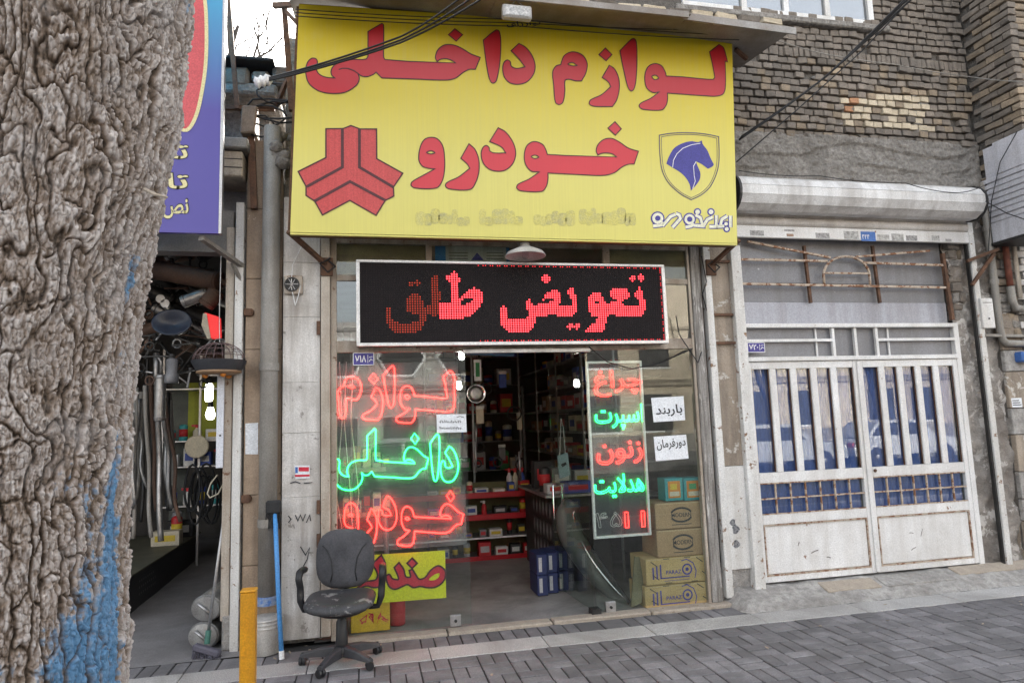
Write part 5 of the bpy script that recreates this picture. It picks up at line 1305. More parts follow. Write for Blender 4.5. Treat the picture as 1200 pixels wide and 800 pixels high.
for k, z in enumerate(lv):
    x = P(500, 600, SY).x + .02; i = 0
    while x < shx1 - .1 and i < 11:
        kd = gr_.choice(['box', 'box', 'box', 'can', 'bottle'] if k > 1 else ['box', 'box', 'can']); cl = gr_.choice(['black', 'grey', 'white', 'silver', 'yellow', 'blue', 'black', 'brown', 'red', 'cream'])
        w = gr_.uniform(.07, .17) if kd == 'box' else gr_.uniform(.06, .085); h = gr_.uniform(.05, .13) if kd == 'box' else gr_.uniform(.13, .2)
        if k == 0 and i == 4: cl, kd, w, h = 'red', 'box', .15, .17
        goods(kd, cl, (x + w / 2, SY + gr_.uniform(.07, .16), z), (w, gr_.uniform(.08, .14) if kd == 'box' else w, h), '%s %s on the %s red shelf, %s from the left' % (cl, {'box': 'carton', 'can': 'can', 'bottle': 'spray bottle'}[kd], LVN[k], ORD[i]), 'goods on the red shelving')
        x += w + gr_.uniform(.02, .09); i += 1
# two red-topped spray bottles and a blue can on the top shelf by the door
for px, cl, lab in ((597, 'white', 'white spray bottle with red trigger at the right end of the top red shelf'), (604, 'cream', 'cream spray bottle with red trigger next to the blue bottle on the red shelf'), (612, 'blue', 'blue spray bottle at the far right of the top red shelf')):
    q = P(px, 566, SY + .3); goods('bottle', cl, (q.x, SY + .3, lv[3]), (.075, .075, .27), lab)
# long shelving along the right wall
RX0, RX1 = 2.5, XR - .02
rsv = thing('wall_shelving', ((RX0 + RX1) / 2, 2.6, FZ), 'tall dark shelving full of parts along the right wall of the shop', 'shelving')
rl = [.5, .86, 1.2, 1.5, 1.78, 2.08, 2.4, 2.74]
for z in rl:
    b_ = part('shelf_board', M['greypanel'], rsv, RX0, RX1, .9, 5.4, z - .015, z); part('shelf_edge', M['steel'], b_, RX0 - .012, RX0 - .001, .9, 5.4, z - .022, z + .008)
for y in (.9, 2.0, 3.1, 4.2, 5.36): part('upright', M['steel'], rsv, RX0 - .03, RX0 - .013, y, y + .03, FZ, 3.1)
for k, z in enumerate(rl[1:]):
    y = 1.0; i = 0
    while y < 5.1 and i < 13:
        cl = gr_.choice(['black', 'grey', 'white', 'brown', 'brown', 'cream', 'yellow', 'silver', 'red', 'orange', 'blue']); w = gr_.uniform(.14, .34); h = gr_.uniform(.1, .24)
        kd = gr_.choice(['box', 'box', 'box', 'can']);
        if kd == 'can': w = gr_.uniform(.09, .15)
        goods(kd, cl, (RX0 + .03 + gr_.uniform(.1, .16), y + w / 2, z), (gr_.uniform(.15, .22) if kd == 'box' else w, w, h), '%s %s on the right wall shelves, level %s, %s from the door' % (cl, 'carton' if kd == 'box' else 'can', ORD[k], ORD[i]), 'goods on the wall shelving', face=(-1, 0))
        y += w + gr_.uniform(.01, .12); i += 1
# lit bulbs under the ceiling and stock along the back
for i, (px, py, Yb, lab) in enumerate(((541, 418, 1.3, 'lit round bulb high in the shop, seen at the top right of the left pane'), (538, 453, 1.9, 'lit round bulb lower and deeper in the shop behind the left pane'))):
    q = P(px, py, Yb); t = thing('ceiling_bulb', q, lab, 'bulb')
    mm = MB(); mm.lathe([(0, -.035), (.022, -.027), (.032, 0), (.026, .03), (.02, .065)], 16, Matrix.Translation(q)); mm.build('globe', emit('shop_bulb_%d' % i, (1., .97, .9), 7.0), t, smooth=True)
    mm = MB(); mm.lathe([(.024, .06), (.024, .11)], 10, Matrix.Translation(q)); mm.build('socket', M['white_print'], t); mm = MB(); mm.tube([q + Vector((0, 0, .1)), Vector((q.x, q.y, 3.3))], .004, 5); mm.build('cord', M['wire'], t)
bsv = thing('rear_shelving', (1.2, 5.0, FZ), 'dim tall shelving across the back wall of the shop', 'shelving')
for k, z in enumerate((.9, 1.35, 1.8, 2.25, 2.7)):
    part('shelf_board', M['greypanel'], bsv, XL + .1, 2.4, 5.0, 5.4, z - .015, z)
    x = .9; i = 0
    while x < 2.3 and i < 9:
        cl = gr_.choice(['black', 'grey', 'white', 'brown', 'cream', 'silver', 'red', 'blue', 'green']); w = gr_.uniform(.12, .26); kd = gr_.choice(['box', 'box', 'can'])
        if kd == 'can': w = gr_.uniform(.1, .16)
        goods(kd, cl, (x + w / 2, 5.14, z), (w, .2 if kd == 'box' else w, gr_.uniform(.14, .34)), '%s %s on the dim back shelves of the shop, level %s, %s from the left' % (cl, 'carton' if kd == 'box' else 'can', ORD[k], ORD[i]), 'goods on the rear shelving'); x += w + gr_.uniform(.01, .08); i += 1
for x in (XL + .1, .85, 1.6, 2.37): part('upright', M['steel'], bsv, x, x + .03, 4.97, 5.0, FZ, 3.1)
# parts hung on wires in the upper doorway
for i in range(16):
    q = P(gr_.uniform(552, 622), gr_.uniform(425, 545), gr_.uniform(2.2, 3.6)); r_ = gr_.uniform(.04, .1); kd = i % 3; mm = MB()
    nm = ('hanging_ring', 'hanging_pouch', 'hanging_rod')[kd]; t = thing(nm, q, ('ring shaped part', 'small packed pouch', 'thin rod')[kd] + ' hung in the dark above the red shelves, place %s' % ('one two three four five six seven eight nine ten eleven twelve thirteen fourteen fifteen sixteen'.split()[i]), 'part', 'parts hung above the red shelves')
    if kd == 0: mm.tube([q + Vector((r_ * math.cos(a), 0, r_ * math.sin(a))) for a in [k * .5236 for k in range(12)]], .012, 6, closed=True); mm.build('ring', M['black'], t, smooth=True)
    elif kd == 1: part('pouch', HM[gr_.choice(['silver', 'grey', 'green', 'red', 'blue', 'cream'])], t, q.x - .05, q.x + .05, q.y - .01, q.y + .01, q.z - .1, q.z + .08, ch=.006); part('header_card', HM['white'], t, q.x - .05, q.x + .05, q.y - .006, q.y + .006, q.z + .08, q.z + .12)
    else: mm.tube([q, q + Vector((gr_.uniform(-.05, .05), 0, -.35))], .014, 8); mm.build('rod', M['steel'], t, smooth=True)
    mm = MB(); mm.tube([q + Vector((0, 0, .05)), Vector((q.x, q.y, 3.3))], .002, 4); mm.build('hanging_wire', M['wire'], t)
# counter with hanging cards, blue crates
CX0, CX1, CY0, CY1 = 1.80, 2.45, 1.15, 2.4
ct = thing('shop_counter', ((CX0 + CX1) / 2, 1.7, FZ), 'cluttered glass topped counter inside the shop by the opened door', 'counter')
part('carcass', M['dark_metal'], ct, CX0 + .03, CX1, CY0 + .02, CY1, FZ, .86); part('top', M['steel'], ct, CX0 - .05, CX1, CY0 - .04, CY1, .861, .89, ch=.004)
k = 0
for zz in (.72, .5, .30):
    for i in range(6):
        y = CY0 + .07 + i * .14; x = CX0 + .02; t = thing('hanging_card', (x, y, zz), 'black card with pale diamond net hung on the counter side, %s in the %s row' % (ORD[i], ORD[k]), 'card', 'cards hung on the counter')
        part('card', M['black'], t, x, x + .007, y - .058, y + .058, zz - .09, zz + .09)
        mm = MB(); mm.prism([[(x - .004, y, zz + .07), (x - .004, y + .036, zz), (x - .004, y, zz - .07), (x - .004, y - .036, zz)]], (.003, 0, 0)); mm.build('diamond', HM['grey'], t)
    k += 1
navyp = hued('navy_pack', (.025, .035, .11))
for i in range(3):
    for j in range(2):
        x0_ = P(628 + i * 14, 660, .75).x; y0_ = .72 + i * .06 ; z0_ = FZ + .002 + j * .19
        t = thing('blue_pack', (x0_ + .055, y0_ + .15, z0_), 'dark blue pack in the low stack by the counter, %s column, %s layer' % (ORD[i], ('lower', 'upper')[j]), 'pack', 'blue packs by the counter')
        part('pack', navyp, t, x0_, x0_ + .105, y0_, y0_ + .3, z0_, z0_ + .185, ch=.006); part('label_panel', HM['silver'], t, x0_ + .02, x0_ + .05, y0_ - .0015, y0_, z0_ + .03, z0_ + .16)
m_ = 0
for (x, y, cl, kd, w, h) in ((1.9, 1.3, 'silver', 'box', .2, .1), (2.12, 1.25, 'blue', 'box', .3, .12), (2.36, 1.3, 'red', 'can', .1, .2), (1.86, 1.55, 'black', 'can', .12, .26), (2.05, 1.6, 'grey', 'box', .22, .24), (2.3, 1.65, 'white', 'box', .18, .2), (1.95, 1.95, 'black', 'box', .25, .3), (2.25, 2.0, 'teal', 'box', .2, .16)):
    goods(kd, cl, (x, y, .89), (w, .16, h), '%s %s on the shop counter' % (cl, 'carton' if kd == 'box' else 'can') + (' behind the others' if y > 1.9 else ' near its front edge' if y < 1.4 else ' in its middle')); m_ += 1
q = P(660, 545, .9); t = thing('hanging_bag', (q.x, .9, q.z - .12), 'pale blue carrier bag with dark emblem hanging by the opened glass door', 'bag')
m = MB(); m.prism([[P(653.5, 534, .9), P(665, 530, .9), (P(668.5, 556, .9)), P(656, 561, .9)]], (0, .03, 0)); m.build('bag', mk('pale_blue_plastic', (.36, .46, .52), (.3, .4, .46), 9, .5), t)
m = MB(); m.prism([[P(657, 544, .9), P(663, 541, .9), P(664, 544, .9), P(659, 547, .9)]], (0, -.004, 0)); m.build('emblem', M['ink'], t)
m = MB(); m.tube([P(656, 533, .91), P(657.5, 490, .95), P(660, 500, .95), P(662.5, 531, .91)], .004, 5); m.build('strap', M['white_print'], t)
q = P(558, 461, 2.6); t = thing('round_mirror', (q.x, 2.6, q.z - .12), 'round chrome rimmed mirror hanging in the dark behind the doorway', 'mirror')
Tm = Matrix.Translation(q) @ Matrix.Rotation(R(90), 4, 'X')
mm = MB(); mm.lathe([(.115, -.02), (.125, 0), (.115, .02), (.105, .01)], 28, Tm); mm.build('rim', M['chrome'], t, smooth=True); mm = MB(); mm.lathe([(.106, .008), (.06, .016), (0, .02)], 28, Tm); mm.build('face', M['steel'], t, smooth=True)
a = rect(555.5, 421, 564, 446, 2.5); t = thing('wall_card', ((a[0] + a[1]) / 2, 2.5, a[2]), 'white and green card hanging at the top of the doorway', 'card')
part('card', M['white_print'], t, a[0], a[1], 2.5, 2.505, a[2], a[3]); part('print', HM['green'], t, a[0] + .02, a[1] - .02, 2.497, 2.4995, a[2] + .05, a[3] - .04)
mm = MB(); mm.tube([P(546, 413, .5), P(602, 415, .5)], .022, 10); tag(mm.build('blue_tube', mk('blue_tube', (.08, .22, .45), (.06, .18, .38), 5, .4)), 'light blue tube under the ceiling across the doorway', 'tube')
# second framed picture seen over the LED board
a = rect(510, 281, 597, 310, .02); t = thing('blue_poster', ((a[0] + a[1]) / 2, .02, a[2]), 'blue bordered white poster with dark emblem behind the transom glass', 'poster')
part('border', mk('poster_blue', (.03, .17, .42), (.025, .14, .36), 6, .6), t, a[0], a[1], .022, .028, a[2] - .1, a[3] + .03); part('sheet', M['whitewall'], t, a[0] + .09, a[1] - .03, .018, .0215, a[2] - .1, a[3] - .06)
m = MB(); m.prism([[P(552, 305, .016), P(559, 296, .016), P(567, 305, .016)]], (0, -.002, 0)); m.build('emblem', M['navy'], t)
m = MB()
for y in (296, 299.5, 303): m.ribbon([P(526, y, .0165), P(548, y + .3, .0165)], .006, (0, -1, 0), closed=False); m.ribbon([P(570, y, .0165), P(590, y + .3, .0165)], .006, (0, -1, 0), closed=False)
m.build('print_line', M['ink'], t)

# cardboard boxes in the right window
def carton(box, Y, depth, mat, label, text, kind):
    a = rect(*box, Y); t = thing('cardboard_box', ((a[0] + a[1]) / 2, Y + depth / 2, a[2]), label, 'box')
    part('carton', mat, t, a[0], a[1], Y, Y + depth, a[2] + .003, a[3], ch=.005)
    part('tape', mk('parcel_tape', (.5, .37, .22), (.45, .33, .2), 8, .3) if 'parcel_tape' not in bpy.data.materials else bpy.data.materials['parcel_tape'], t, a[0] + .02, a[1] - .02, Y - .0012, Y - .0002, a[3] - .012, a[3] - .006)
    w, h = a[1] - a[0], a[3] - a[2]; cx = a[0] + w * .52; cz = a[2] + h * .52; n_ = (0, -1, 0)
    if kind == 'oval':
        m = MB(); E2 = lambda sx, sz, a0, a1: [(cx + w * sx * math.cos(R(q)), Y - .002, cz + h * sz * math.sin(R(q))) for q in range(a0, a1 + 1, 10)]
        m.ribbon(E2(.21, .25, 20, 160), .012, n_, closed=False); m.ribbon(E2(.21, .25, 200, 340), .012, n_, closed=False)
        m.ribbon(E2(.23, .29, 25, 155), .004, n_, closed=False); m.ribbon(E2(.23, .29, 205, 335), .004, n_, closed=False)
        m.ribbon([(cx - w * .2, Y - .002, cz - h * .36), (cx + w * .2, Y - .002, cz - h * .36)], .006, n_, closed=False); m.build('emblem', M['ink'], t)
        place_text(text, Vector((cx - w * .2, Y, cz - h * .08)), Vector((cx + w * .2, Y, cz - h * .08)), h * .16, n_, 'print', M['ink'], t, .012)
    else:
        cx = a[0] + w * .66
        m = MB(); circ = lambda r_: [(cx + r_ * math.cos(q), Y - .002, cz + r_ * math.sin(q)) for q in [k * .314 for k in range(20)]]
        m.ribbon(circ(.042), .013, n_); m.poly([circ(.016)])
        m.ribbon([(cx - .05, Y - .0022, cz + .075), (cx, Y - .0022, cz + .085), (cx + .06, Y - .0022, cz + .05), (cx + .085, Y - .0022, cz - .02), (cx + .07, Y - .0022, cz - .08)], .008, n_, closed=False)
        for u, hh_ in ((-.32, .10), (-.285, .11), (-.25, .12)): m.ribbon([(cx + u, Y - .002, cz - .065), (cx + u, Y - .002, cz - .065 + hh_)], .013, n_, closed=False)
        m.ribbon([(cx - .25, Y - .002, cz - .06), (cx + .02, Y - .002, cz - .06)], .010, n_, closed=False); m.ribbon([(cx - .22, Y - .002, cz - .085), (cx + .02, Y - .002, cz - .085)], .004, n_, closed=False)
        m.build('emblem', M['navy'], t)
        place_text(text, Vector((cx - .2, Y, cz - .03)), Vector((cx - .055, Y, cz - .03)), .032, n_, 'print', M['navy'], t, .012)
        m = MB()
        for (u, v) in ((.08, .8), (.28, .97), (.1, .3), (.82, .85), (.9, .3), (.3, .06), (.72, .05), (.62, .97)):
            if v < .9 and v > .1 : m.ribbon([(a[0] + w * u, Y - .002, a[2] + h * (v + .1)), (a[0] + w * u + .06, Y - .002, a[2] + h * (v - .1))], .007, n_, closed=False)
            else: m.ribbon([(a[0] + w * u, Y - .002, a[2] + h * v), (a[0] + w * u + .06, Y - .002, a[2] + h * v)], .006, n_, closed=False)
        m.build('stripe', M['ink'], t)
    return t
carton((756, 684, 831, 712), .03, .36, M['cardboard_y'], 'yellow printed carton, lowest of the stack in the right window', 'PARAZ', 'eye')
carton((757, 652.5, 829.5, 683.5), .03, .36, M['cardboard_y'], 'yellow printed carton, second from the bottom of the stack in the right window', 'PARAZ', 'eye')
carton((770, 619.5, 828, 651.5), .045, .34, M['cardboard'], 'brown carton lettered MODERN, lower of the two in the right window', 'MODERN', 'oval')
carton((768, 588, 826, 619), .05, .34, M['cardboard'], 'brown carton lettered MODERN, upper of the two in the right window', 'MODERN', 'oval')
for i, (b, nm) in enumerate((((779.5, 560, 800.5, 587), 'left'), ((801.5, 559.5, 823, 586.5), 'right'))):
    a = rect(*b, .08); t = thing('light_box', ((a[0] + a[1]) / 2, .25, a[2]), 'teal and orange lamp carton on top of the box stack, %s of two' % nm, 'box')
    part('carton', HM['teal'], t, a[0], a[1], .08, .24, a[2] + .004, a[3], ch=.004); pn = part('front_panel', HM['orange'], t, a[0] + .028, a[1] - .028, .077, .0795, a[2] + .03, a[3] - .025)
    part('print', HM['yellow' if i == 0 else 'green'], pn, a[0] + .05, a[1] - .06, .075, .0765, a[3] - .1, a[3] - .05); part('print', HM['cream'], pn, a[0] + .04, a[1] - .04, .075, .0765, a[2] + .045, a[2] + .085)
m = MB(); q = [P(740, 711, .05), P(752, 706, .05), P(755, 653, .16), P(744, 652, .16)]; m.prism([q], (0, .02, 0)); tag(m.build('flat_carton', mk('olive_card', (.17, .145, .08), (.12, .105, .06), 6, .8)), 'flat olive carton leaning on the left of the box stack', 'carton')
# car bumper and trim leaning behind the right pane
pth = [P(672, 588, .7), P(664, 602, .72), P(668, 625, .7), P(688, 660, .6), P(712, 690, .5), P(738, 712, .42)]
t = thing('car_bumper', pth[-1], 'dark grey curved car bumper leaning behind the right shop pane', 'bumper')
pts = []
for i in range(len(pth) - 1):
    for k in range(5): pts.append(pth[i].lerp(pth[i + 1], k / 5))
pts.append(pth[-1])
for _ in range(3): pts = [pts[0]] + [(pts[i - 1] + pts[i] * 2 + pts[i + 1]) / 4 for i in range(1, len(pts) - 1)] + [pts[-1]]
mm = MB(); mm.tube(pts, [.05 + .07 * math.sin(math.pi * min(1, .15 + i / len(pts))) for i in range(len(pts))], 12); mm.build('skin', mk('grey_bumper', (.11, .115, .105), (.075, .078, .072), 5, .45), t, smooth=True)
mm = MB(); mm.tube([p + Vector((.03, -.1, .02)) for p in pts[4:]], .012, 6); mm.build('trim', M['chrome'], t, smooth=True)
mm = MB(); mm.bar(P(694, 643, .3), P(738, 706, .15), .05, .02); tag(mm.build('trim_strip', M['black']), 'black trim strip leaning diagonally behind the right pane', 'strip')
# left window: yellow box, extinguisher, post, dim goods behind the neon
a = rect(411, 706, 457, 740, .09); a = (a[0], a[1], max(a[2], FZ + .004), a[3]); t = thing('yellow_box', ((a[0] + a[1]) / 2, .15, a[2]), 'orange yellow box with red scribbled lettering under the placard', 'box')
part('carton', mk('orange_yellow_card', (.66, .40, .02), (.6, .35, .02), 6, .6), t, a[0], a[1], .09, .3, a[2], a[3], ch=.006)
m = MB(); rs2 = random.Random(4)
for k in range(4):
    x = a[0] + .1 + k * .055; m.ribbon([(x + rs2.uniform(-.03, .03), .088, a[2] + .06 + rs2.uniform(0, .09)) for _ in range(7)], .009, (0, -1, 0), closed=False)
m.build('print', M['cardred'], t)
q = P(466, 738, .25); t = thing('fire_extinguisher', (q.x, .25, FZ), 'red fire extinguisher on the floor right of the yellow box', 'extinguisher')
mm = MB(); mm.lathe([(.055, 0), (.065, .01), (.065, .2), (.04, .24), (.02, .25), (.02, .27)], 18, Matrix.Translation((q.x, .25, FZ + .004))); smooth_angle(mm.build('cylinder', HM['red'], t), 50); mm = MB(); mm.bar((q.x - .02, .25, FZ + .28), (q.x + .07, .23, FZ + .3), .025); mm.build('valve', M['black'], t)
mm = MB(); mm.tube([P(451, 600, .5), P(453, 645, .5), P(453, 735, .5)], .022, 10); tag(mm.build('display_pole', M['steel']), 'thin grey display pole behind the neon in the left window', 'pole')
a = rect(395, 500, 470, 512, 1.2)
wcol = mk('window_shelf', (.3, .29, .28), (.22, .21, .2), 5, .6)
for i, (y, nm) in enumerate(((548, 'upper'), (600, 'lower'))):
    a = rect(392, y, 452, y + 5, .55); t = thing('window_shelf', ((a[0] + a[1]) / 2, .7, a[2]), '%s narrow shelf behind the neon words in the left window' % nm, 'shelf'); part('board', wcol, t, XI0 - .04, a[1], .5, .9, a[2], a[3])
    for k in range(5):
        cl = ['grey', 'brown', 'cream', 'silver', 'black', 'white'][(k + i * 2) % 6]; goods('box', cl, (XI0 + .06 + k * .085, .6, a[3]), (.07, .14, .10 + .03 * ((k * 7 + i) % 4)), '%s carton on the %s window shelf, %s from the left' % (cl, nm, ORD[k]), 'cartons on the window shelves')
mm = MB()
for k in range(6):
    x = P(398 + k * 4, 450, .2).x; mm = MB(); mm.tube([(x, .2, 2.2), (x + rnd.uniform(-.03, .03), .2, 1.7), (x + rnd.uniform(-.05, .05), .22, 1.1), (x + rnd.uniform(-.04, .06), .2, .55)], .004, 5)
    tag(mm.build('power_cord', M['wire'] if k % 2 else M['white_print']), '%s power cord hanging behind the left pane, %s from the left frame' % (('white', 'black')[k % 2], ORD[k]), 'cord', 'cords behind the left pane')
# ------------------------------------------------------------------ left neighbour shop
lbd = thing('parts_shop_building', (-2.2, .2, 0), 'neighbouring car parts shop on the left with dark cluttered room', 'building')
LXR = P(272, 600, .15).x
m = MB(); rough_sheet(m, -5.5, P(290, 700).x, -.13, 5.6, lambda x, y: .004 + .012 * y, 50, 60, .006, 2, 9); smooth_angle(m.build('floor', mk('worn_concrete_floor', (.27, .255, .255), (.2, .19, .19), 3, .7, bump=.3, bsc=20, stain=.5, dirt=(.15, .14, .14)), lbd), 50)
part('wall', M['sooty'], lbd, LXR + .02, xs0 - .03, .45, 5.8, 0, 3.7); part('wall', M['sooty'], lbd, -5.6, LXR + .1, 5.6, 5.8, 0, 3.7); part('wall', M['sooty'], lbd, -5.7, -5.5, .2, 5.8, 0, 3.7)
part('ceiling', M['sooty'], lbd, -5.7, xs0 - .03, .3, 5.8, 3.5, 3.7)
part('door_post', M['white_paint'], lbd, P(274.5, 560, .1).x, P(284.5, 560, .1).x, .0, .16, .0, 3.5, ch=.004)
part('door_post', M['beige_post'], lbd, P(262.5, 560, .1).x, P(272.5, 560, .1).x, .04, .18, .22, 3.3, ch=.004)
part('post_base', M['rubble'], lbd, P(261, 740, .08).x, P(273, 740, .08).x, .03, .19, .0, .26, ch=.012)
part('header', mk('grey_header', (.25, .235, .22), (.18, .17, .16), 4, .7), lbd, -5.6, P(272, 285).x, .05, .2, P(230, 293).z, P(230, 272).z + .2)
part('upper_wall', M['cement'], lbd, -5.6, xs0 + .1, .5, .8, 3.4, P(300, 128, .5).z)
# flat roof edge with rubble
rz = P(290, 100, .2).z
part('roof_slab', M['cement'], lbd, -5.6, P(328, 120, .3).x, .1, 2.0, rz - .12, rz - .02, ch=.02)
st2 = random.Random(6); k = 0; x = -2.6
while x < P(332, 110, .2).x:
    w = st2.uniform(.12, .26); mm = MB(); mm.box(x, x + w - .015, .08 + st2.uniform(-.04, .04), .5, rz - .02 + st2.uniform(-.06, .01), rz + st2.uniform(.05, .15), .03)
    mm.v = [(v[0] + .03 * mnoise.noise(Vector(v) * 7), v[1] + .03 * mnoise.noise(Vector(v) * 6 + Vector((3, 0, 0))), v[2] + .03 * mnoise.noise(Vector(v) * 6 + Vector((0, 5, 0)))) for v in mm.v]
    mm.build('parapet_stone', M['brick'] if k % 3 else M['cement'], lbd); x += w; k += 1
part('roof_felt', M['rubber'], lbd, -5.6, P(326, 90, .3).x, .0, 1.2, rz + .13, rz + .16, ch=.01)
# clutter under the roof edge right of the purple sign
a = rect(258, 172, 295, 184, .05); t = thing('air_unit', ((a[0] + a[1]) / 2, .2, a[2]), 'dusty beige air unit with grey lid under the roof edge between the signs', 'air unit')
part('lid', M['pipe'], t, a[0] - .3, a[1], -.15, .4, a[2], a[3], ch=.01); b = rect(259, 185, 288, 214, .05)
part('case', mk('beige_case', (.5, .43, .34), (.42, .35, .27), 5, .6, streak=.5), t, b[0] - .3, b[1], -.1, .4, b[2], b[3], ch=.01)
for z in (.33, .66): part('panel_line', M['dark_metal'], t, b[0] - .3, b[1] + .001, -.1025, -.1, b[2] + (b[3] - b[2]) * z, b[2] + (b[3] - b[2]) * z + .008)
for lab, a_, b_, w in (('tall rusty steel post between the signs, left of two', (267, -5, -.05), (278, 128, -.05), .035), ('tall rusty steel post between the signs beside the yellow sign', (333, 5, -.1), (342, 130, -.1), .045)):
    mm = MB(); mm.bar(P(*a_), P(*b_), w); tag(mm.build('steel_post', M['rust']), lab, 'post')
mm = MB(); mm.bar(P(321, 7, -.12), P(352, 5, -.3), .04); mm.bar(P(334, 12, -.12), P(350, 30, -.3), .025); tag(mm.build('angle_arm', M['rust']), 'rusty angle iron arm at the upper left corner of the yellow sign', 'bracket')
mm = MB(); mm.bar(P(294, 140, .0), P(298, 245, .0), .05); mm.bar(P(258, 126, .0), P(322, 128, .0), .035); mm.bar(P(322, 128, .0), P(338, 90, -.1), .03); tag(mm.build('rusty_bracket', M['rust']), 'rusty bracket frame under the broken roof edge between the signs', 'frame')
a = rect(284, 126, 302, 158, -.05); mm = MB(); mm.box(a[0], a[1], -.1, .1, a[2], a[3], .01); mm.v = [(v[0] + .03 * mnoise.noise(Vector(v) * 9), v[1], v[2] + .03 * mnoise.noise(Vector(v) * 8)) for v in mm.v]; tag(mm.build('junction_box', mk('rust_box', (.3, .22, .16), (.2, .14, .1), 8, .8)), 'dented rusty junction box below the roof edge between the signs', 'box')
mm = MB()
rr2 = random.Random(8)
for k in range(5):
    c = P(310 + rr2.uniform(-12, 18), 120 + rr2.uniform(-14, 30), -.05); pts = [c + Vector((math.cos(a) * (.12 + .03 * k), rr2.uniform(-.03, .03), math.sin(a) * .09)) for a in [j * .6 for j in range(11)]]
    mm = MB(); mm.tube(pts, .008, 6); tag(mm.build('cable_coil', M['wire'], smooth=True), 'loop of black cable tangled under the roof edge between the two signs', 'cable', 'cable loops between the signs')
mm = MB(); q = P(309, 95, -.64); mm.lathe([(.02, -.07), (.045, -.05), (.03, -.03), (.045, -.01), (.03, .01), (.045, .03), (.02, .06)], 12, Matrix.Translation(q) @ Matrix.Rotation(R(70), 4, 'Y')); tag(smooth_angle(mm.build('insulator', M['white_print']), 40), 'white porcelain insulator where the cables meet left of the yellow sign', 'insulator')
q = P(327, 165, -.05)
for k in range(6):
    c = q + Vector((rr2.uniform(-.06, .06), rr2.uniform(-.06, .06), rr2.uniform(-.2, .1))); mm = MB(); mm.lathe([(0, -.07), (.06, -.04), (.075, .01), (.04, .05), (0, .065)], 9, Matrix.Translation(c))
    mm.v = [(v[0] + .03 * mnoise.noise(Vector(v) * 14), v[1] + .03 * mnoise.noise(Vector(v) * 13 + Vector((7, 0, 0))), v[2] + .03 * mnoise.noise(Vector(v) * 14)) for v in mm.v]; mm.build('rubble_stone', M['cement'], lbd, smooth=True)
# small old sign board behind
a = rect(258, 216, 290, 252, .3); t = thing('old_signboard', ((a[0] + a[1]) / 2, .3, a[2]), 'weathered dark board with faded letters behind the purple sign', 'board')
part('board', M['greypanel'], t, a[0] - .5, a[1], .28, .32, a[2], a[3])
# ------------------------------------------------------------------ purple sign of the left shop
QY = -.5
qx1 = P(258.5, 140, QY).x; qz0, qz1 = P(230, 273, QY).z, P(240, -40, QY).z
ps = thing('purple_sign', (-1.6, QY, qz0), 'purple and blue sign board with red oval and cream letters, left of the yellow sign', 'sign')
tp = NT('purple_print'); s_ = tp.n.new('ShaderNodeSeparateXYZ'); tp.l.new(tp.pos, s_.inputs[0]); q_ = tp.n.new('ShaderNodeMapRange'); tp.l.new(s_.outputs['Z'], q_.inputs[0]); q_.inputs[1].default_value = P(250, 130, QY).z; q_.inputs[2].default_value = P(250, -5, QY).z
pc = tp.mix(q_.outputs[0], (.07, .055, .30), (.05, .32, .55)); pc = tp.mix(tp.ramp(tp.noise((14, 2, 14), 7, .8), [(.73, 0.), (.75, 1.)]), pc, (.5, .5, .6)); tp.col(pc); tp.set(.4)
part('board', tp.m, ps, -4.6, qx1, QY, QY + .04, qz0, qz1); part('edge_trim', M['steel'], ps, qx1 + .001, qx1 + .02, QY - .004, QY + .05, qz0, qz1)
OV = [(215, -60), (232, -30), (240, 0), (242, 40), (241, 75), (237, 105), (230, 135), (220, 152), (210, 150), (205, 130), (200, 60), (200, -30)]
L2 = spline(OV, 5); m = MB(); m.poly([[P(x, y, QY - .002) for x, y in L2]]); ov = m.build('oval', mk('faded_red_print', (.60, .09, .10), (.54, .08, .09), 5, .4), ps)
m = MB(); m.ribbon([P(x, y, QY - .004) for x, y in L2], .026, (0, -1, 0)); m.build('oval_outline', mk('cream_print', (.72, .66, .36), (.66, .6, .32), 6, .5), ov)
cream = bpy.data.materials['cream_print']
for s, x0_, x1_, y_, h_ in (('تا', 199, 222, 187, .13), ('تا', 196, 222, 222, .13), ('نص', 190, 222, 257, .16)):
    o = place_text(fa(s), P(x0_, y_, QY), P(x1_, y_, QY), h_, (0, -1, 0), 'lettering', M['ink'], ps, .045, .002); place_text(fa(s), P(x0_ + 1, y_ - .8, QY), P(x1_ - 1, y_ - .8, QY), h_ * .9, (0, -1, 0), 'letter_fill', cream, o, .02, .004)
mm = MB(); mm.bar(P(236, 279, -.45), P(284, 312, .02), .045, .03); mm.bar(P(272, 308, -.05), P(283, 330, .02), .025); tag(mm.build('sign_strut', M['pipe']), 'grey steel strut under the purple sign reaching to the door post', 'bracket')

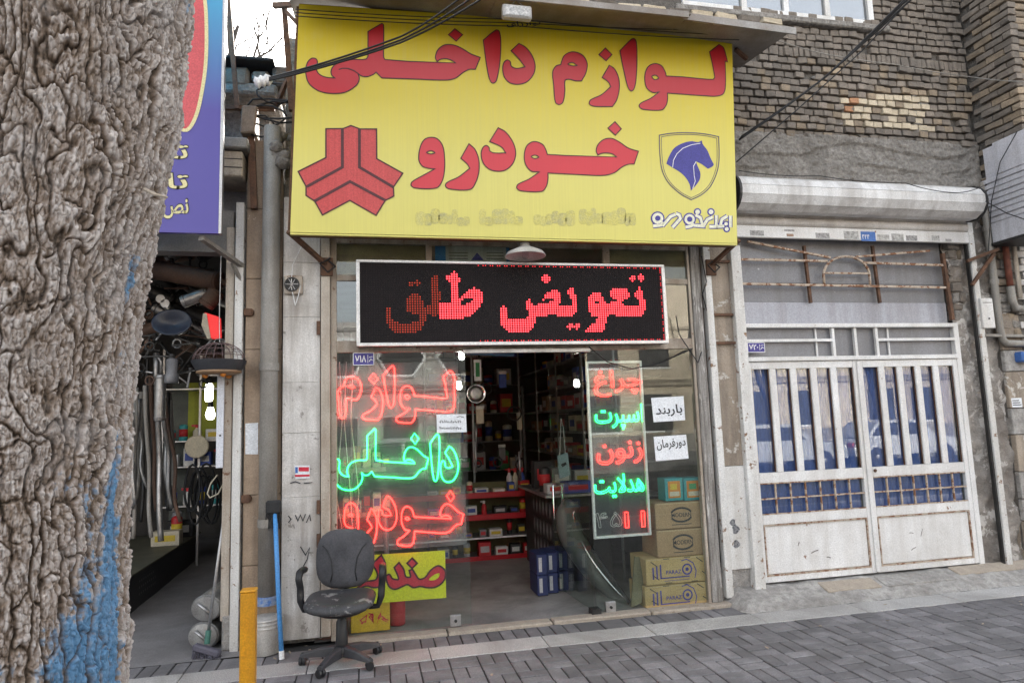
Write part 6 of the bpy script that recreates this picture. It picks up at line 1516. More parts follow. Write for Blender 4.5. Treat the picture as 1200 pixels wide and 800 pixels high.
# ------------------------------------------------------------------ car parts hanging and stacked in the left shop
def muffler(name, a, b, r_, mat, label, ell=.75, stub=True):
    a, b = Vector(a), Vector(b); t = thing(name, a, label, 'muffler'); d = b - a; L = d.length
    Mx = Matrix.Translation(a) @ d.to_track_quat('Z', 'Y').to_matrix().to_4x4()
    mm = MB(); mm.lathe([(r_ * .3, -.012), (r_ * .93, -.006), (r_ * .98, 0), (r_, .012), (r_, L - .012), (r_ * .98, L), (r_ * .9, L + .006), (r_ * .3, L + .012)], 24, Mx, ell); smooth_angle(mm.build('shell', mat, t), 35)
    for z in (.02, L - .02): mm = MB(); mm.lathe([(r_ * 1.0, z - .01), (r_ * 1.05, z), (r_ * 1.0, z + .01)], 24, Mx, ell); mm.build('end_seam', mat, t, smooth=True)
    if stub: mm = MB(); mm.tube([Mx @ Vector((0, 0, L)), Mx @ Vector((0, 0, L + .12)), Mx @ Vector((.05, 0, L + .2))], r_ * .28, 10); mm.build('pipe_stub', mat, t, smooth=True)
    return t
bright = mk('aluminised_steel', (.48, .475, .47), (.30, .29, .28), 9, .42, .8, bump=.2, streak=.4); rustm = mk('rusty_muffler', (.17, .10, .07), (.10, .065, .05), 6, .7, .2, bump=.3)
for i, (px, py) in enumerate(((241, 713), (237.5, 745))):
    q = P(px, py, .12); t = muffler('muffler', q, q + Vector((.12, .55, .0 if i else .05)), .115, bright, 'silver oval muffler lying at the left shop doorway, %s of the two' % ('upper', 'lower')[i], .85)
    mm = MB(); mm.tube([q + Vector((-.05, -.02, .045)), q + Vector((0, -.024, .0)), q + Vector((.04, -.02, -.04))], .012, 6); mm.build('pressed_rib', bright, t, smooth=True)
muffler('muffler', P(183, 316, .7), P(258, 330, .55), .115, rustm, 'large rusty brown muffler lying high under the left shop ceiling')
muffler('muffler', P(214, 354, .6), P(243, 343, .6), .055, bright, 'small silver muffler below the rusty one in the left shop', 1.)
muffler('muffler', P(187, 492, .7), P(188.5, 440, .7), .045, bright, 'slim silver muffler hanging upright in the left shop', 1.)
q = P(250, 350, .55); muffler('muffler', q + Vector((-.06, 0, -.06)), q + Vector((.03, 0, .07)), .07, rustm, 'short rusty catalyser canister near the left shop door post', 1., False)
t = thing('tail_lamp', P(249, 395, .5), 'red car tail lamp glowing near the left shop door post', 'lamp')
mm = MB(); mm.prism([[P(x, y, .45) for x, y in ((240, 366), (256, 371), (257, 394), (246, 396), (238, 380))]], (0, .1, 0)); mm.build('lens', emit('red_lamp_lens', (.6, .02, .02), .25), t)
mm = MB(); mm.prism([[P(x, y, .44) for x, y in ((238, 367), (242, 367), (247, 396), (243, 397), (236, 381))]], (0, .12, 0)); mm.build('rim', HM['cream'], t)
t = thing('headlamp', P(200, 398, .7), 'dark blue grey car headlamp housing hanging in the left shop', 'headlamp')
mm = MB(); mm.lathe([(.0, -.08), (.07, -.07), (.13, -.03), (.16, .03), (.165, .05), (.15, .05), (.1, 0), (0, -.02)], 20, Matrix.Translation(P(203, 380, .7)) @ Matrix.Rotation(R(75), 4, 'X') @ Matrix.Diagonal((1, .75, 1, 1))); mm.build('bowl', hued('slate_housing', (.05, .06, .09), .3), t, smooth=True)
for i, (px, py) in enumerate(((188, 350), (193.5, 355.5))):
    q = P(px, py, .65); mm = MB(); mm.tube([q, q + Vector((-.15, .8, .05))], .034, 14, cap=False); mm.lathe([(.03, -.004), (.037, -.004), (.037, .006), (.03, .006)], 14, Matrix.Translation(q) @ Matrix.Rotation(R(90), 4, 'X')); tag(mm.build('exhaust_pipe', bright, None), 'open pipe end pointing out of the left shop, %s of two' % ('upper', 'lower')[i], 'pipe', 'pipe ends in the left shop')
t = thing('reservoir_bottle', P(201, 450, .6), 'cloudy plastic reservoir bottle hanging in the left shop', 'bottle'); q = P(201, 449, .6)
mm = MB(); mm.lathe([(.05, 0), (.058, .015), (.056, .07), (.045, .09), (.05, .2), (.02, .22)], 14, Matrix.Translation(q)); mm.build('body', hued('cloudy_plastic', (.2, .2, .21), .25), t, smooth=True); mm = MB(); mm.lathe([(.026, .21), (.026, .25)], 10, Matrix.Translation(q)); mm.build('cap', M['black'], t)
pr = random.Random(31)
for i in range(16):
    x0_ = 150 + i * 3.3; Yp_ = pr.uniform(.8, 1.7); y0_ = pr.uniform(400, 470); y1_ = pr.uniform(560, 640); w = pr.uniform(-8, 10)
    pts = [P(x0_, y0_, Yp_), P(x0_ + w * .4, y0_ + (y1_ - y0_) * .3, Yp_), P(x0_ + w * 1.6, y0_ + (y1_ - y0_) * .55, Yp_ + .1), P(x0_ + w, y0_ + (y1_ - y0_) * .8, Yp_), P(x0_ + w * 2, y1_, Yp_)]
    sm_ = []
    for a_, b_ in zip(pts[:-1], pts[1:]):
        for k in range(4): sm_.append(a_.lerp(b_, k / 4))
    sm_.append(pts[-1])
    for _ in range(4): sm_ = [sm_[0]] + [(sm_[j - 1] + sm_[j] * 2 + sm_[j + 1]) / 4 for j in range(1, len(sm_) - 1)] + [sm_[-1]]
    mm = MB(); mm.tube(sm_, pr.uniform(.014, .03), 8); tag(mm.build('bent_pipe', pr.choice([bright, rustm, M['dark_metal'], M['pipe']]), None, smooth=True), 'bent exhaust pipe hanging left in the parts shop, %s from the tree' % (ORD[i] if i < 15 else 'last'), 'pipe', 'bent pipes in the left shop')
for i in range(70):
    q = P(pr.uniform(150, 258), pr.uniform(392, 446) if i < 30 else pr.uniform(300, 450), pr.uniform(.6, 1.1) if i < 30 else pr.uniform(.9, 1.5)); a_ = pr.uniform(0, 3.14); d_ = Vector((math.cos(a_), pr.uniform(-.3, .3), math.sin(a_))) * pr.uniform(.05, .17)
    mm = MB()
    if i % 3 == 0: mm.tube([q + Vector((math.cos(b_) * .035, 0, math.sin(b_) * .04)) for b_ in [k * .628 for k in range(10)]], .008, 6, closed=True)
    else: mm.bar(q - d_, q + d_, pr.uniform(.012, .035), .015, .003); mm.lathe([(.018, -.012), (.022, 0), (.018, .012)], 10, Matrix.Translation(q + d_))
    tag(mm.build('metal_bracket', pr.choice([M['steel'], M['dark_metal'], rustm, M['dark_metal']])), ('ring shaped clamp' if i % 3 == 0 else 'small metal bar mount') + ' in the tangle hanging above the left shop shelves', 'mount', 'mounts hanging in the left shop')
for i in range(11):
    q = P(pr.uniform(152, 246), pr.uniform(298, 425), pr.uniform(1.0, 1.8)); a_ = pr.uniform(-.7, .7); L_ = pr.uniform(.25, .6)
    muffler('muffler', q, q + Vector((math.cos(a_), pr.uniform(-.4, .4), math.sin(a_))) * L_, pr.uniform(.045, .085), (rustm, M['dark_metal'], bright, M['dark_metal'])[i % 4], '%s silencer box in the dark pile under the left shop ceiling, %s from the left' % (('rusty', 'black', 'silver', 'black')[i % 4], ORD[i]), .8)
for i in range(7):
    c = P(226 + i * 4, 548 + pr.uniform(-6, 10), 1.2 + .1 * i); w = pr.uniform(.06, .1); h = pr.uniform(.3, .5)
    mm = MB(); mm.tube([c + Vector((w * math.cos(a), .01 * math.sin(3 * a), -h / 2 + h / 2 * math.sin(a))) for a in [k * .3927 for k in range(16)]], .012, 6, closed=True); tag(mm.build('rubber_belt', M['rubber'], None, smooth=True), 'black rubber belt hanging in front of the back shelves, %s from the left' % ORD[i], 'belt', 'belts in the left shop')
# shelf unit at the back
HY = 3.4
hs_ = thing('back_shelving', P(225, 640, HY), 'thin steel shelving with tins at the back of the left shop', 'shelving')
hx0, hx1 = P(188, 540, HY).x, P(262, 540, HY).x
zl = [P(225, y, HY).z for y in (592, 546, 516, 455)]
for z in zl: part('shelf_board', M['steel'], hs_, hx0, hx1, HY, HY + .4, z - .015, z)
for x in (hx0, P(232, 540, HY).x, hx1): part('upright', M['steel'], hs_, x, x + .025, HY - .01, HY + .015, 0, zl[3] + .5)
part('back_sheet', mk('lime_sheet', (.42, .45, .04), (.3, .33, .03), 3, .6), hs_, P(210, 480, HY).x, hx1, HY + .42, HY + .43, zl[2], zl[3] + .1)
part('back_sheet', mk('dull_sheet', (.16, .17, .15), (.1, .11, .1), 3, .7), hs_, hx0, P(210, 480, HY).x, HY + .42, HY + .43, zl[0] - .5, zl[3] + .1)
for k, z in enumerate(zl[:3]):
    x = hx0 + .04; i = 0
    while x < hx1 - .12:
        kd = pr.choice(['can', 'box', 'can', 'bottle']); cl = pr.choice(['white', 'grey', 'cream', 'silver', 'teal', 'black', 'blue']); w = pr.uniform(.08, .13) if kd != 'box' else pr.uniform(.12, .22)
        goods(kd, cl, (x + w / 2, HY + .12, z), (w, .12 if kd == 'box' else w, pr.uniform(.12, .24)), '%s %s on the %s back shelf of the left shop, %s from the left' % (cl, {'can': 'tin', 'box': 'carton', 'bottle': 'spray bottle'}[kd], ('lowest', 'middle', 'upper')[k], ORD[i]), 'goods on the back shelving'); x += w + pr.uniform(.02, .07); i += 1
q = P(231, 523, HY - .05); mm = MB(); mm.lathe([(0, 0), (.13, .01), (.14, .02), (.13, .03), (0, .03)], 24, Matrix.Translation(q) @ Matrix.Rotation(R(90), 4, 'X')); tag(mm.build('round_plate', HM['cream'], None), 'round cream disc leaning on the back shelves of the left shop', 'disc')
for i, (px, py, lab) in enumerate(((245, 460, 'lit white tubular bulb hanging over the back shelves of the left shop'), (246.5, 486, 'lit round white bulb below the tubular one in the left shop'))):
    q = P(px, py, 2.4); t = thing('light_bulb', q, lab, 'bulb')
    mm = MB(); mm.lathe([(.0, -.1), (.035, -.095), (.042, -.06), (.042, .07), (.03, .1)] if i == 0 else [(0, -.055), (.035, -.045), (.052, 0), (.04, .04), (.028, .085)], 16, Matrix.Translation(q)); mm.build('globe', emit('lamp_glow_%d' % i, (1., .96, .86), 5.0), t, smooth=True)
    mm = MB(); mm.lathe([(.028, .085), (.028, .15), (.008, .16)], 10, Matrix.Translation(q)); mm.build('socket', M['black'], t); mm = MB(); mm.tube([q + Vector((0, 0, .15)), Vector((q.x, q.y, 3.5))], .004, 5); mm.build('cord', M['wire'], t)
# bench on the left
bz = P(143, 681, 1.06).z
t = thing('work_bench', (-2.7, 2.4, 0), 'long low black metal bench with olive top running back into the left shop', 'bench')
part('side', M['black'], t, -3.3, -2.16, 1.02, 3.9, .02, bz - .02); part('top', mk('olive_top', (.13, .125, .09), (.09, .087, .065), 4, .55), t, -3.32, -2.14, 1.0, 3.92, bz - .019, bz, ch=.004)
m = MB()
for k in range(26): y = 1.6 + (k % 9) * .06; z_ = bz * .35 + (k // 9) * .06; m.add([(-2.158, y, z_), (-2.158, y + .02, z_), (-2.158, y + .02, z_ + .02), (-2.158, y, z_ + .02)], [(0, 1, 2, 3)])
m.build('paint_marks', HM['grey'], t)
for i, (px, py, cl, kd, w, h) in enumerate(((207, 612, 'cream', 'box', .3, .16), (222, 612, 'red', 'can', .12, .3), (214, 600, 'grey', 'can', .12, .34), (196, 628, 'black', 'box', .3, .2))):
    q = P(px, 640, 3.0); goods(kd, cl, (max(-3.2, min(-2.3, q.x)) if px != 222 else -2.25, 3.0 + i * .2, bz), (w, .16, h), '%s %s standing at the back end of the black bench' % (cl, 'carton' if kd == 'box' else 'tin'))
part('wall_blocks', mk('dim_stone', (.16, .145, .11), (.1, .09, .07), 3, .9, bump=.5, bsc=9, bd=.03), lbd, -2.12, LXR + .0, 5.3, 5.5, 0, .9)
# white strip, cable loop, cage at the door post
a = rect(254, 432, 262.5, 548, .03); t = thing('white_strip', ((a[0] + a[1]) / 2, .03, a[2]), 'long white plastic strip hanging below the bird cage', 'strip'); part('strip', mk('blue_white_plastic', (.66, .68, .74), (.6, .62, .68), 4, .4), t, a[0], a[1], .02, .035, a[2], a[3], ch=.003)
mm = MB(); mm.lathe([(.005, 0), (.008, .004)], 8, Matrix.Translation((a[0] + .03, .018, a[2] + .25)) @ Matrix.Rotation(R(90), 4, 'X')); mm.build('hole', M['black'], t)
cable('pale cable loop hanging inside the left shop below the white strip', [(255, 556, .3), (247, 566, .3), (243, 578, .3), (246, 583, .3), (256, 578, .3), (262, 566, .3)], .006, HM['cream'], n=5, name='cable_loop')
q = P(257, 424, -.12); t = thing('bird_cage', q, 'domed wire bird cage with dark rim hanging at the left shop door', 'cage')
R0 = .2; mm = MB(); mm.lathe([(R0 * .8, -.07), (R0 * .97, -.012), (R0 * 1.0, .008), (R0 * .93, .008), (R0 * .75, -.055), (0, -.06)], 28, Matrix.Translation(q)); smooth_angle(mm.build('tray', hued('slate_tray', (.045, .047, .055), .5), t), 40)
mm = MB(); mm.lathe([(R0 * .55, -.1), (R0 * .82, -.085), (R0 * .8, -.07)], 28, Matrix.Translation(q)); mm.build('under_tray', HM['brown'], t, smooth=True)
for k in range(3): aa = 1.0 + k * 2.1; mm = MB(); mm.lathe([(0, -.125), (.02, -.115), (.022, -.1), (.012, -.09)], 10, Matrix.Translation(q + Vector((math.cos(aa) * R0 * .5, math.sin(aa) * R0 * .5, 0)))); mm.build('foot', HM['orange'], t, smooth=True)
mm = MB()
for k in range(20):
    aa = k * math.pi / 10; mm.tube([q + Vector((R0 * .96 * math.cos(b_) * math.cos(aa), R0 * .96 * math.cos(b_) * math.sin(aa), .15 * math.sin(b_))) for b_ in [j * math.pi / 16 for j in range(9)]], .0022, 4)
for zz in (.045, .09, .125): rr_2 = R0 * .96 * math.sqrt(max(0, 1 - (zz / .15) ** 2)); mm.tube([q + Vector((rr_2 * math.cos(b_), rr_2 * math.sin(b_), zz)) for b_ in [j * .2618 for j in range(24)]], .0022, 4, closed=True)
mm.build('wire_dome', hued('rosy_wire', (.16, .1, .1), .4), t, smooth=True)
mm = MB(); mm.tube([q + Vector((0, 0, .15)), P(257, 370, -.1), P(259, 300, -.1)], .003, 5); mm.build('hanging_wire', M['steel'], t)
mm = MB(); mm.tube([q + Vector((R0 * .2 * math.cos(b_), 0, .16 + .02 * math.sin(b_))) for b_ in [j * .785 for j in range(8)]], .003, 5, closed=True); mm.build('ring', M['steel'], t)

# ------------------------------------------------------------------ overhead cables
for i, (dy, nm) in enumerate(((0, 'lowest'), (-3, 'middle'), (-7, 'uppermost'))):
    cable('black service cable crossing the yellow sign to the insulator, %s of three' % nm, [(303, 97 + dy * .4, -.64), (470, 50 + dy, -1.0), (575 - i * 14, -8, -1.6)], .0075, None, .02, group='cables over the yellow sign')
for i, (dx_, nm) in enumerate(((0, 'lower'), (5, 'middle'), (9, 'upper'))):
    cable('black cable slanting over the brick wall to the upper right, %s of the bundle' % nm, [(866 + dx_ * .3, 164 - dx_ * .4, -.12), (965 + dx_ * .4, 92 - dx_ * .3, -.5), (1080 - dx_, -12, -1.1)], .0095, None, .01, group='cable bundle over the brick wall')
cable('thin black cable running under the bundle over the brick wall', [(863, 190, -.12), (935, 128, -.4), (1010, 60, -.7), (1072, -5, -1.0)], .006, None)
for i, (y0_, y1_) in enumerate(((11, 42), (15, 36), (19, 47))):
    cable('thin dark wire strung along the top of the yellow sign, %s' % ('first', 'second', 'third')[i], [(346, y0_, -.66), (610, y0_ + 12, -.68), (866, y1_, -.66)], .004, None, .015, group='wires along the sign top')
cable('thin grey wire drooping across the brick wall to the pier', [(892, 41, -.1), (960, 62, -.1), (1050, 76, -.1), (1135, 90, -.1), (1200, 96, -.6)], .005, M['pipe'], .01)
cable('black wire hanging down over the slatted sign box', [(1192, 154, -.6), (1172, 190, -.3), (1162, 235, -.2), (1158, 300, -.12)], .005, None)
cable('dark wire crossing the slatted sign box to the right', [(1155, 236, -.35), (1180, 250, -.7), (1215, 262, -1.0)], .005, None)
cable('black wire drooping over the shutter drum', [(866, 200, -.4), (960, 206, -.42), (1060, 214, -.42), (1120, 226, -.42), (1156, 216, -.4)], .004, None, .02)
for i, pts in enumerate(([(690, 406, -.06), (712, 424, -.06), (740, 432, -.06), (772, 426, -.06), (812, 408, -.05)], [(792, 370, -.06), (796, 392, -.06), (808, 410, -.06), (818, 425, -.06), (822, 412, -.06)], [(822, 300, -.1), (828, 330, -.06), (823, 345, -.06), (830, 370, -.03)])):
    cable('loose black wire %s' % ('swagged above the right pane', 'looping at the right end of the LED board', 'dangling beside the right sign bracket')[i], pts, .005, None, n=6)

# ------------------------------------------------------------------ street tree in the foreground
DK = 2.05
def edge_pt(px, py): return CAMP + _ray(px, py) / FPX * DK
TR = .37
prof = [(226, -60), (224, 0), (208, 120), (190, 232), (170, 340), (155, 440), (147, 560), (141, 700), (139, 800), (139, 900)]
axis = []
for (x, y) in prof:
    p_ = edge_pt(x - 9, y) - _rt * (TR * 1.02); axis.append(p_)
axis.sort(key=lambda v: v.z)
zs_ = np.array([p_.z for p_ in axis]); axs = np.array([p_.x for p_ in axis]); ays = np.array([p_.y for p_ in axis])
NV, NB_, NZ_ = 620, 130, 1060
zz = np.concatenate([np.linspace(-.05, .8, 40, endpoint=False), np.linspace(.8, 3.12, NZ_), np.linspace(3.13, 4.4, 40)])
cxs = np.interp(zz, zs_, axs); cys = np.interp(zz, zs_, ays)
up_ = zz > zs_[-1]; cxs[up_] += (zz[up_] - zs_[-1]) * .12
t0_, t1_ = math.radians(-165), math.radians(40)                         # the flank towards the street is modelled finer
th = np.concatenate([np.linspace(t0_, t1_, NV, endpoint=False), np.linspace(t1_, t0_ + 2 * math.pi, NB_, endpoint=False)]); NA = NV + NB_
TH, ZZ = np.meshgrid(th, zz)
def hash3(i, j, k, s=0):
    n_ = (i * 374761393 + j * 668265263 + k * 2147483647 + s * 1274126177) & 0xffffffff
    n_ = ((n_ ^ (n_ >> 13)) * 1274126177) & 0xffffffff
    return ((n_ ^ (n_ >> 16)) & 0xffff) / 65535.0
def vnoise(x, y, z, s=0):
    i, j, k = np.floor(x).astype(np.int64), np.floor(y).astype(np.int64), np.floor(z).astype(np.int64); u, v, w = x - i, y - j, z - k
    u, v, w = (q * q * (3 - 2 * q) for q in (u, v, w)); r_ = 0
    for a in (0, 1):
        for b in (0, 1):
            for c in (0, 1): r_ = r_ + hash3(i + a, j + b, k + c, s) * (u if a else 1 - u) * (v if b else 1 - v) * (w if c else 1 - w)
    return r_
def fbm(x, y, z, o=4, s=0):
    r_ = 0; a = .5
    for q in range(o): r_ = r_ + a * vnoise(x * 2**q, y * 2**q, z * 2**q, s + q); a *= .5
    return r_
def worley(x, y, z, s=0):
    "nearest and second nearest distance, a number per cell and the offset across the cell"
    i, j, k = np.floor(x).astype(np.int64), np.floor(y).astype(np.int64), np.floor(z).astype(np.int64)
    f1 = np.full(x.shape, 9.); f2 = np.full(x.shape, 9.); idv = np.zeros(x.shape); dzv = np.zeros(x.shape)
    for a in (-1, 0, 1):
        for b in (-1, 0, 1):
            for c in (-1, 0, 1):
                I, J, K = i + a, j + b, k + c; oz = K + hash3(I, J, K, s + 3) - z
                d = np.sqrt((I + hash3(I, J, K, s + 1) - x) ** 2 + (J + hash3(I, J, K, s + 2) - y) ** 2 + oz ** 2)
                near = d < f1; f2 = np.minimum(f2, np.maximum(f1, d)); idv = np.where(near, hash3(I, J, K, s + 4), idv); dzv = np.where(near, oz, dzv); f1 = np.minimum(f1, d)
    return f1, f2, idv, dzv
ux, uy = np.cos(TH) * TR, np.sin(TH) * TR
tw = np.clip((ZZ - 1.45) / 1.1, 0, 1)                                   # bark grows knotty and swirled higher up
w1 = fbm(ux * 7, uy * 7, ZZ * 3.6, 4, 1) - .5; w2 = fbm(ux * 7 + 9, uy * 7, ZZ * 3.6, 4, 5) - .5; w3 = fbm(ux * 6, uy * 6 + 7, ZZ * 4, 4, 9) - .5
sl_ = ZZ + .16 * np.sin(TH + .6)
# long upright ridges that wander, split and break off, with scales on them
ph_ = TH / (2 * math.pi) * 48 + (5 + 7 * tw) * (fbm(ux * 4.5, uy * 4.5, ZZ * 2.2, 4, 1) - .5) + 2.6 * (fbm(ux * 14, uy * 14, ZZ * 8, 4, 5) - .5) + 1.6 * ZZ
kr = np.floor(ph_).astype(np.int64); fr_ = ph_ - kr; vall = np.minimum(fr_, 1 - fr_) * 2
wv = .16 + .6 * fbm(ux * 9, uy * 9, ZZ * 5, 3, 60)
e1 = np.clip(vall / wv, 0, 1)
zb_ = ZZ / .15 + hash3(kr, kr * 0, kr * 0, 7) * 7 + 2.4 * (fbm(ux * 12, uy * 12, ZZ * 6, 4, 80) - .5)
kb = np.floor(zb_).astype(np.int64); fb = zb_ - kb; eb = np.clip(np.minimum(fb, 1 - fb) * 2 / .16, 0, 1)
eb = np.maximum(eb, np.clip((fbm(ux * 20, uy * 20, ZZ * 9, 3, 100) - .47) * 8, 0, 1))
edge = np.minimum(e1, eb); id1 = hash3(kr, kb, kr * 0, 9)
g1, g2, id2, dz2 = worley((ux + w2 * .08) / .0105, (uy + w1 * .08) / .0105, (sl_ + w3 * .1) / .030, 11)
e2 = np.clip((g2 - g1) / .22, 0, 1)
fine = fbm(ux * 120, uy * 120, ZZ * 75, 3, 20); mid = fbm(ux * 15, uy * 15, ZZ * 7, 4, 30); fib = fbm(ux * 150 + w1 * 14, uy * 150 + w2 * 14, ZZ * 26, 3, 90)
flake = (.3 + .7 * id2) * np.clip(e2 * 1.5, 0, 1)
Hh = .023 * edge ** .45 * (.55 + .55 * id1 + .35 * (fb - .5)) + .0095 * flake * (.35 + .65 * edge) + .013 * (fine - .5) + .012 * (fib - .5) + .028 * (mid - .5)
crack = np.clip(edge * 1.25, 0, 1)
big = fbm(ux * 3, uy * 3, ZZ * 1.5, 3, 50)
flare = .12 * np.exp(-np.maximum(ZZ, 0) / .28)
rad = TR * (1 + .03 * np.sin(ZZ * 2)) + flare + Hh - .03 + (big - .5) * .06
Xv = cxs[:, None] + np.cos(TH) * rad; Yv = cys[:, None] + np.sin(TH) * rad
nv_ = Xv.shape; co = np.stack([Xv, Yv, ZZ], -1).reshape(-1, 3)
ii = np.arange(nv_[0] - 1)[:, None] * NA; jj = np.arange(NA)[None, :]; jn = (jj + 1) % NA
fc = np.stack([ii + jj, ii + jn, ii + NA + jn, ii + NA + jj], -1).reshape(-1, 4)
me = bpy.data.meshes.new('trunk'); me.vertices.add(len(co)); me.vertices.foreach_set('co', co.ravel().astype(np.float32))
me.loops.add(fc.size); me.loops.foreach_set('vertex_index', fc.ravel().astype(np.int32)); me.polygons.add(len(fc)); me.polygons.foreach_set('loop_start', np.arange(0, fc.size, 4, dtype=np.int32)); me.polygons.foreach_set('loop_total', np.full(len(fc), 4, np.int32))
me.update(calc_edges=True)
ar = np.arctan2(np.sin(TH - math.radians(-18)), np.cos(TH - math.radians(-18)))     # angle from the right-hand flank
bl = np.clip(1.25 - np.abs(ar) / .5, 0, 1) * np.clip((1.62 - ZZ) / .7, 0, 1) ** .7 + .5 * np.clip(1 - np.abs(ar - .12) / .14, 0, 1) * (ZZ < 2.2)
bl = np.clip((bl + (fbm(ux * 9, uy * 9, ZZ * 4, 4, 70) - .5) * 1.3 + (fine - .5) * .8 - .30) * 5, 0, 1) * np.clip(crack * 1.1, 0, 1)
attr = me.attributes.new('bark', 'FLOAT_COLOR', 'POINT')
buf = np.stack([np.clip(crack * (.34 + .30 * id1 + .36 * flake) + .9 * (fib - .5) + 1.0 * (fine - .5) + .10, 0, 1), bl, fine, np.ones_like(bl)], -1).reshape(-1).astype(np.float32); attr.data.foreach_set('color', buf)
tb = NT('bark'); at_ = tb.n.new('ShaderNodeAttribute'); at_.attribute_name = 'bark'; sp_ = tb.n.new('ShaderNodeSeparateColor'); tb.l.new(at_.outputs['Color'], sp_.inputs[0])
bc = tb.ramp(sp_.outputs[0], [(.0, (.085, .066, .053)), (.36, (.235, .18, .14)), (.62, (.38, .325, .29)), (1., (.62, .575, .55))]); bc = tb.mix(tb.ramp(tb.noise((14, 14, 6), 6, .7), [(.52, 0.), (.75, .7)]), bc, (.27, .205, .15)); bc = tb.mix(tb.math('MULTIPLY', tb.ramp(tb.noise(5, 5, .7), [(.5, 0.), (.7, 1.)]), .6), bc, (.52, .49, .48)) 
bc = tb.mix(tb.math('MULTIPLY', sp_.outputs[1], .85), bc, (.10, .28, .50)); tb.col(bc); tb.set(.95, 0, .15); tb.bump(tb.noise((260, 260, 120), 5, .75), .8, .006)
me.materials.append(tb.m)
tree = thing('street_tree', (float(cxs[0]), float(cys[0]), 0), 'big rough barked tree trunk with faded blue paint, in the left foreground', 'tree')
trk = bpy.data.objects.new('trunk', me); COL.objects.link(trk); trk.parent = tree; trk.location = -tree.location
top_ = Vector((float(cxs[-1]), float(cys[-1]), 4.3))
def grow(mb, p0, d, r0, depth, rg, L0):
    d = d.normalized(); pts = [p0]; rs_ = [r0]; n_ = 5; p_ = p0.copy()
    for k in range(n_):
        d = (d + Vector((rg.uniform(-.25, .25), rg.uniform(-.25, .25), rg.uniform(-.05, .22)))).normalized(); p_ = p_ + d * (L0 / n_); pts.append(p_.copy()); rs_.append(max(.003, r0 * (1 - .55 * (k + 1) / n_)))
    mb.tube(pts, rs_, 6 if depth > 1 else 4)
    if depth > 0:
        for k in range(rg.choice((2, 3, 3))):
            i = rg.choice((2, 3, 4, 5)); e = (d + Vector((rg.uniform(-1, 1), rg.uniform(-1, 1), rg.uniform(-.2, .7)))).normalized(); grow(mb, pts[i], e, rs_[i] * .7, depth - 1, rg, L0 * .72)
rg = random.Random(12)
for k, d in enumerate(((-.5, -.2, 1), (.3, -.5, 1), (-.1, .25, 1.2))):
    mb = MB(); grow(mb, top_ + Vector((d[0], d[1], 0)) * .15 - Vector((0, 0, .3)), Vector(d), .19, 4, rg, 2.0); mb.build('limb', M['branch'], tree, smooth=True)
mm = MB(); mm.tube([P(170, 222, -3.55), P(182, 228, -3.6), P(196, 231, -3.62)], [.006, .005, .003], 6); mm.build('twig', M['sand'], tree)

# bare tree behind the roofs, its twigs showing against the sky
bt = thing('bare_tree', (P(283, 60, 12).x - .6, 12, 0), 'leafless tree standing behind the roofs, its twigs against the sky between the signs', 'tree')
mb = MB(); b0 = Vector((P(283, 60, 12).x - .6, 12, 0)); mb.tube([b0, b0 + Vector((.1, 0, 5)), b0 + Vector((0, .1, 10.2))], [.22, .18, .12], 8); mb.build('trunk', M['branch'], bt, smooth=True)
rg = random.Random(5)
for k in range(5): mb = MB(); grow(mb, b0 + Vector((0, .1, 8.6 + .38 * k)), Vector((rg.uniform(-.1, .9), rg.uniform(-.3, .3), 1)), .11, 4, rg, 2.4); mb.build('limb', M['branch'], bt, smooth=True)

# ------------------------------------------------------------------ across the street (seen in the window glass)
def car(name, loc, rot, col, label):
    t = thing(name, (0, 0, 0), label, 'car', 'cars parked across the street'); pm_ = mk('car_paint_' + name + label[:6], col, tuple(x * .9 for x in col), 3, .25, .3)
    body = [(-2.1, .35), (-2.12, .62), (-2.0, .82), (-1.3, .9), (.75, .92), (1.9, .80), (2.1, .62), (2.12, .36)]
    mb = MB(); mb.prism([[(x, -.8, z) for x, z in body]], (0, 1.6, 0)); mb.build('body', pm_, t)
    cab = [(-1.55, .895), (-1.1, 1.38), (-.7, 1.44), (.25, 1.44), (.55, 1.36), (1.1, .91)]
    mb = MB(); mb.prism([[(x, -.68, z) for x, z in cab]], (0, 1.36, 0)); mb.build('cabin', pm_, t)
    gm = HM['black']
    for y in (-.685, .682):
        for w in ([(-1.35, .95), (-1.0, 1.33), (-.35, 1.35), (-.35, .95)], [(-.25, .95), (-.25, 1.35), (.35, 1.34), (.8, .95)]): mb = MB(); mb.prism([[(x, y, z) for x, z in w]], (0, .003, 0)); mb.build('side_window', gm, t)
    for x in (-1.3, 1.3):
        for y in (-.82, .62):
            wh = MB(); wh.lathe([(.19, 0), (.3, .02), (.31, .1), (.3, .18), (.19, .2)], 18, Matrix.Translation((x, y, .31)) @ Matrix.Rotation(R(-90), 4, 'X')); w_ = wh.build('wheel', M['rubber'], t)
            wh = MB(); wh.lathe([(0, -.005), (.19, .005), (.19, .19), (0, .205)], 14, Matrix.Translation((x, y, .31)) @ Matrix.Rotation(R(-90), 4, 'X')); wh.build('rim', M['steel'], w_)
    for y in (-.6, .6): part('headlight', M['white_print'], t, 2.06, 2.125, y - .16, y + .16, .6, .74); part('tail_light', HM['red'], t, -2.125, -2.06, y - .14, y + .14, .62, .76)
    t.location = loc; t.rotation_euler = (0, 0, rot); return t
car('parked_car', (1.2, -13.6, -.15), 0, (.55, .56, .57), 'silver car parked across the street, reflected in the left pane')
car('parked_car', (12.2, -13.2, -.15), 0, (.5, .51, .52), 'pale silver car parked across the street, reflected in the gate windows')
car('parked_car', (17.0, -13.6, -.15), 0, (.65, .65, .66), 'white car parked across the street, reflected in the right gate leaf')
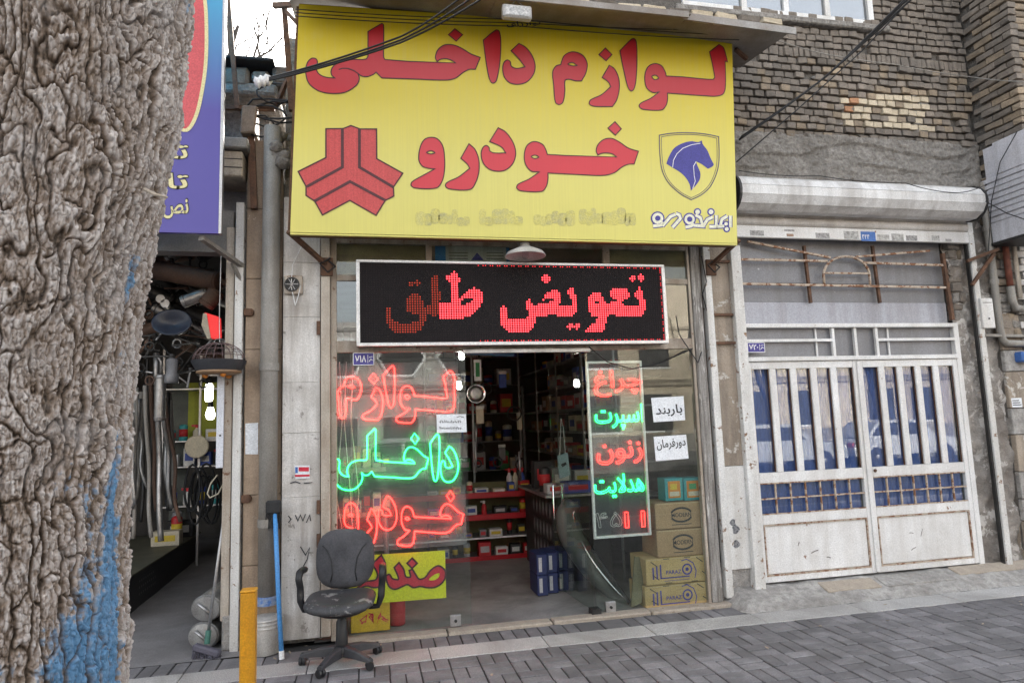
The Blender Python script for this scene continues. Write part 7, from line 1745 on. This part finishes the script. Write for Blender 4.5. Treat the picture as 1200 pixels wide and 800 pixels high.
car('parked_car', (-4.5, -13.6, -.15), 0, (.05, .055, .07), 'dark car parked across the street on the left')
for i, (bx0, bx1, h, cl, nm) in enumerate(((-14, -3, 7.5, (.45, .36, .27), 'tan'), (-2.8, 9, 6.2, (.36, .34, .32), 'grey'), (9.2, 24, 8.0, (.56, .48, .37), 'cream'), (24.2, 40, 7, (.42, .36, .3), 'brown'))):
    t = thing('street_building', ((bx0 + bx1) / 2, -24, 0), '%s building on the far side of the street, seen in reflections' % nm, 'building', 'buildings across the street')
    part('wall', mk('far_wall_%d' % i, cl, tuple(x * .85 for x in cl), 1.5, .9), t, bx0, bx1, -32, -24, -.1, h)
    x = bx0 + .8
    for zz_ in (3.2, 3.35, 5.9): part('cornice', mk('cornice_%d_%d' % (i, int(zz_ * 100)), tuple(c * (.7 if zz_ != 3.35 else .45) for c in cl), None, 3, .9), t, bx0, bx1, -23.95, -23.8 - .02 * zz_, zz_ - .1, zz_ + .04)
    part('plinth', M['cement'], t, bx0, bx1, -24, -23.93, -.1, .8)
    while x < bx1 - 1.5:
        for z in (1.0 if i != 1 else .3, 4.0):
            if i == 1 and z > 3:
                mb = MB(); mb.prism([[(x + .8 + 1.0 * math.cos(R(60 * k)), -23.98, z + .6 + .9 * math.sin(R(60 * k))) for k in range(6)]], (0, .03, 0)); w_ = mb.build('window', HM['black'], t)
                mb = MB(); mb.tube([(x + .8 + 1.05 * math.cos(R(60 * k)), -23.95, z + .6 + .95 * math.sin(R(60 * k))) for k in range(6)], .09, 4, closed=True); mb.build('window_frame', M['white_print'], w_)
            else:
                w_ = part('window', HM['black'], t, x, x + 1.5, -24.0, -23.97, z, z + 1.7); part('window_frame', M['white_print'], w_, x - .08, x + 1.58, -23.99, -23.94, z - .1, z - .01)
        x += 2.6
for i, (x, y) in enumerate(((5.2, -16.5), (14.6, -16.8), (19, -16.5), (-3.5, -17))):
    t = thing('bare_street_tree', (x, y, 0), 'leafless tree on the far pavement, %s from the left' % ORD[(3, 1, 2, 0)[(0, 1, 2, 3).index(i)] if False else (1, 2, 3, 0)[i]], 'tree', 'trees across the street'); mb = MB(); mb.tube([(x, y, -.1), (x + .05, y, 1.5), (x, y + .05, 3)], [.2, .16, .13], 8); mb.build('trunk', M['branch'], t, smooth=True)
    rg = random.Random(40 + i)
    for k in range(5): mb = MB(); grow(mb, Vector((x, y, 2.2 + .2 * k)), Vector((rg.uniform(-1, 1), rg.uniform(-.5, .5), .8)), .15, 4, rg, 2.0); mb.build('limb', M['branch'], t, smooth=True)

# ------------------------------------------------------------------ dry leaves and paper bits along the threshold
lt = MB(); lr = random.Random(77)
for k in range(70):
    if k < 40: c = Vector((lr.uniform(2.25, 3.0), lr.uniform(-.2, -.03), .022))
    elif k < 58: c = Vector((lr.uniform(-.7, .2), lr.uniform(-.3, -.05), .012))
    else: c = Vector((lr.uniform(.3, 5.5), lr.uniform(-1.2, -.45), .006))
    a = lr.uniform(0, 6.28); L_ = lr.uniform(.008, .024); u = Vector((math.cos(a), math.sin(a), lr.uniform(-.1, .3))) * L_; v = Vector((-math.sin(a), math.cos(a), lr.uniform(-.2, .4))) * L_ * .5
    lt.add([c - u, c + v + Vector((0, 0, .004)), c + u, c - v], [(0, 1, 2), (0, 2, 3)])
lo = lt.build('leaf_litter', mk('dry_leaf', (.27, .20, .14), (.42, .36, .28), 60, .9)); lo['kind'] = 'stuff'; tag(lo, 'dry leaf scraps and dust scattered along the shop threshold', 'litter')
